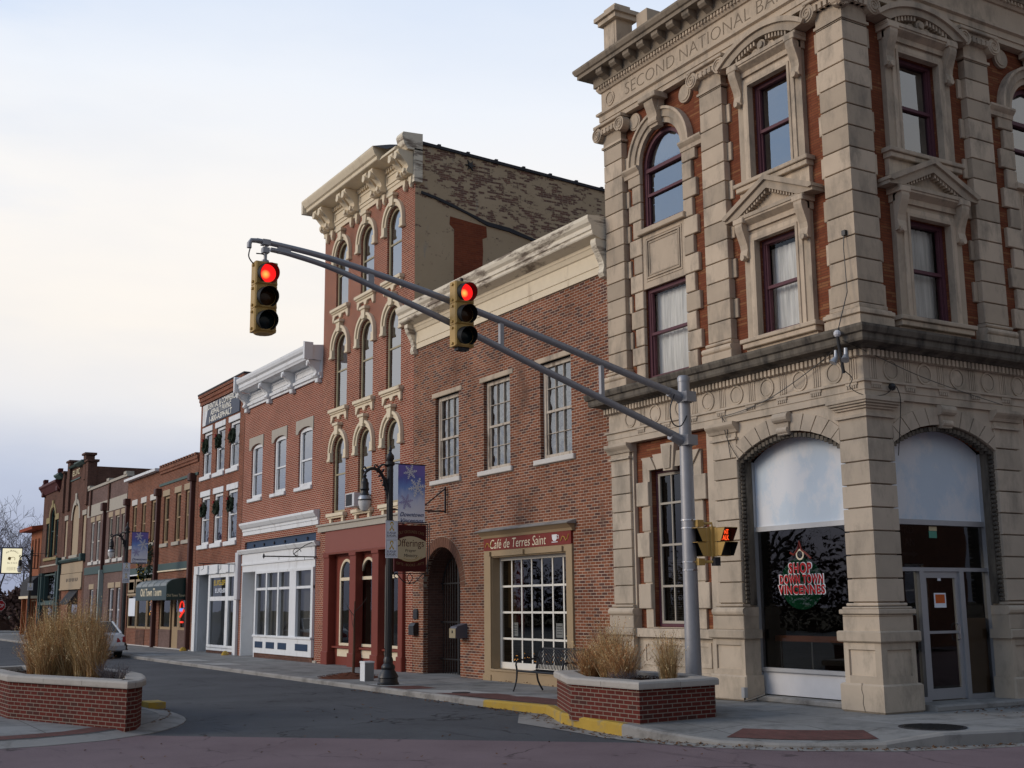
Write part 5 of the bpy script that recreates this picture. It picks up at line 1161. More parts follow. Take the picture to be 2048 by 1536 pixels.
for i in range(260):
    a = random.random()*2*pi; p = Vector((-46.75+1.05*cos(a)+random.gauss(0, .16), -.05-random.random()*.25, 4.0+.75*sin(a)+random.gauss(0, .15))); d = Vector((random.gauss(0, 1), random.gauss(0, .6), random.gauss(0, 1))).normalized()*.2; q = d.orthogonal().normalized()*.05
    b.add([tuple(p-q), tuple(p+q), tuple(p+d)], [(0, 1, 2)])
b.build('greenery', M['wreath'], g_, recalc=False)
b = MB()
for i in range(45): a = random.random()*2*pi; b.ball((-46.75+1.05*cos(a)+random.gauss(0, .12), -.32, 4.0+.75*sin(a)+random.gauss(0, .12)), .026, 4)
b.build('light_bulb', M['ribbon_yellow'], g_)
b = MB(); b.box(-47.5, -46.6, -.36, -.26, 4.2, 4.72); b.build('bow', M['ribbon_red'], g_)
# ================================================================== mauve building
gy = thing('mauve_building', 'two storey mauve brick building with grey stone band and tall paired windows', 'building', (-57, .1, -.15))
X0, X1 = -62.1, -52.15
GW = [(-60.85, -60.05), (-59.35, -58.5), (-57.85, -57.1), (-56.2, -55.4), (-54.6, -53.8), (-53.2, -52.5)]
wall(F, [(X0, -.3), (X1, -.3), (X1, 8.85), (X0, 8.85)], [outline(a, b_, 4.45, 6.8) for a, b_ in GW]+[outline(a, b_, -.1, 2.85) for a, b_ in ((-60.4, -59.4), (-58.6, -57.2), (-55.5, -54.3), (-53.7, -52.8))], 0, .15, 'brick_wall', M['mauve_brick'], gy)
body(gy, X0, X1, .1, 18, -.3, 8.8, M['mauve_brick'], depth=.9)
for i, (a, b_) in enumerate(GW):
    window(gy, F, a, b_, 4.45, 6.8, -.06, M['white_sill'] if i < 2 else M['grey_stone'], M['glass'], ft=.09, rail=.5, curtain=[('white_blind', .08, .92, .5, .96)] if i < 2 else None)
    s = MB(F); slab_lintel(s, a-.2, b_+.05, 6.8, 7.1, -.05, .02); s.build('lintel', M['beige_board'], gy)
    s = MB(F); slab_lintel(s, a-.22, b_+.05, 4.26, 4.45, -.05, .08); s.build('window_sill', M['white_sill'], gy)
s = MB(F); s.box(X0, X1, -.05, .03, 7.15, 7.85); s.build('stone_band', M['grey_stone'], gy)
s = MB(F); s.box(X0, X1, -.3, .08, 8.78, 8.92)
for u in (-61.7, -56.6, -52.5): s.box(u-.3, u+.3, -.3, .12, 8.9, 9.06)
s.build('parapet_coping', M['grey_stone'], gy)
s = MB(F)
for u in (-61.2, -56.4): s.box(u-.12, u+.12, 0, .1, 7.2, 8.78); s.cut()
s.build_each('pilaster_strip', M['dark_brick'], gy)
s = MB(F); s.box(X0+.1, X1, 0, .06, 3.72, 4.15); s.build('green_band', M['teal'], gy)
for a, b_ in ((-60.4, -59.4), (-55.5, -54.3), (-53.7, -52.8)):
    window(gy, F, a, b_, -.1, 2.85, -.1, M['white_blind'], M['glass'], ft=.08, rail=.6, name='tall_window'); s = MB(F); slab_lintel(s, a-.2, b_+.1, 2.85, 3.15, -.05, .03); s.build('lintel', M['beige_board'], gy)
window(gy, F, -58.6, -57.2, -.1, 2.85, -.14, M['maroon'], M['glass'], ft=.12, name='doorway')
s = MB(F); s.box(-57.2, -57.0, 0, .18, 3.9, 7.4); s.cham(-57.35, -56.85, 0, .30, 7.25, 7.7, .04); s.build('downpipe', M['brown_pipe'], gy)
s = MB(F); s.box(-57.2, -56.98, 0, .24, -.1, 3.9); s.build('pale_pipe', mat('pale_pipe', (.34, .40, .38), .5), gy)
# ================================================================== dark gabled hall with pediment lettering
op = thing('parapet_hall', 'dark brick hall with stepped parapet piers, big boarded arch window and beige sign fascia', 'building', (-66.3, .1, -.15))
X0, X1 = -69.9, -62.15
wall(F, [(X0, -.3), (X1, -.3), (X1, 10.6), (-63.1, 10.6), (-63.1, 10.75), (-68.2, 10.75), (-68.2, 10.2), (X0, 10.2)], [outline(-69.0, -68.1, 5.06, 7.42), outline(-66.7, -64.6, 5.06, 7.3, 1.0), outline(-63.5, -62.5, 5.06, 7.42), outline(-69.3, -62.7, -.1, 4.6)], 0, .15, 'brick_wall', M['dark_brick'], op)
body(op, X0, X1, .1, 26, -.3, 10.35, M['dark_brick'], depth=.9)
for u0, u1, z0, z1 in ((-68.5, -67.7, 8, 11.15), (-63.6, -62.9, 9.6, 11.12), (-62.8, -62.1, 8, 10.62), (-70.0, -69.5, 8, 10.6)):
    s = MB(F); s.box(u0, u1, -.4, .14, z0, z1); s.cham(u0-.12, u1+.12, -.5, .24, z1, z1+.14, .03); s.build('parapet_pier', M['dark_brick'], op)
s = MB(F); s.prof([(0, 10.50), (.15, 10.55), (.28, 10.80), (.28, 10.86), (0, 10.95)], -67.6, -65.2) if False else s.prof([(0, 10.55), (.2, 10.58), (.4, 10.72), (.4, 10.8), (0, 10.85)], -65.2, -62.9); s.prof([(0, 10.68), (.2, 10.7), (.28, 10.8), (0, 10.86)], -67.7, -65.2); s.prof([(0, 9.85), (.06, 9.85), (.06, 9.93), (0, 9.93)], -67.7, -64.8); s.build('cornice', M['aged_green'], op)
s = MB(F); s.marks(-67.3, -65.0, 10.16, 10.52, .002, .03, 4); s.build('stone_lettering', M['cream_sign'], op)
s = MB(F)
for u0, u1 in ((-69.0, -68.1), (-63.5, -62.5)): s.box(u0, u1, -.12, -.07, 5.06, 7.42); s.cut()
s.ext(outline(-66.7, -64.6, 5.06, 7.3, 1.0), -.12, -.07); s.cut(); s.build_each('window_board', M['beige_board'], op)
s = MB(F); s.arch(-65.65, 7.3, 1.05, 1.32, -.05, .03, n=18, ry=1.); s.ext([(-65.85, 8.2), (-65.45, 8.2), (-65.4, 8.95), (-65.9, 8.95)], 0, .06)
for u0, u1 in ((-69.1, -68.0), (-63.6, -62.4)): s.box(u0, u1, -.05, .03, 7.42, 7.72)
for u0, u1 in ((-69.1, -68.0), (-66.9, -64.4), (-63.6, -62.4)): s.cham(u0, u1, -.1, .08, 4.88, 5.06, .02)
s.build('stone_trim', M['grey_stone'], op)
s = MB(F); s.prof([(0, 4.66), (.12, 4.66), (.22, 4.78), (.22, 4.84), (0, 4.9)], X0+.2, X1); s.cham(-69.95, -69.55, -.1, .3, 4.6, 5.05, .05); s.cham(-62.7, -62.2, -.1, .3, 4.6, 5.05, .05); s.box(-69.9, -69.55, -.1, .15, -.2, 4.6); s.build('green_cornice', M['teal'], op)
s = MB(F); s.box(-69.3, -62.7, -.1, .02, 3.95, 4.6); s.box(-69.3, -62.7, -.1, .06, 3.0, 3.92); s.box(-69.3, -62.7, -.1, .10, 2.92, 3.02); fa = s.build('sign_fascia', M['beige_board'], op)
s = MB(F); [s.marks(a, a+q, 3.42, 3.62, .061, .006, 3) for a, q in ((-67.3, .6), (-66.5, .9), (-65.4, .6), (-64.6, .9))]; s.build('sign_lettering', M['sign_black'], fa)
s = MB(F); s.box(-69.3, -66.9, -.2, -.05, -.2, 2.95); s.box(-64.0, -62.7, -.2, -.05, -.2, 2.95); s.box(-66.9, -64, -.2, -.05, -.2, .8); s.build('orange_brick_front', M['tavern_brick'], op)
window(op, F, -66.9, -64.0, .8, 2.9, -.12, M['dark_metal'], M['glass'], ft=.08, name='shop_window')
s = MB(F); s.prof([(-.05, 2.85), (.5, 2.1), (.5, 2.0), (-.05, 2.0)], -66.8, -64.1); s.build('awning', M['roof'], op)
# ================================================================== green trimmed building
gr = thing('green_trim_building', 'dark brick building with green arched windows and mustard stone surrounds beyond the hall', 'building', (-73.5, .1, -.15))
X0, X1 = -77.2, -69.95
wall(F, [(X0, -.3), (X1, -.3), (X1, 10.3), (X0, 10.3)], [outline(-75.6, -74.5, 5.3, 7.6), outline(-74.3, -72.6, 5.1, 8.0, .55), outline(-72.3, -71.3, 5.3, 7.7), outline(-76.6, -70.4, -.1, 4.2)], 0, .15, 'brick_wall', M['dark_brick'], gr)
body(gr, X0, X1, .1, 22, -.3, 10.2, M['dark_brick'], depth=.9)
s = MB(F); s.prof([(0, 9.7), (.08, 9.7), (.3, 10.1), (.4, 10.2), (.4, 10.34), (0, 10.4)], X0-.2, X1-1.2); s.build('cornice', mat('maroon_cornice', (.10, .03, .03), .6), gr)
s = MB(F); s.prof([(0, 10.3), (.2, 10.32), (.45, 10.55), (.45, 10.65), (0, 10.8)], -71.6, -69.9); s.build('green_gable', M['aged_green'], gr)
for u, zt in ((-77.0, 10.75), (-71.7, 11.05)):
    s = MB(F); s.cham(u-.25, u+.25, -.2, .22, 9.6, zt-.2, .05); s.cham(u-.16, u+.16, -.15, .18, zt-.2, zt+.1, .06); s.build('parapet_pier', M['maroon'], gr)
for (a, b_, z0, z1, ri) in ((-75.6, -74.5, 5.3, 7.6, 0), (-74.3, -72.6, 5.1, 8.0, .55), (-72.3, -71.3, 5.3, 7.7, 0)):
    window(gr, F, a, b_, z0, z1, -.08, M['green_sash'], M['glass'], rise=ri, ft=.12, rail=.55)
s = MB(F); s.arch(-73.45, 8.0, .9, 1.2, -.05, .05, n=14, ry=.75); s.ext([(-73.65, 8.6), (-73.25, 8.6), (-73.2, 9.1), (-73.7, 9.1)], 0, .08); s.box(-75.7, -74.4, -.05, .04, 7.6, 8.0); s.box(-72.4, -71.2, -.05, .04, 7.7, 8.1); s.box(-74.45, -74.32, -.05, .04, 5.3, 7.9); s.box(-72.55, -72.38, -.05, .04, 5.3, 7.9)
for u0, u1 in ((-75.8, -74.4), (-74.4, -72.5), (-72.4, -71.1)): s.cham(u0, u1, -.05, .1, 5.0, 5.2, .02)
s.build('stone_trim', M['mustard_stone'], gr)
s = MB(F); s.box(X0, X1, 0, .04, 4.62, 4.72); s.build('stone_band', M['grey_stone'], gr)
s = MB(F)
for u in (-76.9, -76.1, -70.9, -70.2): s.box(u-.12, u+.12, -.1, .1, -.2, 4.2)
s.box(-76.9, -70.2, -.1, .06, 2.0, 2.2); s.build('green_shopfront', M['teal'], gr)
window(gr, F, -75.9, -71.1, 2.2, 4.1, -.1, M['teal'], M['glass'], ft=.1, name='transom_window'); window(gr, F, -75.9, -71.1, .5, 2.0, -.1, M['maroon'], M['glass'], ft=.1, cols=3, name='shop_window')
s = MB(F); s.box(-76.0, -71, -.2, -.05, -.2, .5); s.build('plinth', M['dark_brick'], gr)
# ================================================================== orange corner building
og = thing('orange_building', 'small orange painted building with overhanging eave and dark canopy at the row end', 'building', (-79.5, .1, -.2))
X0, X1 = -81.6, -77.3
wall(F, [(X0, -.3), (X1, -.3), (X1, 7.45), (X0, 7.45)], [outline(-81.1, -80.5, 4.6, 6.75), outline(-79.9, -79.2, 4.6, 6.75), outline(-78.6, -77.9, 4.6, 6.75), outline(-81.0, -78.0, -.1, 2.4)], 0, .15, 'painted_wall', M['orange_paint'], og)
body(og, X0, X1, .1, 20, -.3, 7.4, M['orange_paint'], depth=.8)
for a, b_ in ((-81.1, -80.5), (-79.9, -79.2), (-78.6, -77.9)): window(og, F, a, b_, 4.6, 6.75, -.05, M['brown_brick'], M['glass'], ft=.07, rail=.5); 
window(og, F, -81.0, -78.0, -.1, 2.4, -.1, M['beige_board'], M['glass'], ft=.1, cols=2, name='shop_window')
s = MB(F); s.prof([(-.3, 7.35), (.7, 7.35), (.75, 7.55), (-.3, 7.7)], X0-.9, X1+.1); s.build('eave', mat('orange_eave', (.33, .07, .03), .6), og)
s = MB(F); s.prof([(0, 2.65), (.5, 2.65), (.42, 3.7), (0, 4.1)], X0-.4, X1-.1); s.build('canopy', M['roof'], og)
s = MB(F); s.box(X0-.5, X1-.05, 0, .55, 2.48, 2.66); s.build('canopy_edge', M['cream_paint'], og)
s = MB(F); 
for u in (X0+.1, X0+2.2): s.box(u-.15, u+.15, .1, .4, -.2, 2.5); s.cut()
s.build_each('canopy_post', M['orange_paint'], og)
# ================================================================== ground
def aspmat(name, a, b, crack=None, fleck=.5):
    m, N, L, bs = newmat(name); g = N.new('ShaderNodeNewGeometry'); P = g.outputs['Position']
    c = mixn(N, L, rng(N, L, noise(N, L, P, .45, 6, .65), .35, .65), a, b)
    c = mixn(N, L, rng(N, L, noise(N, L, P, 120, 2, .5), .55, .75), c, tuple(min(1, x*(1+fleck)+.02*fleck) for x in b))
    c = mixn(N, L, rng(N, L, noise(N, L, P, 1.2, 6, .7, (.25, 2.2, 1)), .60, .74), c, tuple(x*.62 for x in a))
    dv = N.new('ShaderNodeVectorMath'); nd = N.new('ShaderNodeTexNoise'); nd.inputs['Scale'].default_value = 1.5; nd.inputs['Detail'].default_value = 6; L.new(P, nd.inputs['Vector'])
    ds = N.new('ShaderNodeVectorMath'); ds.operation = 'SCALE'; ds.inputs['Scale'].default_value = 1.1; L.new(nd.outputs['Color'], ds.inputs[0]); L.new(P, dv.inputs[0]); L.new(ds.outputs[0], dv.inputs[1])
    vo = N.new('ShaderNodeTexVoronoi'); vo.feature = 'DISTANCE_TO_EDGE'; vo.inputs['Scale'].default_value = .32; L.new(dv.outputs[0], vo.inputs['Vector'])
    ck = rng(N, L, vo.outputs['Distance'], .004, .010, 1, 0); ckm = N.new('ShaderNodeMath'); ckm.operation = 'MULTIPLY'; L.new(ck, ckm.inputs[0]); L.new(rng(N, L, noise(N, L, P, .5, 3), .45, .6), ckm.inputs[1])
    c = mixn(N, L, ckm.outputs[0], c, tuple(x*.4 for x in a))
    c = mixn(N, L, rng(N, L, noise(N, L, P, 2.1, 4, .6), .68, .76), c, tuple(x*.55 for x in a))
    L.new(c, bs.inputs['Base Color']); bs.inputs['Roughness'].default_value = .88; bs.inputs['Specular IOR Level'].default_value = .25
    bp = N.new('ShaderNodeBump'); bp.inputs['Strength'].default_value = .5; bp.inputs['Distance'].default_value = .012
    L.new(noise(N, L, P, 90, 4), bp.inputs['Height']); L.new(bp.outputs[0], bs.inputs['Normal']); return m
M['asphalt'] = aspmat('asphalt', (.062, .064, .070), (.092, .095, .102))
M['pink_asphalt'] = aspmat('pink_asphalt', (.15, .105, .112), (.20, .145, .152), fleck=.6)
M['grass_far'] = mat('winter_ground', (.09, .08, .05), 1, .3, .5)
ZR = -.18
def sheet(name, pts, z, m, kind='structure', thick=None):
    b = MB(); t = tessellate_polygon([[Vector((p[0], p[1], 0)) for p in pts]])
    zz = (lambda x, y: z) if not callable(z) else z
    fs = []
    for a in t:
        A, B, C_ = [Vector((*pts[i][:2], 0)) for i in a]
        fs.append(a if (B-A).cross(C_-A).z > 0 else tuple(reversed(a)))
    b.add([(p[0], p[1], zz(p[0], p[1])) for p in pts], fs)
    o = b.build(name, m, recalc=False)
    return tag(o, kind=kind)
sheet('ground', [(-500, -400), (400, -400), (400, 500), (-500, 500)], ZR-.02, M['grass_far'])
sheet('road', [(-140, -40), (60, -40), (60, 60), (2, 60), (2, -2.4), (-140, -2.4)], ZR, M['asphalt'])
sheet('paved_crossing', [(-6.0, -10.9), (.45, -3.9), (1.4, -2.2), (3, 8), (3, 30), (40, 30), (40, -40), (-6, -40)], ZR+.004, M['pink_asphalt'])
def swz(x, y):
    t = min(1, max(0, (x+9)/6)); z = -.10+.10*t
    return z+.02*(1-t)*min(1, max(0, -y/3.3))
curb = [(-140, -3.42), (-75, -3.42), (-30, -3.42), (-13, -3.42), (-7.0, -3.45), (-4.85, -3.36), (-3.2, -4.10), (-2.1, -4.32), (-1.1, -4.40), (-.3, -4.30), (.6, -3.98), (1.3, -3.5), (1.75, -3.0), (2.2, -2.4), (2.5, -1.6), (2.75, -.6), (2.95, .6), (3.05, 3), (3.1, 30)]
def offs(pts, d):
    o = []
    for i, p in enumerate(pts):
        a = Vector(pts[max(0, i-1)]); b = Vector(pts[min(len(pts)-1, i+1)]); t = (b-a).normalized(); o.append((p[0]-t.y*d, p[1]+t.x*d))
    return o
inner = offs(curb, .16)
def swz2(x, y): return swz(x, y)
# pavement cut into strips so the gentle fall towards the far end follows the street
b = MB(); xs = [-140, -75, -30, -13, -9, -8, -7, -6, -5, -4, -3, -1.1]
poly = inner
def lerp_in(x):
    for p, q in zip(inner, inner[1:]):
        if p[0] <= x <= q[0]: t = (x-p[0])/(q[0]-p[0]); return p[1]+(q[1]-p[1])*t
    return inner[-1][1]
for a, c_ in zip(xs, xs[1:]):
    ya, yc = lerp_in(a), lerp_in(c_)
    b.add([(a, ya, swz(a, ya)), (c_, yc, swz(c_, yc)), (c_, 1.6, swz(c_, 0)), (a, 1.6, swz(a, 0))], [(0, 1, 2, 3)])
RZ = {8: 0, 9: -.05, 10: -.115, 11: -.12, 12: -.12, 13: -.10, 14: 0}
rin = offs(curb, 1.25); k0 = 9
tail = [rin[i] if i <= 13 else inner[i] for i in range(10, len(curb))]
rb = MB(); idx = list(range(8, 15)); A_ = [(*inner[i], RZ.get(i, 0)) for i in idx]; B_ = [(*(inner[i] if i in (8, 14) else rin[i]), 0) for i in idx]
rb.add(A_+B_, [(i, i+1, len(idx)+i+1, len(idx)+i) for i in range(len(idx)-1)]); tag(rb.build('kerb_ramp', M['concrete'], recalc=False), kind='structure')
tp = MB(); ta = offs(curb, .30); tb = offs(curb, .92); idx = [10, 11, 12, 13]
def rzat(i, d): return RZ[i]*(1-(d-.16)/1.09)+.008
tp.add([(*ta[i], rzat(i, .30)) for i in idx]+[(*tb[i], rzat(i, .92)) for i in idx], [(i, i+1, 4+i+1, 4+i) for i in range(3)]); tag(tp.build('tactile_paving', M['paver'], recalc=False), kind='structure')
pts = [(-1.1, lerp_in(-1.1)), rin[9]]+tail+[(-.1, 30), (-.1, 1.6), (-1.1, 1.6)]
t = tessellate_polygon([[Vector((p[0], p[1], 0)) for p in pts]]); b.add([(p[0], p[1], 0.0) for p in pts], [tuple(x) for x in t])
tag(b.build('pavement', M['concrete']), kind='structure')
def curbstrip(i0, i1, name, m, pts=curb, inn=inner, zf=swz, dz=.006, sub=1):
    b = MB(); n_ = i1-i0+1
    for i in range(i0, i1+1):
        (x, y), (a, c_) = pts[i], inn[i]; z = zf(x, y)+dz
        ax, ay = (a-x)*.2+x, (c_-y)*.2+y
        b.v += [(x, y, ZR-.05), (x, y, z-.03), (ax, ay, z), (a, c_, z), (a, c_, ZR-.05)]
    for k in range(n_-1):
        for j in range(4): b.f.append((k*5+j, (k+1)*5+j, (k+1)*5+j+1, k*5+j+1)); b.m.append(0)
    b.f += [(0, 1, 2, 3, 4), tuple((n_-1)*5+j for j in (4, 3, 2, 1, 0))]; b.m += [0, 0]
    return tag(b.build(name, m), kind='structure')
# a few extra points on long straight kerb runs keep the strip level with the pavement
curbstrip(0, 4, 'kerb', M['curb_concrete']); curbstrip(4, 8, 'yellow_kerb', M['yellow_paint']); 
low = lambda x, y: -.075 if .4 < x < 2.35 else (-.02 if x < 2.7 else 0)
_zi = {tuple(curb[i]): RZ.get(i, 0) for i in range(len(curb))}
curbstrip(8, len(curb)-1, 'kerb', M['curb_concrete'], dz=.004, zf=lambda x, y: _zi.get((x, y), 0))
go = offs(curb, -.34)
gi = curb
def gutter(i0, i1, extra=None):
    b = MB(); vs = [(p[0], p[1], ZR+.008) for p in gi[i0:i1+1]]+[(p[0], p[1], ZR+.008) for p in (extra or go[i0:i1+1])]
    n_ = i1-i0+1; b.add(vs, [(n_+i, n_+i+1, i+1, i) for i in range(n_-1)]); return tag(b.build('gutter', M['curb_concrete'], recalc=False), kind='structure')
gutter(5, 18, [(-5.55, -3.5), (-3.75, -4.62)]+go[7:19])
# brick paver and pale slab patches near the kerb
sheet('brick_paving', [(-9.9, -3.2), (-4.95, -3.16), (-4.4, -2.3), (-9.3, -2.2)], lambda x, y: swz(x, y)+.006, M['paver'])
sheet('brick_paving', [(-13.2, -3.2), (-11.0, -3.2), (-11.0, -2.4), (-13.0, -2.3)], lambda x, y: swz(x, y)+.006, M['paver'])
M['pale_concrete'] = mat('pale_concrete', (.38, .375, .36), .9, .14, 2, .2, 70)
sheet('pavement_slab', [(-10.9, -3.22), (-9.6, -3.22), (-8.6, -2.2), (-9.9, -2.2)], lambda x, y: swz(x, y)+.010, M['pale_concrete'])
sheet('pavement_slab', [(-8.9, -3.22), (-8.5, -3.22), (-7.2, -2.2), (-7.6, -2.2)], lambda x, y: swz(x, y)+.010, M['pale_concrete'])
sheet('pavement_slab', [(-13.2, -3.2), (-12.2, -3.2), (-12.0, -2.35), (-13.0, -2.35)], lambda x, y: swz(x, y)+.012, M['pale_concrete'])
for x0 in (-30, -26.5, -36): sheet('pavement_slab', [(x0, -3.2), (x0+1.6, -3.2), (x0+1.6, -2.3), (x0, -2.3)], lambda x, y: swz(x, y)+.010, M['pale_concrete'])
mh = tag(D.objects.new('manhole', None), 'round dark iron manhole cover in the pavement by the bank corner', 'manhole cover'); COL.objects.link(mh); mh.location = (1.86, -1.08, 0)
b = MB(); b.lathe([(.47, 0), (.47, .012), (.43, .012), (.43, .008)], (1.86, -1.08, 0), 32); b.build('rim', M['dark_metal'], mh)
b = MB(); b.lathe([(.42, 0), (.42, .012)], (1.86, -1.08, 0), 32)
for i in range(-4, 5):
    h = sqrt(max(0, .40**2-(i*.09)**2)); b.box(1.86+i*.09-.02, 1.86+i*.09+.02, -1.08-h, -1.08+h, .011, .018)
b.build('cover', M['bronze'], mh)
b = MB(); b.lathe([(.20, 0), (.20, .012), (.02, .014)], (-9.25, -2.72, -.075), 18); tag(b.build('utility_cover', M['dark_metal']), 'small dark round utility lid in the pavement before the cafe', 'cover')
# opposite corner island
isl = [(-60, -8.78), (-14, -8.78), (-10.6, -8.80), (-9.0, -8.86), (-8.3, -8.93), (-7.7, -9.06), (-7.12, -9.27), (-6.6, -9.54), (-6.13, -9.85), (-5.7, -10.2), (-5.1, -11.0), (-4.85, -11.9), (-4.8, -13), (-4.8, -40)]
ii = offs(isl, -.45)
b = MB(); n_ = len(isl)
b.add([(p[0], p[1], ZR+.012) for p in isl]+[(p[0], p[1], -.105) for p in ii]+[(p[0], p[1], -.30) for p in isl], [(i, i+1, n_+i+1, n_+i) for i in range(n_-1)]+[(2*n_+i, 2*n_+i+1, i+1, i) for i in range(n_-1)])
tag(b.build('island_kerb', M['curb_concrete']), kind='structure')
sheet('island_pavement', ii+[(-60, -40)], -.10, M['concrete'])
bi = offs(isl, -.50); bo = offs(isl, -1.05)
b = MB(); b.add([(p[0], p[1], -.095) for p in bi[-5:]]+[(p[0], p[1], -.095) for p in bo[-5:]], [(i, i+1, 5+i+1, 5+i) for i in range(4)]); tag(b.build('brick_paving', M['paver']), kind='structure')
b = MB(); ys = offs(isl, -.3)
b.add([(p[0], p[1], z) for z in (-.14, -.02) for p in (isl[2], (-10.4, -8.81), (-9.95, -8.82), (-9.95, -9.15), (-10.4, -9.15), ii[2])], [(0, 1, 2, 3, 4, 5), (11, 10, 9, 8, 7, 6)]+[(i, (i+1) % 6, (i+1) % 6+6, i+6) for i in range(6)])
tag(b.build('yellow_kerb', M['yellow_paint']), kind='structure')
# far street across the end of the row
sheet('far_pavement', [(-140, -3.6), (-92, -3.6), (-90, 2), (-140, 2)], -.05, M['concrete'])
sheet('far_kerb_paint', [(-84.5, -3.62), (-76, -3.62), (-76, -3.25), (-84.5, -3.25)], -.06, M['yellow_paint'])
# ------------------------------------------------------------------ planters
def planter(name, label, P, base, top, capz, rounded=()):
    o = thing(name, label, 'planter', (sum(p[0] for p in P)/len(P), sum(p[1] for p in P)/len(P), base), 'brick planters')
    ctr = Vector((sum(p[0] for p in P)/len(P), sum(p[1] for p in P)/len(P)))
    def off(d):
        n_ = len(P); out_ = []
        for i in range(n_):
            p0, p1, p2 = Vector(P[i-1]), Vector(P[i]), Vector(P[(i+1) % n_])
            e1, e2 = (p1-p0).normalized(), (p2-p1).normalized(); n1, n2 = Vector((e1.y, -e1.x)), Vector((e2.y, -e2.x))
            k = (n1+n2)/(1+n1.dot(n2)); out_.append(tuple(p1+k*d))
        return out_
    area = sum(P[i-1][0]*P[i][1]-P[i][0]*P[i-1][1] for i in range(len(P))); s = 1 if area > 0 else -1
    n_ = len(P)
    b = MB(); b.add([(p[0], p[1], z) for z in (base-.05, top) for p in P], [(i, (i+1) % n_, (i+1) % n_+n_, i+n_) for i in range(n_)]); b.build('brick_body', M['planter_brick'], o)
    prof = [(.0, top), (.05, top), (.055, top+.02), (.055, capz-.035), (.035, capz-.008), (.0, capz), (-.27, capz), (-.28, capz-.01), (-.28, top-.05)]
    rings = [off(s*d) for d, z in prof]; b = MB()
    b.add([(p[0], p[1], z) for (d, z), r in zip(prof, rings) for p in r], [(j*n_+i, j*n_+(i+1) % n_, (j+1)*n_+(i+1) % n_, (j+1)*n_+i) for j in range(len(prof)-1) for i in range(n_)])
    # joints between cap stones
    b.build('cap_stone', M['cap_stone'], o)
    jt = MB()
    R0, R1 = off(s*.058), off(s*-.282)
    for i in range(n_):
        a, c_ = Vector(P[i]), Vector(P[(i+1) % n_]); L_ = (c_-a).length
        e = (c_-a).normalized(); nn = Vector((e.y, -e.x))*s
        for q in ([.5] if L_ < 2.6 else [.33, .66]):
            m_ = a+e*L_*q
            pt = [m_+nn*.0565, m_-nn*.27]
            w_ = e*.004
            jt.add([(*(pt[0]-w_), top+.02), (*(pt[0]+w_), top+.02), (*(pt[0]+w_), capz-.03), (*(pt[0]-w_), capz-.03)], [(0, 1, 2, 3)])
            q1 = m_-nn*.0; jt.add([(*(q1-w_), capz+.001), (*(q1+w_), capz+.001), (*(pt[1]+w_), capz+.001), (*(pt[1]-w_), capz+.001)], [(0, 1, 2, 3)])
    jt.build('cap_joint', M['soot'], o, recalc=False)
    I = off(s*-.2); t = tessellate_polygon([[Vector((p[0], p[1], 0)) for p in I]])
    g = 14; xs0, xs1 = min(p[0] for p in I), max(p[0] for p in I)
    b = MB(); b.add([(p[0], p[1], capz-.10) for p in I], [tuple(x) for x in t])
    def inside(x, y):
        c_ = False
        for i in range(n_):
            x0, y0 = I[i-1]; x1, y1 = I[i]
            if (y0 > y) != (y1 > y) and x < (x1-x0)*(y-y0)/(y1-y0)+x0: c_ = not c_
        return c_
    ym0, ym1 = min(p[1] for p in I), max(p[1] for p in I)
    for k in range(1500):
        x, y = random.uniform(xs0, xs1), random.uniform(ym0, ym1)
        if inside(x, y):
            a = random.random()*6.28; l_ = .02+random.random()*.05; z = capz-.09+random.random()*.04
            b.add([(x, y, z), (x+l_*cos(a), y+l_*sin(a), z+random.uniform(-.02, .03)), (x+.012*cos(a+1.6), y+.012*sin(a+1.6), z+.012)], [(0, 1, 2)])
    b.build('mulch', M['mulch'], o, recalc=False)
    return o
PR = [(-4.38, -3.42), (-2.68, -4.26), (-.96, -4.16), (-1.12, -2.55), (-2.3, -2.2), (-4.3, -2.3)]
planter('brick_planter', 'angular red brick planter with stone cap in front of the bank by the signal pole', PR, -.02, .50, .615)
PL = [(-8.99, -11.81), (-5.73, -10.58), (-5.93, -10.37), (-6.46, -10.16), (-7.11, -10.0), (-7.85, -9.86), (-8.8, -9.80), (-10.9, -10.0), (-12.6, -11.0), (-12.2, -11.95)]
planter('brick_planter', 'large red brick planter with stone cap on the opposite corner at the left edge', PL, -.10, .53, .645)
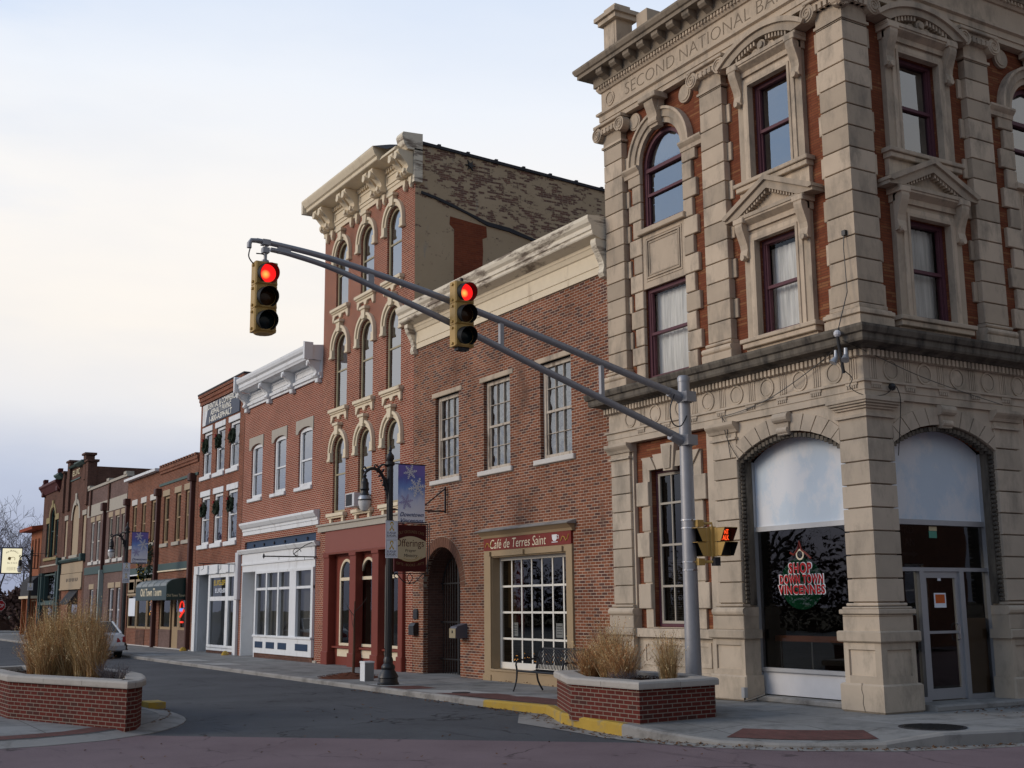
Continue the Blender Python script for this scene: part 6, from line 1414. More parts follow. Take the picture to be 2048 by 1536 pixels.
# ------------------------------------------------------------------ ornamental grasses
def grassmat():
    m, N, L, bs = newmat('dry_grass'); a = N.new('ShaderNodeVertexColor'); a.layer_name = 'tone'
    L.new(a.outputs['Color'], bs.inputs['Base Color']); bs.inputs['Roughness'].default_value = .8; bs.inputs['Specular IOR Level'].default_value = .15
    return m
M['dry_grass'] = grassmat()
def clump(label, x, y, z, h, r, n, seed, red=.3, group='dry ornamental grasses'):
    rr = random.Random(seed); vs, fs, cs = [], [], []
    for k in range(n):
        a = rr.random()*6.283; q = sqrt(rr.random()); bx, by = x+.16*r/.35*q*cos(a), y+.16*r/.35*q*sin(a)
        hh = h*((.30+.55*rr.random()) if rr.random() < .8 else (.72+.42*rr.random()**1.5)); lean = r*(.15+1.25*rr.random()**1.5)*(q*.9+.25); ca = a+rr.gauss(0, .5)
        droop = rr.random() < .2; wv = rr.uniform(-.1, .1); w = rr.uniform(.0018, .0042)
        tone = rr.random(); c = (.62, .44, .21) if tone < .5 else ((.82, .65, .38) if tone < .8 else (.34, .20, .09))
        if rr.random() < red: c = (.46, .23, .10)
        k_ = rr.uniform(.55, 1.2); c = tuple(v*k_ for v in c)
        seg = 5; b0 = len(vs); ta = rr.random()*3.14
        for i in range(seg+1):
            t = i/seg; l_ = lean*(t**1.7); zz = hh*(t if not droop else t-.42*max(0, t-.5)**1.3*2)
            px, py, pz = bx+l_*cos(ca)+wv*sin(t*3), by+l_*sin(ca)+wv*cos(t*4)*.5, z+zz
            ww = w*(1-.75*t)
            vs += [(px-ww*cos(ta), py-ww*sin(ta), pz), (px+ww*cos(ta), py+ww*sin(ta), pz)]
        for i in range(seg): fs.append((b0+2*i, b0+2*i+1, b0+2*i+3, b0+2*i+2)); cs.append(c)
        if not droop and rr.random() < .35:        # feathery seed head
            for j in range(7):
                t = .74+.26*j/6; l_ = lean*(t**1.7); px, py, pz = bx+l_*cos(ca)+wv*sin(t*3), by+l_*sin(ca)+wv*cos(t*4)*.5, z+hh*t
                aa = rr.random()*6.28; d = rr.uniform(.008, .024); b1 = len(vs)
                vs += [(px, py, pz), (px+d*cos(aa), py+d*sin(aa), pz+d*.9), (px+d*.6*cos(aa+.5), py+d*.6*sin(aa+.5), pz+d*1.5)]
                fs.append((b1, b1+1, b1+2)); cs.append(tuple(v*1.12 for v in c))
    me = D.meshes.new('ornamental_grass'); me.from_pydata([(v[0]-x, v[1]-y, v[2]-z) for v in vs], [], fs); me.materials.append(M['dry_grass'])
    ca_ = me.color_attributes.new('tone', 'FLOAT_COLOR', 'CORNER'); buf = []
    for p, c in zip(me.polygons, cs): buf += [*c, 1]*p.loop_total
    ca_.data.foreach_set('color', buf)
    o = D.objects.new('ornamental_grass', me); COL.objects.link(o); o.location = (x, y, z)
    return tag(o, label, 'ornamental grass', group)
clump('low reddish dry grass clump at the left end of the bank planter beside the bench', -3.55, -3.25, .52, .62, .30, 1000, 1, .6)
clump('tallest dry grass clump in the bank planter, left of the middle', -2.95, -3.25, .52, .95, .30, 1500, 2, .3)
clump('rusty dry grass clump leaning right in the middle of the bank planter', -2.35, -3.45, .52, .70, .30, 1000, 3, .6)
clump('separate upright dry grass clump at the right of the bank planter next to the pole', -1.85, -2.9, .52, .78, .20, 1000, 4, .2)
LC = [(-10.2, -11.18, 1.10, .26, .5), (-9.85, -10.98, 1.24, .28, .25), (-9.45, -10.83, 1.22, .27, .2), (-9.0, -10.58, 1.32, .28, .15), (-9.5, -11.15, .85, .28, .3), (-8.68, -10.45, 1.12, .22, .3)]
LB = ['leftmost reddish dry grass clump in the big left planter', 'second tall dry grass clump from the left in the big left planter', 'tall pale dry grass clump in the middle of the big left planter',
      'pale feathery dry grass clump towards the right of the big left planter', 'short dry grass clump at the front of the big left planter', 'rightmost tall dry grass clump in the big left planter beside the white car']
for i, (x, y, h, r, rd) in enumerate(LC): clump(LB[i], x, y, .55, h, r, 2000 if h > 1 else 1100, 20+i, rd)
def twigs(label, x, y, z, h, r, n, seed):
    rr = random.Random(seed); b = MB(); o = None
    for k in range(n):
        a = rr.random()*6.28; p = Vector((x+.1*cos(a), y+.1*sin(a), z)); d = Vector((cos(a)*rr.uniform(.2, 1.1), sin(a)*rr.uniform(.2, 1.1), 1)).normalized()
        q = p+d*h*rr.uniform(.5, 1); m_ = (p+q)/2+Vector((rr.gauss(0, .03), rr.gauss(0, .03), .03)); b.tube([p, m_, q], [.005, .004, .002], 3, False)
        for j in range(3):
            s_ = p+(q-p)*rr.uniform(.4, .95); e = s_+Vector((rr.gauss(0, .5), rr.gauss(0, .5), rr.random())).normalized()*.12; b.tube([s_, e], [.003, .0015], 3, False)
    return tag(b.build('bare_shrub', M['far_bark'], recalc=False), label, 'shrub')
twigs('low bare twiggy shrub at the rounded right end of the big left planter', -7.35, -10.45, .53, .36, .32, 60, 3)
twigs('tiny bare shrub between the dry grasses in the bank planter', -1.95, -3.75, .52, .22, .4, 40, 5)
# ================================================================== traffic signal pole with twin mast arms
def copy_tree(o, loc=None, label=None):
    def cp(x, par):
        c = x.copy(); COL.objects.link(c); c.parent = par
        for ch in list(x.children): cp(ch, c)
        return c
    r = cp(o, None)
    if loc: r.location = loc
    if label: r['label'] = label
    return r
def uvdisc(o, u0, z0, r, ax=1):
    uv = o.data.uv_layers['UV'].data; off_ = origin_of(o)
    for lp in o.data.loops:
        q = o.data.vertices[lp.vertex_index].co+off_; uv[lp.index].uv = (.5+.5*(q[ax]-u0)/r, .5+.5*(q.z-z0)/r)
PX, PY = -2.62, -1.75
sp_ = thing('signal_pole', 'tall grey steel traffic signal pole with twin mast arms curving out over the street', 'signal pole', (PX, PY, 0))
b = MB(); b.lathe([(.22, 0), (.22, .03), (.15, .04), (.142, .3), (.105, 5.70)], (PX, PY, 0), 24); b.build('pole', M['galv'], sp_, smooth=True)
b = MB(); b.lathe([(.112, 5.69), (.114, 5.76), (.09, 5.80), (.001, 5.815)], (PX, PY, 0), 20); b.build('cap', M['galv'], sp_, smooth=True)
def spl(P, n=8):
    o = []; P = [Vector(p) for p in P]
    for i in range(len(P)-1):
        p0, p1, p2, p3 = P[max(0, i-1)], P[i], P[i+1], P[min(len(P)-1, i+2)]
        for k in range(n):
            t = k/n; o.append(.5*((2*p1)+(p2-p0)*t+(2*p0-5*p1+4*p2-p3)*t*t+(3*p1-p0-3*p2+p3)*t**3))
    o.append(P[-1]); return o
up_ = spl([(PX, -1.75, 5.40), (PX, -3.2, 5.78), (PX, -4.8, 6.20), (PX, -6.3, 6.56), (PX, -7.5, 6.82), (PX, -8.6, 7.02), (PX, -9.3, 7.10), (PX, -9.75, 7.13)])
lo_ = spl([(PX, -1.75, 4.62), (PX, -3.2, 5.12), (PX, -4.8, 5.66), (PX, -6.3, 6.18), (PX, -7.5, 6.56), (PX, -8.5, 6.86), (PX, -9.2, 6.99), (PX, -9.53, 7.02)])
b = MB(); b.tube(up_, [.068-.030*i/(len(up_)-1) for i in range(len(up_))], 12); b.tube([(PX, -9.72, 7.13), (PX, -9.83, 7.12), (PX, -9.86, 7.07), (PX, -9.86, 7.0)], .036, 10); b.build('upper_arm', M['galv'], sp_, smooth=True)
b = MB(); b.tube(lo_, [.066-.030*i/(len(lo_)-1) for i in range(len(lo_))], 12); b.box(PX-.03, PX+.03, -9.42, -9.22, 6.98, 7.11); b.build('lower_arm', M['galv'], sp_, smooth=True)
b = MB()
for y in (-3.55, -5.55): 
    zu = min(up_, key=lambda p: abs(p.y-y)).z; zl = min(lo_, key=lambda p: abs(p.y-y)).z; b.box(PX-.035, PX+.035, y-.035, y+.035, zl, zu); b.cut()
y = -7.9; zu = min(up_, key=lambda p: abs(p.y-y)).z; b.box(PX-.03, PX+.03, y-.05, y+.05, zu-.22, zu+.02); b.cut()
b.build_each('arm_strut', M['galv'], sp_)
b = MB()
for z in (5.40, 4.62): b.lathe([(.135, -.09), (.135, .09)], (PX, PY, z), 16); b.box(PX+.05, PX+.22, PY-.12, PY+.10, z-.09, z+.09); b.tube([(PX, PY-.1, z), (PX, PY-.34, z+.08)], [.10, .08], 12); b.cut()
b.build_each('arm_clamp', M['galv'], sp_)
b = MB()
for z in (3.20, 3.06, 2.47, 2.33): b.lathe([(.136, 0), (.136, .022)], (PX, PY, z), 20); b.cut()
b.build_each('steel_strap', M['steel_band'], sp_)
b = MB(); b.tube(spl([(PX+.1, PY-.3, 5.42), (PX+.12, PY-.42, 5.15), (PX+.13, PY-.38, 4.9), (PX+.12, PY-.2, 4.86), (PX+.1, PY-.04, 5.05), (PX+.05, PY-.0, 5.08)]), .012, 5); b.tube(spl([(PX, -9.84, 7.02), (PX, -9.86, 6.86), (PX, -9.74, 6.74), (PX, -9.6, 6.78), (PX, -9.62, 6.92), (PX, -9.75, 6.93)]), .010, 5); b.build('loop_cable', M['black_iron'], sp_, smooth=True)
def signal(y, z0, label, hang):
    x = PX+(.0 if hang else .24); o = thing('traffic_signal', label, 'traffic light', (x, y, z0), 'traffic signals on the mast arms')
    fr = lambda u, w, z: (x+w, y+u, z0+z)
    b = MB(fr)
    for i in range(3):
        za = .355*i; b.cham(-.17, .17, -.10, .10, za+.004, za+.351, .02)
    b.box(-.16, .16, -.09, .08, 0, 1.065)
    for i in range(3):
        for q in (-1, 1):
            for zz in (.05, .30): b.box(min(q*.17, q*.195), max(q*.17, q*.195), -.03, .02, .355*i+zz-.015, .355*i+zz+.015)
    b.build('housing', M['signal_yellow'], o)
    for i, mk in enumerate(('lens_green', 'lens_amber', 'lens_red')):
        zc = .355*i+.178
        v = MB(fr); n_ = 26
        A = [(.142*cos(rad(-62+304*k/n_)), zc+.142*sin(rad(-62+304*k/n_))) for k in range(n_+1)]; B = [(.148*cos(rad(-62+304*k/n_)), zc+.148*sin(rad(-62+304*k/n_))) for k in range(n_+1)]
        vs = []; 
        for k in range(n_+1):
            t = (A[k][1]-zc)/.142; d = .10+.14+.05*t
            vs += [(A[k][0], .09, A[k][1]), (B[k][0], .09, B[k][1]), (A[k][0], d, A[k][1]-.03), (B[k][0], d, B[k][1]-.03)]
        fs = []
        for k in range(n_):
            q = 4*k; fs += [(q, q+4, q+6, q+2), (q+1, q+3, q+7, q+5), (q+2, q+6, q+7, q+3)]
        v.add(vs, fs); v.build('visor', M['visor_black'], o, smooth=True)
        l_ = MB(fr); m_ = 24; rr_ = .138
        vs = [(0, .125, zc)]
        for rk, w_ in ((.5, .12), (.85, .11), (1, .10)): vs += [(rr_*rk*cos(2*pi*k/m_), w_, zc+rr_*rk*sin(2*pi*k/m_)) for k in range(m_)]
        fs = [(0, 1+k, 1+(k+1) % m_) for k in range(m_)]+[(1+j*m_+k, 1+(j+1)*m_+k, 1+(j+1)*m_+(k+1) % m_, 1+j*m_+(k+1) % m_) for j in range(2) for k in range(m_)]
        l_.add(vs, fs); ob = l_.build('lens', M[mk], o, smooth=True); uvdisc(ob, y, z0+zc, rr_)
    h = MB(fr)
    if hang: h.tube([(0, 0, 1.06), (0, 0, 1.38)], .028, 8); h.lathe([(.06, 1.06), (.06, 1.1), (.03, 1.12)], (0, 0, 0), 10); h.box(-.05, .05, -.05, .05, 1.22, 1.30); h.box(-.06, .06, -.06, .06, 1.34, 1.42)
    else: h.box(-.05, .05, -.24, -.1, .30, .80); h.lathe([(.06, -.06), (.06, 0)], (0, 0, 0), 10); h.box(-.10, .1, -.08, .05, -.05, 0); h.tube([(0, -.02, 1.06), (0, -.02, 1.14)], .03, 8)
    h.build('hanger', M['galv'] if hang else M['dark_metal'], o)
    if hang:
        c = MB(fr); c.lathe([(.13, -.02), (.15, .0)], (0, 0, 0), 12); c.build('bottom_cap', M['signal_yellow'], o)
signal(-9.61, 5.735, 'yellow three lamp traffic light glowing red, hanging from the mast arm tip against the sky', True)
signal(-6.41, 5.80, 'yellow three lamp traffic light glowing red, midway along the arms before the cafe', False)
# ------------------------------------------------------------------ pedestrian signal
pd = thing('pedestrian_signal', 'yellow two sided pedestrian signal with lit red message strapped to the signal pole', 'pedestrian signal', (-2.36, -1.5, 2.55))
cx, cy, z0 = -2.36, -1.44, 2.58
def phead(fr, lit):
    b = MB(fr)
    for i in (0, 1):
        za = z0+.25*i
        b.cham(-.15, .15, 0, .11, za, za+.242, .012)
        for q in (-1, 1):
            ua = q*.146; ub = q*.138
            b.add([(u, w, z) for u in (ua, ub) for w, z in ((.11, za+.005), (.11, za+.238), (.31, za+.238), (.19, za+.005))], [(0, 1, 2, 3), (7, 6, 5, 4), (0, 4, 5, 1), (1, 5, 6, 2), (2, 6, 7, 3), (3, 7, 4, 0)])
        b.box(-.146, .146, .11, .31, za+.232, za+.241)
    b.build('housing', M['signal_yellow'], pd)
    for i in (0, 1):
        za = z0+.25*i
        v = MB(fr); v.add([(u, w, z) for u in (-.137, .137) for w, z in ((.112, za+.008), (.112, za+.23), (.325, za+.228), (.202, za+.008))], [(0, 1, 2, 3), (4, 5, 6, 7), (1, 2, 6, 5)]); v.build('visor_lining', M['visor_black'], pd, recalc=False)
        g = MB(fr); g.poly(outline(-.134, .134, za+.01, za+.23), .113); face = g.build('lens', M['visor_black'], pd, recalc=False)
        if i == 1 and lit:
            t = MB(fr); t.text("DONT", -.11, .11, za+.125, za+.215, .115, .003, 0, .01); t.text('WALK', -.11, .11, za+.025, za+.11, .115, .003, 0, .01); t.build('lit_message', M['walk_red'], face)
phead(lambda u, w, z: (cx+.02+w, cy+.15+u, z), True)
phead(lambda u, w, z: (cx-.15+u, cy-.02-w, z), False)
b = MB(); b.box(cx-.05, cx+.05, cy-.05, cy+.05, z0-.01, z0+.51); b.tube([(cx, cy, z0+.5), (cx, cy, z0+.57), (cx-.18, cy-.2, z0+.57)], .024, 8); b.tube([(cx, cy, z0), (cx, cy, z0-.10), (cx-.2, cy-.24, z0-.10)], .03, 8)
for z in (z0+.51, z0-.16): b.box(PX+.06, PX+.2, PY+.04, PY+.18, z, z+.12)
b.build('bracket', M['signal_yellow'], pd); b = MB(); b.box(cx-.02, cx+.08, cy-.02, cy+.1, z0-.17, z0-.02); b.build('terminal_box', M['dark_metal'], pd)
# ================================================================== street lamps
def make_lamp(loc, label):
    o = thing('street_lamp', label, 'street lamp', loc, 'ornate black street lamps'); x, y, z0 = loc
    b = MB(); b.lathe([(.26, 0), (.26, .05), (.235, .07), (.225, .16), (.245, .18), (.235, .22), (.15, .36), (.165, .40), (.16, .44), (.11, .50), (.115, .6), (.088, .66)], loc, 20); b.build('base', M['black_iron'], o, smooth=True)
    b = MB(); prof = [(.088, .62), (.078, 5.25)]; vs = []; n_ = 24
    for r, z in prof: vs += [(x+r*(1 if k % 2 else .9)*cos(2*pi*k/n_), y+r*(1 if k % 2 else .9)*sin(2*pi*k/n_), z0+z) for k in range(n_)]
    b.add(vs, [(k, (k+1) % n_, n_+(k+1) % n_, n_+k) for k in range(n_)]); b.build('pole', M['black_iron'], o)
    b = MB(); b.lathe([(.09, 5.22), (.115, 5.25), (.115, 5.30), (.07, 5.33), (.10, 5.40), (.095, 5.47), (.05, 5.52), (.03, 5.58), (.045, 5.61), (.035, 5.66), (.004, 5.74)], loc, 14); b.build('finial', M['black_iron'], o, smooth=True)
    b = MB(); A = [(x, y-.05, z0+4.55), (x, y-.14, z0+4.85), (x, y-.30, z0+5.08), (x, y-.48, z0+5.13), (x, y-.62, z0+5.06), (x, y-.67, z0+4.98)]
    b.tube(spl(A, 6), [.05-.02*i/30 for i in range(31)], 8); b.tube(spl([(x, y-.06, z0+4.40), (x, y-.10, z0+4.62), (x, y-.17, z0+4.80), (x, y-.12, z0+4.9), (x, y-.07, z0+4.82)], 5), .028, 6)
    b.tube(spl([(x, y-.06, z0+5.2), (x, y-.2, z0+5.24), (x, y-.3, z0+5.14), (x, y-.22, z0+5.06), (x, y-.17, z0+5.13)], 5), .026, 6)
    b.tube(spl([(x, y-.66, z0+5.02), (x, y-.74, z0+5.10), (x, y-.68, z0+5.16), (x, y-.63, z0+5.1)], 5), .02, 6); b.tube(spl([(x, y-.28, z0+5.06), (x, y-.34, z0+5.2), (x, y-.42, z0+5.22), (x, y-.40, z0+5.14)], 5), .018, 5)
    for k in range(6): t = k/5; q = Vector(A[0]).lerp(Vector(A[2]), t); b.ball((q.x, q.y-.04, q.z-.02), .03, 6)
    b.build('arm', M['black_iron'], o, smooth=True)
    c = (x, y-.67, z0)
    b = MB(); b.lathe([(.02, 4.99), (.05, 4.95), (.03, 4.90), (.075, 4.86), (.08, 4.80), (.10, 4.78), (.10, 4.66), (.115, 4.62), (.09, 4.58), (.10, 4.52), (.125, 4.47)], c, 14); b.build('lamp_head', M['black_iron'], o, smooth=True)
    b = MB(); b.lathe([(.11, 4.48), (.15, 4.42), (.16, 4.37)], c, 16); b.build('lamp_collar', M['alu'], o, smooth=True)
    b = MB(); b.lathe([(.172, 4.375), (.172, 4.35), (.15, 4.35)], c, 16); b.build('lamp_rim', M['black_iron'], o, smooth=True)
    b = MB(); b.lathe([(.155, 4.36), (.15, 4.28), (.125, 4.18), (.08, 4.11), (.02, 4.09)], c, 16); b.build('globe', M['lamp_glass'], o, smooth=True)
    b = MB()
    for z in (5.30-.02, 3.86): b.tube([(x, y+.06, z0+z), (x, y+.98, z0+z)], .014, 6); b.lathe([(.10, -.04), (.10, .04)], (x, y, z0+z), 12); b.cut()
    b.build_each('banner_arm', M['black_iron'], o)
    return o
L1 = (-12.62, -2.86, -.08)
lamp = make_lamp(L1, 'nearest ornate black street lamp with curved arm in front of the red arched shopfront')
L2 = (-42.2, -2.15, -.10); L3 = (-66.8, -2.2, -.10)
copy_tree(lamp, L2, 'second black street lamp down the street in front of the tavern'); copy_tree(lamp, L3, 'farthest black street lamp beside the glowing cream sign')
# banners
def bannermat():
    m, N, L, bs = newmat('banner_print'); tcn = N.new('ShaderNodeTexCoord'); sx = N.new('ShaderNodeSeparateXYZ'); L.new(tcn.outputs['Generated'], sx.inputs[0])
    f = N.new('ShaderNodeMath'); f.operation = 'MULTIPLY_ADD'; L.new(noise(N, L, tcn.outputs['Generated'], 2.6, 4), f.inputs[0]); f.inputs[1].default_value = .35; L.new(sx.outputs['Z'], f.inputs[2])
    r = N.new('ShaderNodeValToRGB'); L.new(f.outputs[0], r.inputs[0])
    st = [(.30, (.9, .92, .98)), (.55, (.68, .74, .92)), (.75, (.20, .33, .70)), (.92, (.13, .16, .50)), (1.1, (.20, .16, .50))]
    while len(r.color_ramp.elements) < len(st): r.color_ramp.elements.new(.5)
    for e, (p, c) in zip(r.color_ramp.elements, st): e.position = min(1, p); e.color = (*c, 1)
    L.new(r.outputs[0], bs.inputs['Base Color']); bs.inputs['Roughness'].default_value = .55; return m
M['banner_print'] = bannermat()
M['banner_white'] = mat('banner_white', (.85, .85, .92), .5); M['banner_violet'] = mat('banner_violet', (.45, .42, .66), .5); M['banner_blue'] = mat('banner_ink', (.04, .05, .16), .5)
def snowflake(b, u, z, r, w):
    for k in range(6):
        a = k*pi/3+.2
        def seg(p, q, t=.012*r/.25):
            d = Vector((q[0]-p[0], q[1]-p[1])).normalized(); nn = Vector((-d.y, d.x))*t
            b.ext([(p[0]-nn.x, p[1]-nn.y), (q[0]-nn.x, q[1]-nn.y), (q[0]+nn.x, q[1]+nn.y), (p[0]+nn.x, p[1]+nn.y)], w, w+.001)
        e = (u+r*cos(a), z+r*sin(a)); seg((u, z), e)
        for t in (.35, .62):
            c = (u+r*t*cos(a), z+r*t*sin(a))
            for s_ in (-1, 1): seg(c, (c[0]+r*.28*cos(a+s_*.9), c[1]+r*.28*sin(a+s_*.9)))
        b.disc(e[0], e[1], r*.13, w, w+.001, 8)
    b.arch(u, z, r*.2, r*.28, w, w+.001, 0, 360, 12)
def make_banner(L, label):
    x, y, z0 = L; o = thing('banner', label, 'banner', (x, y+.58, z0+3.84), 'winter banners on the street lamps'); fr = lambda u, w, z: (x+w, y+u, z0+z)
    b = MB(fr); n_ = 10
    def bow(u, z): return .03*sin((u-.22)/.73*pi)*sin((z-3.85)/1.45*pi)
    vs = [(u, bow(u, z)+d, z) for d in (-.002, .002) for j in range(n_+1) for i in range(7) for u, z in [(.22+.73*i/6, 3.84+1.45*j/n_)]]
    k = 7*(n_+1); fs = []
    for j in range(n_):
        for i in range(6): q = j*7+i; fs += [(q, q+1, q+8, q+7), (k+q, k+q+7, k+q+8, k+q+1)]
    b.add(vs, fs); b.build('cloth', M['banner_print'], o, smooth=True, recalc=False)
    s = MB(fr); snowflake(s, .53, 5.09, .165, .034); s.build('snowflake', M['banner_white'], o)
    s = MB(fr); snowflake(s, .72, 4.72, .22, .036); s.build('snowflake', M['banner_white'], o)
    s = MB(fr); snowflake(s, .42, 4.36, .17, .036); s.build('snowflake', M['banner_violet'], o)
    s = MB(fr); s.text('Downtown', .26, .91, 3.995, 4.10, .026, .001, .35, .004); s.text('Vincennes', .29, .90, 3.855, 3.95, .018, .001, .35, .004); s.build('banner_lettering', M['banner_blue'], o)
    return o
bn = make_banner(L1, 'blue and white snowflake banner hanging on the nearest street lamp')
copy_tree(bn, (L2[0], L2[1]+.58, L2[2]+3.84), 'blue and white snowflake banner on the far street lamp by the tavern')
def ribbon_panel(L, zt, label, grp='yellow ribbon notices on the lamp poles'):
    x, y, z0 = L; o = thing('ribbon_sign', label, 'sign', (x+.1, y, z0+zt), grp); fr = lambda u, w, z: (x+.10+w, y+u, z0+z)
    b = MB(fr); b.box(-.15, .17, 0, .006, zt, zt+.445); b.build('panel', M['sign_white'], o)
    b = MB(fr); b.ring(outline(-.13, .15, zt+.03, zt+.42), outline(-.125, .145, zt+.035, zt+.415), .006, .007); b.marks(-.11, .13, zt+.13, zt+.18, .006, .0015, 7); b.build('border', M['banner_blue'], o)
    b = MB(fr); b.marks(-.115, .135, zt+.06, zt+.11, .006, .0015, 8); b.build('small_lettering', M['sign_black'], o)
    b = MB(fr); c = zt+.30
    b.arch(.01, c+.065, .022, .045, .006, .008, -30, 210, 12, ry=1.2); b.ext([(.048, c+.05), (.028, c+.03), (-.06, c-.085), (-.03, c-.10)], .006, .008); b.ext([(-.028, c+.05), (-.008, c+.03), (.08, c-.085), (.05, c-.10)], .0075, .0095); b.build('yellow_ribbon', M['ribbon_yellow'], o)
    return o
for L, nm in ((L1, 'nearest'), (L2, 'second')):
    ribbon_panel(L, 3.43, f'upper white yellow-ribbon notice on the {nm} street lamp'); ribbon_panel(L, 2.98, f'lower white yellow-ribbon notice on the {nm} street lamp')
ribbon_panel(L3, 3.0, 'single white yellow-ribbon notice on the farthest street lamp')
# ------------------------------------------------------------------ hanging sign by the arch
X = -15.25
bk = thing('sign_bracket', 'black triangular iron bracket on the brick wall above the arched passage', 'bracket', (X, .1, 4.3))
b = MB(); b.box(X-.02, X+.02, .02, .06, 4.25, 4.98); b.tube([(X, .05, 4.30), (X, -1.55, 4.30)], .022, 6); b.tube([(X, .03, 4.92), (X, -.72, 4.34)], .018, 6); b.build('bracket_arm', M['black_iron'], bk)
hs = thing('hanging_sign', 'maroon and cream double arched hanging shop sign beside the brick arch', 'sign', (X, -1, 2.67))
fr = lambda u, w, z: (X+w, u, z)
b = MB(fr); b.box(-1.50, -.56, -.03, .03, 2.66, 3.90); b.build('board', M['maroon'], hs)
b = MB(fr); top = [(-1.50+.94*i/16, 3.46+.14*sin(pi*i/16)) for i in range(17)]; bot = [(-.56-.94*i/16, 3.06-.13*sin(pi*i/16)) for i in range(17)]; b.ext(top[::-1]+bot[::-1], .03, .036); b.build('cream_panel', M['cream_sign'], hs)
b = MB(fr); b.text('Offerings', -1.47, -.63, 3.26, 3.52, .036, .004, 0, -.005); b.build('sign_lettering', M['maroon'], hs)
b = MB(fr); b.text('Prayer', -1.18, -.86, 3.16, 3.26, .036, .003, .1); b.text('Ministry', -1.22, -.82, 3.02, 3.13, .036, .003, .1); b.build('small_lettering', M['dark_metal'], hs)
b = MB(fr); b.text('HOLY GROUNDS CAFE', -1.44, -.62, 3.62, 3.70, .03, .004, 0, 0, .06); b.text('GIFTS - BOOKS - ARTS', -1.44, -.62, 2.86, 2.93, .03, .004, 0, 0, -.06); b.build('gold_lettering', M['dull_gold'], hs)
b = MB(fr)
for q in (.14, .20): b.tube([(-1.03+q*1.7*cos(t*.35-2.6), .038, 3.08+q*.8*sin(t*.35-2.6)) for t in range(8)], .006, 4)
b.build('gold_scroll', M['gold'], hs)
b = MB(fr)
for u in (-1.38, -.68): b.tube([(u, 0, 3.9), (u, 0, 4.30)], .010, 5)
b.tube([(-1.52, 0, 3.93), (-.50, 0, 3.93)], .016, 6); b.tube([(-.50, 0, 3.95), (-.50, 0, 2.6)], .012, 5); b.tube([(-.44, 0, 3.98), (-.44, 0, 3.0)], .010, 5)
b.tube([(-1.5, 0, 2.62), (-.56, 0, 2.62)], .012, 5)
for s_ in (-1, 1):
    b.tube(spl([(-1.03, 0, 2.34), (-1.03+s_*.18, 0, 2.40), (-1.03+s_*.32, 0, 2.54), (-1.03+s_*.40, 0, 2.60), (-1.03+s_*.46, 0, 2.54), (-1.03+s_*.38, 0, 2.48)], 5), .014, 5); b.tube(spl([(-1.03, 0, 2.62), (-1.03+s_*.08, 0, 2.50), (-1.03, 0, 2.36)], 5), .012, 5)
b.build('iron_scroll', M['black_iron'], hs)
# ------------------------------------------------------------------ lit sign at the far end
ls = thing('lit_sign', 'glowing cream sign box with curved lettering at the far end of the row', 'sign', (-78, -1.7, 4.3))
fr = lambda u, w, z: (-78+w, u, z)
b = MB(fr); b.box(-2.42, -1.02, -.22, .0, 4.20, 6.06); b.build('box', M['navy'], ls)
b = MB(fr); b.box(-2.34, -1.06, .0, .02, 4.27, 5.98); b.build('lit_face', M['lit_sign'], ls)
b = MB(fr); b.text("Fat Buddy's", -2.10, -1.30, 5.56, 5.72, .021, .004, 0, .004, .18); b.text('Bar & Grill', -1.98, -1.35, 4.92, 5.02, .021, .004); b.build('sign_lettering', M['sign_black'], ls)
b = MB(fr)
for q in (4.64, 4.55, 4.46): b.marks(-2.0, -1.4, q, q+.04, .021, .003, 10)
b.build('small_lettering', M['dull_gold'], ls)
b = MB(fr); b.ext([(-1.98, 5.22), (-1.80, 5.14), (-1.74, 5.36), (-1.92, 5.40)], .021, .024); b.tube(spl([(-1.74, .022, 5.33), (-1.6, .022, 5.38), (-1.5, .022, 5.3), (-1.52, .022, 5.16)], 4), .02, 4); b.build('sign_emblem', M['gold'], ls)
b = MB(fr); b.tube([(-1.03, 0, 5.5), (.2, 0, 5.5)], .03, 5); b.cut(); b.tube([(-1.03, 0, 4.6), (.2, 0, 4.6)], .03, 5); b.cut(); b.build_each('mounting_arm', M['dark_metal'], ls)
# ------------------------------------------------------------------ bench
bx0, bx1, by, bz = -8.95, -7.10, -1.50, -.075
be = thing('bench', 'black strap metal bench facing the street between the cafe window and the brick planter', 'bench', ((bx0+bx1)/2, by+.3, bz))
b = MB(); pr = lambda t: (by+.02+.48*t, bz+.44-.03*sin(t*pi))
for i in range(30):
    x = bx0+.06+(bx1-bx0-.12)*i/29; P = [(x, *pr(k/5)) for k in range(6)]; b.tube(P, .012, 4)
for y, z in ((by, bz+.43), (by+.5, bz+.43)): b.tube([(bx0, y, z), (bx1, y, z)], .022, 6)
b.build('seat', M['black_iron'], be)
b = MB()
for i in range(30):
    x = bx0+.06+(bx1-bx0-.12)*i/29; b.tube([(x, by+.50, bz+.46), (x, by+.53, bz+.62), (x, by+.60, bz+.80), (x, by+.66, bz+.88)], .012, 4)
b.tube([(bx0, by+.50, bz+.46), (bx0, by+.53, bz+.62), (bx0, by+.60, bz+.80), (bx0+.03, by+.67, bz+.90), (bx1-.03, by+.67, bz+.90), (bx1, by+.60, bz+.8), (bx1, by+.53, bz+.62), (bx1, by+.5, bz+.46)], .022, 6)
b.build('backrest', M['black_iron'], be)
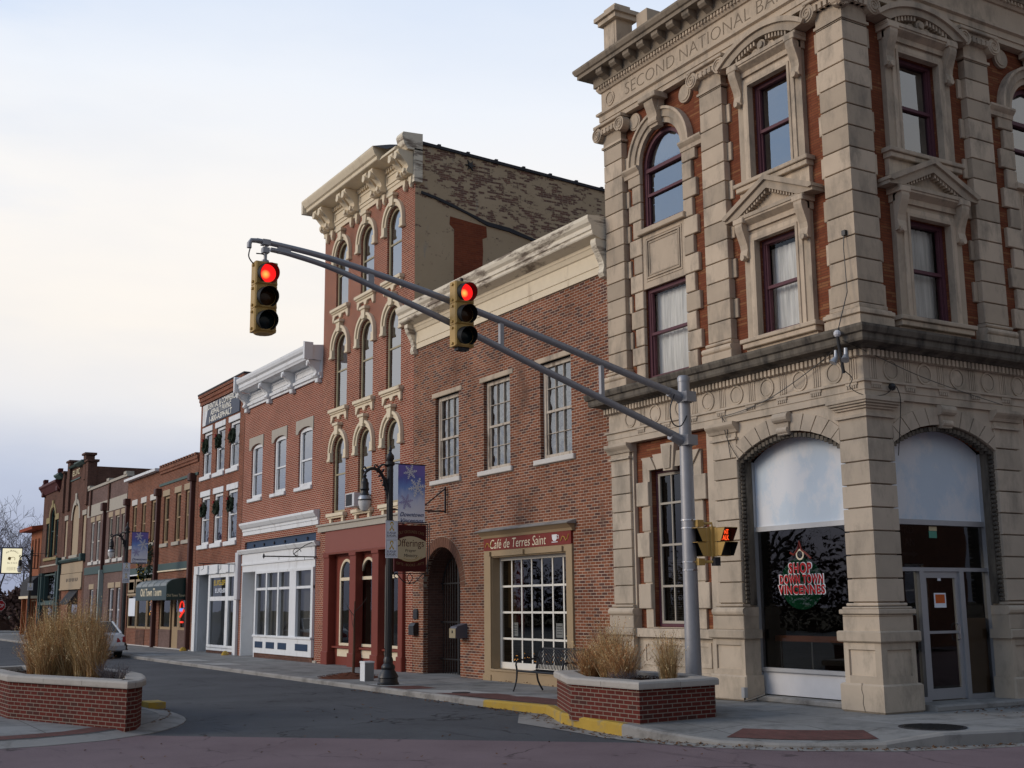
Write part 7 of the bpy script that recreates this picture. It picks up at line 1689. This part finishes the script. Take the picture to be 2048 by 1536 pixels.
for x in (bx0, bx1):
    b = MB(); b.tube(spl([(x, by-.10, bz), (x, by-.02, bz+.22), (x, by, bz+.43), (x, by-.02, bz+.58), (x, by+.06, bz+.655), (x, by+.30, bz+.66), (x, by+.56, bz+.70)], 4), .021, 7); b.build('armrest', M['black_iron'], be, smooth=True)
    b = MB(); b.tube(spl([(x, by+.66, bz), (x, by+.54, bz+.2), (x, by+.50, bz+.45)], 4), .021, 7); b.build('leg', M['black_iron'], be, smooth=True)
# ------------------------------------------------------------------ small street things
o = thing('mailbox', 'tan metal letter box, its shaded side coloured grey, on the brick wall right of the arched passage', 'mailbox', (-14.3, .0, .92))
b = MB(FY(.1)); b.prof([(0, .92), (.34, .92), (.34, 1.16), (.30, 1.22), (0, 1.30)], -14.46, -14.12); b.build('body', mat('mailbox_shade', (.10, .10, .12), .5), o)  # lit front and shaded side of the box are put into two colours
b = MB(FY(.1)); b.box(-14.46, -14.12, .34, .352, .93, 1.17); b.build('front_panel', mat('mailbox_lit', (.30, .25, .16), .55), o); b = MB(FY(.1)); b.box(-14.32, -14.26, .352, .356, 1.05, 1.12); b.build('slot', M['visor_black'], o)
o = thing('mailbox', 'black letter box on the brick wall between the red shopfront and the arch', 'mailbox', (-17.6, .0, .97)); b = MB(FY(.1)); b.prof([(0, .95), (.16, .95), (.16, 1.20), (.10, 1.28), (0, 1.30)], -17.30, -16.98); b.build('body', M['black_iron'], o); b = MB(FY(.1)); b.box(-17.28, -17.0, .16, .166, 1.18, 1.2); b.build('lid', M['dark_metal'], o)
o = thing('wall_plaque', 'small dark framed plaque above the black letter box by the arch', 'plaque', (-17.1, .05, 1.42)); b = MB(FY(.1)); b.ext([(-17.25, 1.40), (-16.98, 1.40), (-16.98, 1.62), (-17.05, 1.68), (-17.18, 1.68), (-17.25, 1.62)], 0, .04); b.build('frame', M['black_iron'], o); b = MB(FY(.1)); b.box(-17.22, -17.01, .04, .046, 1.43, 1.6); b.build('face', M['dark_metal'], o)
o = thing('utility_box', 'white and grey utility pedestal box standing on the pavement left of the nearest lamp', 'utility box', (-14.5, -2.55, -.09)); b = MB(); b.cham(-14.64, -14.36, -2.7, -2.44, -.09, .38, .01) if False else b.box(-14.64, -14.36, -2.68, -2.44, -.1, .37); b.build('body', mat('utility_grey', (.22, .22, .22), .6), o); b = MB(); b.box(-14.65, -14.37, -2.69, -2.675, -.1, .39); b.box(-14.66, -14.35, -2.70, -2.43, .36, .40); b.build('front_panel', M['white_paint'], o)
b = MB(); b.box(-3.62+.0, -3.55, -.42, -.34, 0, .16); o = thing('pipe_stub', 'small pale downspout stub with black hose at the foot of the bank pier', 'pipe', (-3.1, -.25, 0)); b = MB(); b.box(-3.10, -3.02, -.27, -.19, .08, .26); b.build('pale_cap', M['alu'], o); b = MB(); b.tube([(-3.06, -.23, .1), (-3.06, -.23, .02), (-2.9, -.2, .06), (-2.6, -.15, .16)], .02, 6); b.build('hose', M['black_iron'], o)
# corner lamps and wires
fl = thing('floodlight', 'pair of small silver floodlights on a bracket at the bank corner', 'floodlight', (-.1, -.35, 5.6))
b = MB(); b.tube([(-.10, -.36, 5.55), (-.10, -.46, 6.18)], .028, 8); b.build('bracket', M['black_iron'], fl)
b = MB(); b.ball((-.10, -.46, 6.22), .065, 10); b.build('photocell', M['white_metal'], fl)
for q, nm in ((-1, 'lamp'), (1, 'lamp')):
    b = MB(); c = Vector((-.10+q*.11, -.40, 5.84)); b.tube([c+Vector((0, 0, .12)), c, c+Vector((q*.03, -.06, -.10))], [.03, .04, .07], 12); b.build('lamp', M['alu'], fl, smooth=True)
b = MB(); b.tube(spl([(-.1, -.4, 6.1), (-.8, -.12, 5.92), (-1.96, -.10, 5.52), (-2.8, -.08, 5.36), (-3.6, -.08, 5.30)], 6), .008, 4); b.tube(spl([(-3.55, -.08, 5.3), (-3.42, -.08, 5.1), (-3.45, -.03, 4.8), (-3.40, -.03, 4.5)], 5), .008, 4); b.tube(spl([(-3.55, -.08, 5.3), (-3.46, -.06, 4.9), (-3.30, -.03, 4.6), (-3.15, -.03, 4.42)], 5), .007, 4)
tag(b.build('cable', M['black_iron']), 'black cable sagging along the front frieze of the bank', 'cable')
b = MB(); b.tube(spl([(-.05, -.4, 6.1), (.05, .0, 5.95), (.12, 1.2, 5.62), (.12, 2.35, 5.42), (.12, 3.4, 5.27)], 6), .007, 4); b.tube(spl([(-.08, -.38, 5.6), (.02, -.3, 5.45), (.0, -.34, 5.3), (.06, -.1, 5.18), (.14, .3, 5.20), (.16, .55, 5.35), (.17, .62, 5.3), (.17, .66, 5.05), (.05, .66, 4.2)], 6), .008, 4); b.ball((.12, .54, 5.36), .07, 6)
tag(b.build('cable', M['black_iron']), 'black cable running from the corner floodlights along the bank side frieze', 'cable')
b = MB(); b.box(-.25, -.17, -.06, 0, 8.04, 8.13); b.tube([(-.21, -.04, 8.08), (-.20, -.08, 7.8), (-.14, -.12, 7.0), (-.11, -.44, 6.25)], .008, 4); tag(b.build('guy_wire', M['black_iron']), 'thin vertical guy wire anchored on the bank corner pilaster', 'wire')
# ------------------------------------------------------------------ trees
def tree(name, label, x, y, z, h, r0, seed, m, lv=5, spread=.62, n0=4, group=None, sides=5, cat='tree', rmin=.006):
    rr = random.Random(seed); o = thing(name, label, cat, (x, y, z), group); tr = MB(); cr = MB()
    def branch(p, d, L_, r, k):
        q = p; pts = [p]; rs = [r]; n_ = 4 if k > 1 else 3
        for i in range(n_):
            d = (d+Vector((rr.gauss(0, .13), rr.gauss(0, .13), rr.gauss(0, .06)+.035*(k < 4)))).normalized(); q = q+d*L_/n_; pts.append(q); rs.append(max(rmin, r*(1-.38*(i+1)/n_)))
        (tr if k == lv else cr).tube(pts, rs, max(3, sides-(lv-k)), False)
        if k <= 0: return
        nb = n0 if k == lv else rr.choice((2, 3, 3))
        for j in range(nb):
            t = 1 if j == 0 else rr.uniform(.35, 1); pp = pts[min(n_, max(1, round(t*n_)))]
            a = Vector((rr.gauss(0, 1), rr.gauss(0, 1), rr.gauss(0, .45))).normalized(); dd = (d*(1-spread*.55)+a*spread).normalized(); dd.z = dd.z+.18; dd.normalize()
            branch(pp, dd, L_*rr.uniform(.6, .82), rs[-1]*rr.uniform(.55, .85), k-1)
    branch(Vector((x, y, z)), Vector((rr.gauss(0, .04), rr.gauss(0, .04), 1)), h*.30, r0, lv)
    tr.build('trunk', m, o, smooth=True, recalc=False); cr.build('crown', m, o, recalc=False); return o
FT = [(-118, .5, 16, 'wide bare tree behind the glowing sign at the far left', 1), (-112, 7.5, 15, 'bare forked tree just left of the orange building', 2), (-128, -3.5, 15, 'bare tree at the left edge of the picture', 3), (-134, 9, 16, 'faint bare tree farther back behind the orange building', 9), (-124, 4, 15, 'dense bare tree between the glowing sign and the orange eave', 17)]
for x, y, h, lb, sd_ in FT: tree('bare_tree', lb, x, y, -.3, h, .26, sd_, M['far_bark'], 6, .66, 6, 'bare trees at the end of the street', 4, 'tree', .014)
def bush(name, label, x, y, z, h, r, n, seed, m, s=.35, cat='bush'):
    rr = random.Random(seed); o = thing(name, label, cat, (x, y, z)); b = MB(); 
    blobs = [(rr.uniform(-.6, .6)*r, rr.uniform(-.6, .6)*r, rr.uniform(.25, .85)*h, rr.uniform(.3, .55)*r) for _ in range(9)]
    for k in range(n):
        bx, by_, bz_, br = rr.choice(blobs); d = Vector((rr.gauss(0, 1), rr.gauss(0, 1), rr.gauss(0, 1))).normalized()*br*rr.random()**.4
        p = Vector((x+bx, y+by_, z+max(.05, bz_+d.z)))+Vector((d.x, d.y, 0)); e = Vector((rr.gauss(0, 1), rr.gauss(0, 1), rr.gauss(0, 1))).normalized()*s*rr.uniform(.5, 1); q = e.orthogonal().normalized()*s*.35
        b.add([tuple(p-q), tuple(p+e), tuple(p+q)], [(0, 1, 2)])
    b.build('foliage', m, o, recalc=False)
    t = MB(); t.tube([(x, y, z), (x, y, z+h*.6)], [.12, .04], 5); t.build('trunk', M['bark'], o); return o
bush('evergreen_tree', 'dark evergreen tree behind the glowing sign at the left edge', -112, -4.2, -.2, 8.5, 3.2, 2600, 4, M['evergreen'], .6, 'tree')
bush('shrub', 'dark reddish thicket across the far crossing behind the stop sign', -104, -1.5, -.2, 4.2, 3.6, 2400, 5, M['brush'], .5, 'shrub')
bush('shrub', 'dark thicket filling the gap beside the orange building canopy', -98, 2.0, -.2, 3.6, 3.2, 2200, 6, M['brush'], .5, 'shrub')
b = MB(); b.box(-100, -99.5, -8, 4, -.1, .9); tag(b.build('low_wall', M['dark_brick']), 'low dark wall under the thicket at the far end of the street', 'wall') 
# trees of the square across the street (seen mirrored in the window panes)
RT = [(-30, -33, 15, 11), (-19, -36, 16, 12), (-8, -33, 15, 13), (-44, -37, 16, 14), (-62, -35, 15, 15), (4, -40, 15, 16)]
for i, (x, y, h, sd_) in enumerate(RT): tree('bare_tree', 'bare tree in the square across the street, mirrored in the window panes', x, y, -.2, h, .30, sd_, M['bark'], 5, .62, 5, 'trees mirrored in the panes', 6)
for i, x in enumerate((-75, -58, -42, -27, -12, 4)): bush('shrub', 'dark hedge in the square across the street, mirrored in the shop panes', x, -46, -.2, 4.0, 9, 5000, 60+i, M['brush'], .45, 'hedge')['group'] = 'hedges mirrored in the panes'
st = thing('street_tree', 'thin bare sapling on a mulch mound at the kerb before the red shopfront', 'sapling', (-16.5, -2.07, -.09))
b = MB(); b.tube([(-16.5, -2.07, -.08), (-16.52, -2.05, .8), (-16.47, -2.08, 1.4), (-16.5, -2.05, 1.9)], [.04, .034, .026, .014], 7); b.build('trunk', mat('sapling_bark', (.10, .055, .035), .9, .2, 8), st)
b = MB()
for dx, dy, z, dz in ((-.35, .05, 1.1, .55), (.28, -.12, 1.3, .6), (-.2, -.25, 1.5, .5), (.15, .3, 1.6, .4)): b.tube([(-16.5, -2.07, z), (-16.5+dx*.6, -2.07+dy*.6, z+dz*.5), (-16.5+dx, -2.07+dy, z+dz)], [.012, .008, .003], 4, False)
b.build('crown', M['bark'], st, recalc=False)
b = MB(); b.lathe([(.85, 0), (.7, .03), (.45, .07), (.15, .12), (.01, .13)], (-16.1, -2.35, -.085), 18)
for k in range(260): a = random.random()*6.28; r = .85*sqrt(random.random()); p = Vector((-16.1+r*cos(a), -2.35+r*sin(a), -.08+.11*(1-r/.85)+.02)); d = Vector((random.gauss(0, .05), random.gauss(0, .05), random.random()*.03)); b.add([tuple(p), tuple(p+d), tuple(p+Vector((-d.y*.4, d.x*.4, .012)))], [(0, 1, 2)])
tag(b.build('mulch_bed', mat('red_mulch', (.12, .04, .02), 1, .4, 20, .8, 40)), 'mound of red brown mulch round the sapling', 'mulch', kind='stuff')
# unseen brick block added to shade the bank's side and darken its window reflections
ob = thing('added_brick_building', 'plain brick building added out of view to shade the bank side and darken its window reflections', 'building', (20, 16, 0))
OW = [(u, u+1.2, z, z+2.0) for u in (4, 7.5, 11, 14.5, 18, 21.5) for z in (1.2, 5.2)]
frm = lambda u, w, z: (17.5-w, u, z)
wall(frm, [(1, 0), (25, 0), (25, 8.6), (1, 8.6)], [outline(*w_) for w_ in OW], 0, .2, 'brick_wall', M['dark_brick'], ob)
for w_ in OW: window(ob, frm, *w_, -.1, M['white_paint'], M['glass'], rail=.5)
b = MB(); b.box(17.7, 30, 1, 25, 0, 8.5); b.build('rear_block', M['brown_brick'], ob)
b = MB(); b.box(17.3, 17.8, .9, 25.1, 8.6, 8.9); b.build('coping', M['grey_stone'], ob)
# ------------------------------------------------------------------ stop sign
ss = thing('stop_sign', 'red octagonal stop sign at the left edge of the picture far down the street', 'stop sign', (-82.2, -1.7, -.1))
fr = lambda u, w, z: (-82.2+w, -1.70+u, z-.28)
oc = lambda r: [(r*cos(rad(22.5+45*i)), 2.28+r*sin(rad(22.5+45*i))) for i in range(8)]
b = MB(fr); b.ext(oc(.42), -.01, .0); b.build('backing', M['white_paint'], ss); b = MB(fr); b.ext(oc(.39), .0, .006); b.build('face', M['stop_red'], ss)
b = MB(fr); b.text('STOP', -.28, .28, 2.15, 2.41, .006, .004, 0, .01); b.build('sign_lettering', M['white_paint'], ss); b = MB(fr); b.box(-.03, .03, -.06, -.01, -.2, 2.6); b.build('post', M['galv'], ss)
# ------------------------------------------------------------------ parked car
car = thing('parked_car', 'white sedan parked at the kerb, its tail showing past the tall dry grass', 'car', (-37.5, -4.5, ZR))
cy_, rx = -4.50, -35.2
def st_(s, hw, zs):   # cross-section: sill, bumper line, belt, top edge
    return s, hw, zs
SEC = [(0.0, .70, (.38, .52, .78, .80)), (.06, .82, (.30, .52, .86, .90)), (.35, .87, (.24, .55, .90, .97)), (1.05, .88, (.22, .55, .92, 1.0)), (2.0, .885, (.22, .55, .90, .97)), (3.3, .885, (.22, .55, .88, .94)), (4.1, .86, (.24, .52, .78, .84)), (4.55, .76, (.32, .48, .66, .70)), (4.62, .6, (.4, .48, .6, .62))]
b = MB(); vs = []
for s, hw, (z0_, z1_, z2_, z3_) in SEC:
    prof = [(-hw*.9, z0_), (-hw, z1_), (-hw*.985, z2_), (-hw*.86, z3_), (0, z3_+.02), (hw*.86, z3_), (hw*.985, z2_), (hw, z1_), (hw*.9, z0_)]
    vs += [(rx-s, cy_+y, ZR+z) for y, z in prof]
n_ = 9; fs = [(i*n_+k, i*n_+(k+1) % n_, (i+1)*n_+(k+1) % n_, (i+1)*n_+k) for i in range(len(SEC)-1) for k in range(n_)]+[tuple(range(n_)), tuple((len(SEC)-1)*n_+k for k in reversed(range(n_)))]
b.add(vs, fs); b.build('body', M['car_white'], car, smooth=True)
def cabin(inset, zoff, m, name, x0, x1, x2, x3, zt):
    b = MB(); hb, ht = .78-inset, .60-inset
    vs = [(rx-s, cy_+y*h, ZR+z) for s, h, z in ((x0, hb, .96), (x1, ht, zt), (x2, ht, zt-.01), (x3, hb, .92)) for y in (-1, 1)]
    b.add(vs, [(0, 1, 3, 2), (2, 3, 5, 4), (4, 5, 7, 6), (0, 2, 4, 6), (1, 7, 5, 3)]); return b.build(name, m, car, smooth=False)
cabin(0, 0, M['car_glass'], 'window', .62, 1.35, 2.55, 3.3, 1.40)
b = MB(); b.box(rx-2.5, rx-1.38, cy_-.62, cy_+.62, ZR+1.385, ZR+1.425)
for q in (-1, 1):
    b.tube([(rx-.60, cy_+q*.80, ZR+.96), (rx-1.36, cy_+q*.61, ZR+1.41)], .045, 6); b.tube([(rx-3.3, cy_+q*.80, ZR+.92), (rx-2.5, cy_+q*.61, ZR+1.40)], .04, 6); b.tube([(rx-1.95, cy_+q*.79, ZR+.95), (rx-1.98, cy_+q*.615, ZR+1.40)], .035, 6)
b.build('roof', M['car_white'], car)
for q in (-1, 1):
    b = MB(); b.box(rx-.24, rx+.005, cy_+q*.70-.14, cy_+q*.70+.14, ZR+.60, ZR+.84) if False else b.add([(rx-.0, cy_+q*.50, ZR+.62), (rx-.05, cy_+q*.845, ZR+.62), (rx-.42, cy_+q*.89, ZR+.68), (rx-.42, cy_+q*.885, ZR+.86), (rx-.06, cy_+q*.83, ZR+.86), (rx-.015, cy_+q*.50, ZR+.80), (rx+.02, cy_+q*.52, ZR+.64), (rx-.03, cy_+q*.86, ZR+.64), (rx-.40, cy_+q*.905, ZR+.69), (rx-.40, cy_+q*.90, ZR+.85), (rx-.04, cy_+q*.845, ZR+.85), (rx+.005, cy_+q*.52, ZR+.79)], [(6, 7, 10, 11), (7, 8, 9, 10), (0, 1, 7, 6), (1, 2, 8, 7), (2, 3, 9, 8), (3, 4, 10, 9), (4, 5, 11, 10), (5, 0, 6, 11)]); b.build('tail_light', M['tail_red'], car)
b = MB(); b.cham(rx-.1, rx+.10, cy_-.84, cy_+.84, ZR+.36, ZR+.50, .02) if False else b.box(rx-.15, rx+.07, cy_-.84, cy_+.84, ZR+.34, ZR+.50); b.build('bumper', mat('car_bumper', (.33, .35, .37), .4), car)
b = MB(); b.box(rx+.005, rx+.03, cy_-.26, cy_+.26, ZR+.56, ZR+.70); b.build('number_plate', M['sign_white'], car)
for s in (.95, 3.65):
    for q in (-1, 1):
        b = MB(lambda u, w, z: (u, cy_+q*.80+w*q, z)); b.disc(rx-s, ZR+.31, .31, -.12, .095, 20); wh_ = b.build('wheel', M['tyre'], car, smooth=True)
        b = MB(lambda u, w, z: (u, cy_+q*.80+w*q, z)); b.disc(rx-s, ZR+.31, .19, .09, .105, 14); b.build('rim', M['alu'], wh_)
# ------------------------------------------------------------------ fallen leaves
b = MB()
def leaf(x, y, z):
    a = random.random()*6.28; s = random.uniform(.02, .05); t = random.uniform(-.01, .03)
    b.add([(x+s*cos(a), y+s*sin(a), z+t), (x+.5*s*cos(a+1.5), y+.5*s*sin(a+1.5), z+.006), (x-s*cos(a), y-s*sin(a), z+.004), (x+.5*s*cos(a-1.5), y+.5*s*sin(a-1.5), z+.012)], [(0, 1, 2, 3)])
for k in range(520):
    i = random.randint(4, 16); t = random.random(); p = Vector(curb[i]).lerp(Vector(curb[i+1]), t); nn = random.gauss(.15, .12)
    if nn > .02: d = Vector((curb[i+1][0]-curb[i][0], curb[i+1][1]-curb[i][1])).normalized(); leaf(p.x+d.y*nn, p.y-d.x*nn, ZR+.012)
for k in range(130): leaf(random.uniform(-13, -4), random.uniform(-3.75, -3.5), ZR+.006)
for k in range(60): leaf(random.uniform(-12, -6.8), -.02-random.random()*.3, -.06)
for k in range(110): leaf(random.uniform(-9, 4), random.uniform(-13, -4.5), ZR+.008)
for k in range(40): i = random.randint(3, 7); t = random.random(); p = Vector(isl[i]).lerp(Vector(isl[i+1]), t); leaf(p.x-.3, p.y-.2, -.085)
for k in range(90): leaf(.45+random.random()**2*1.6, random.uniform(.9, 3.9), .012)
for k in range(120): leaf(random.gauss(.45, .14), random.gauss(3.3, .25), .02+random.random()*.05)
tag(b.build('fallen_leaves', M['leaf'], recalc=False), 'brown fallen leaves scattered along the kerb and gutter', 'leaves', kind='stuff')
# weeds along the foot of the bank wall are left to the planter grass
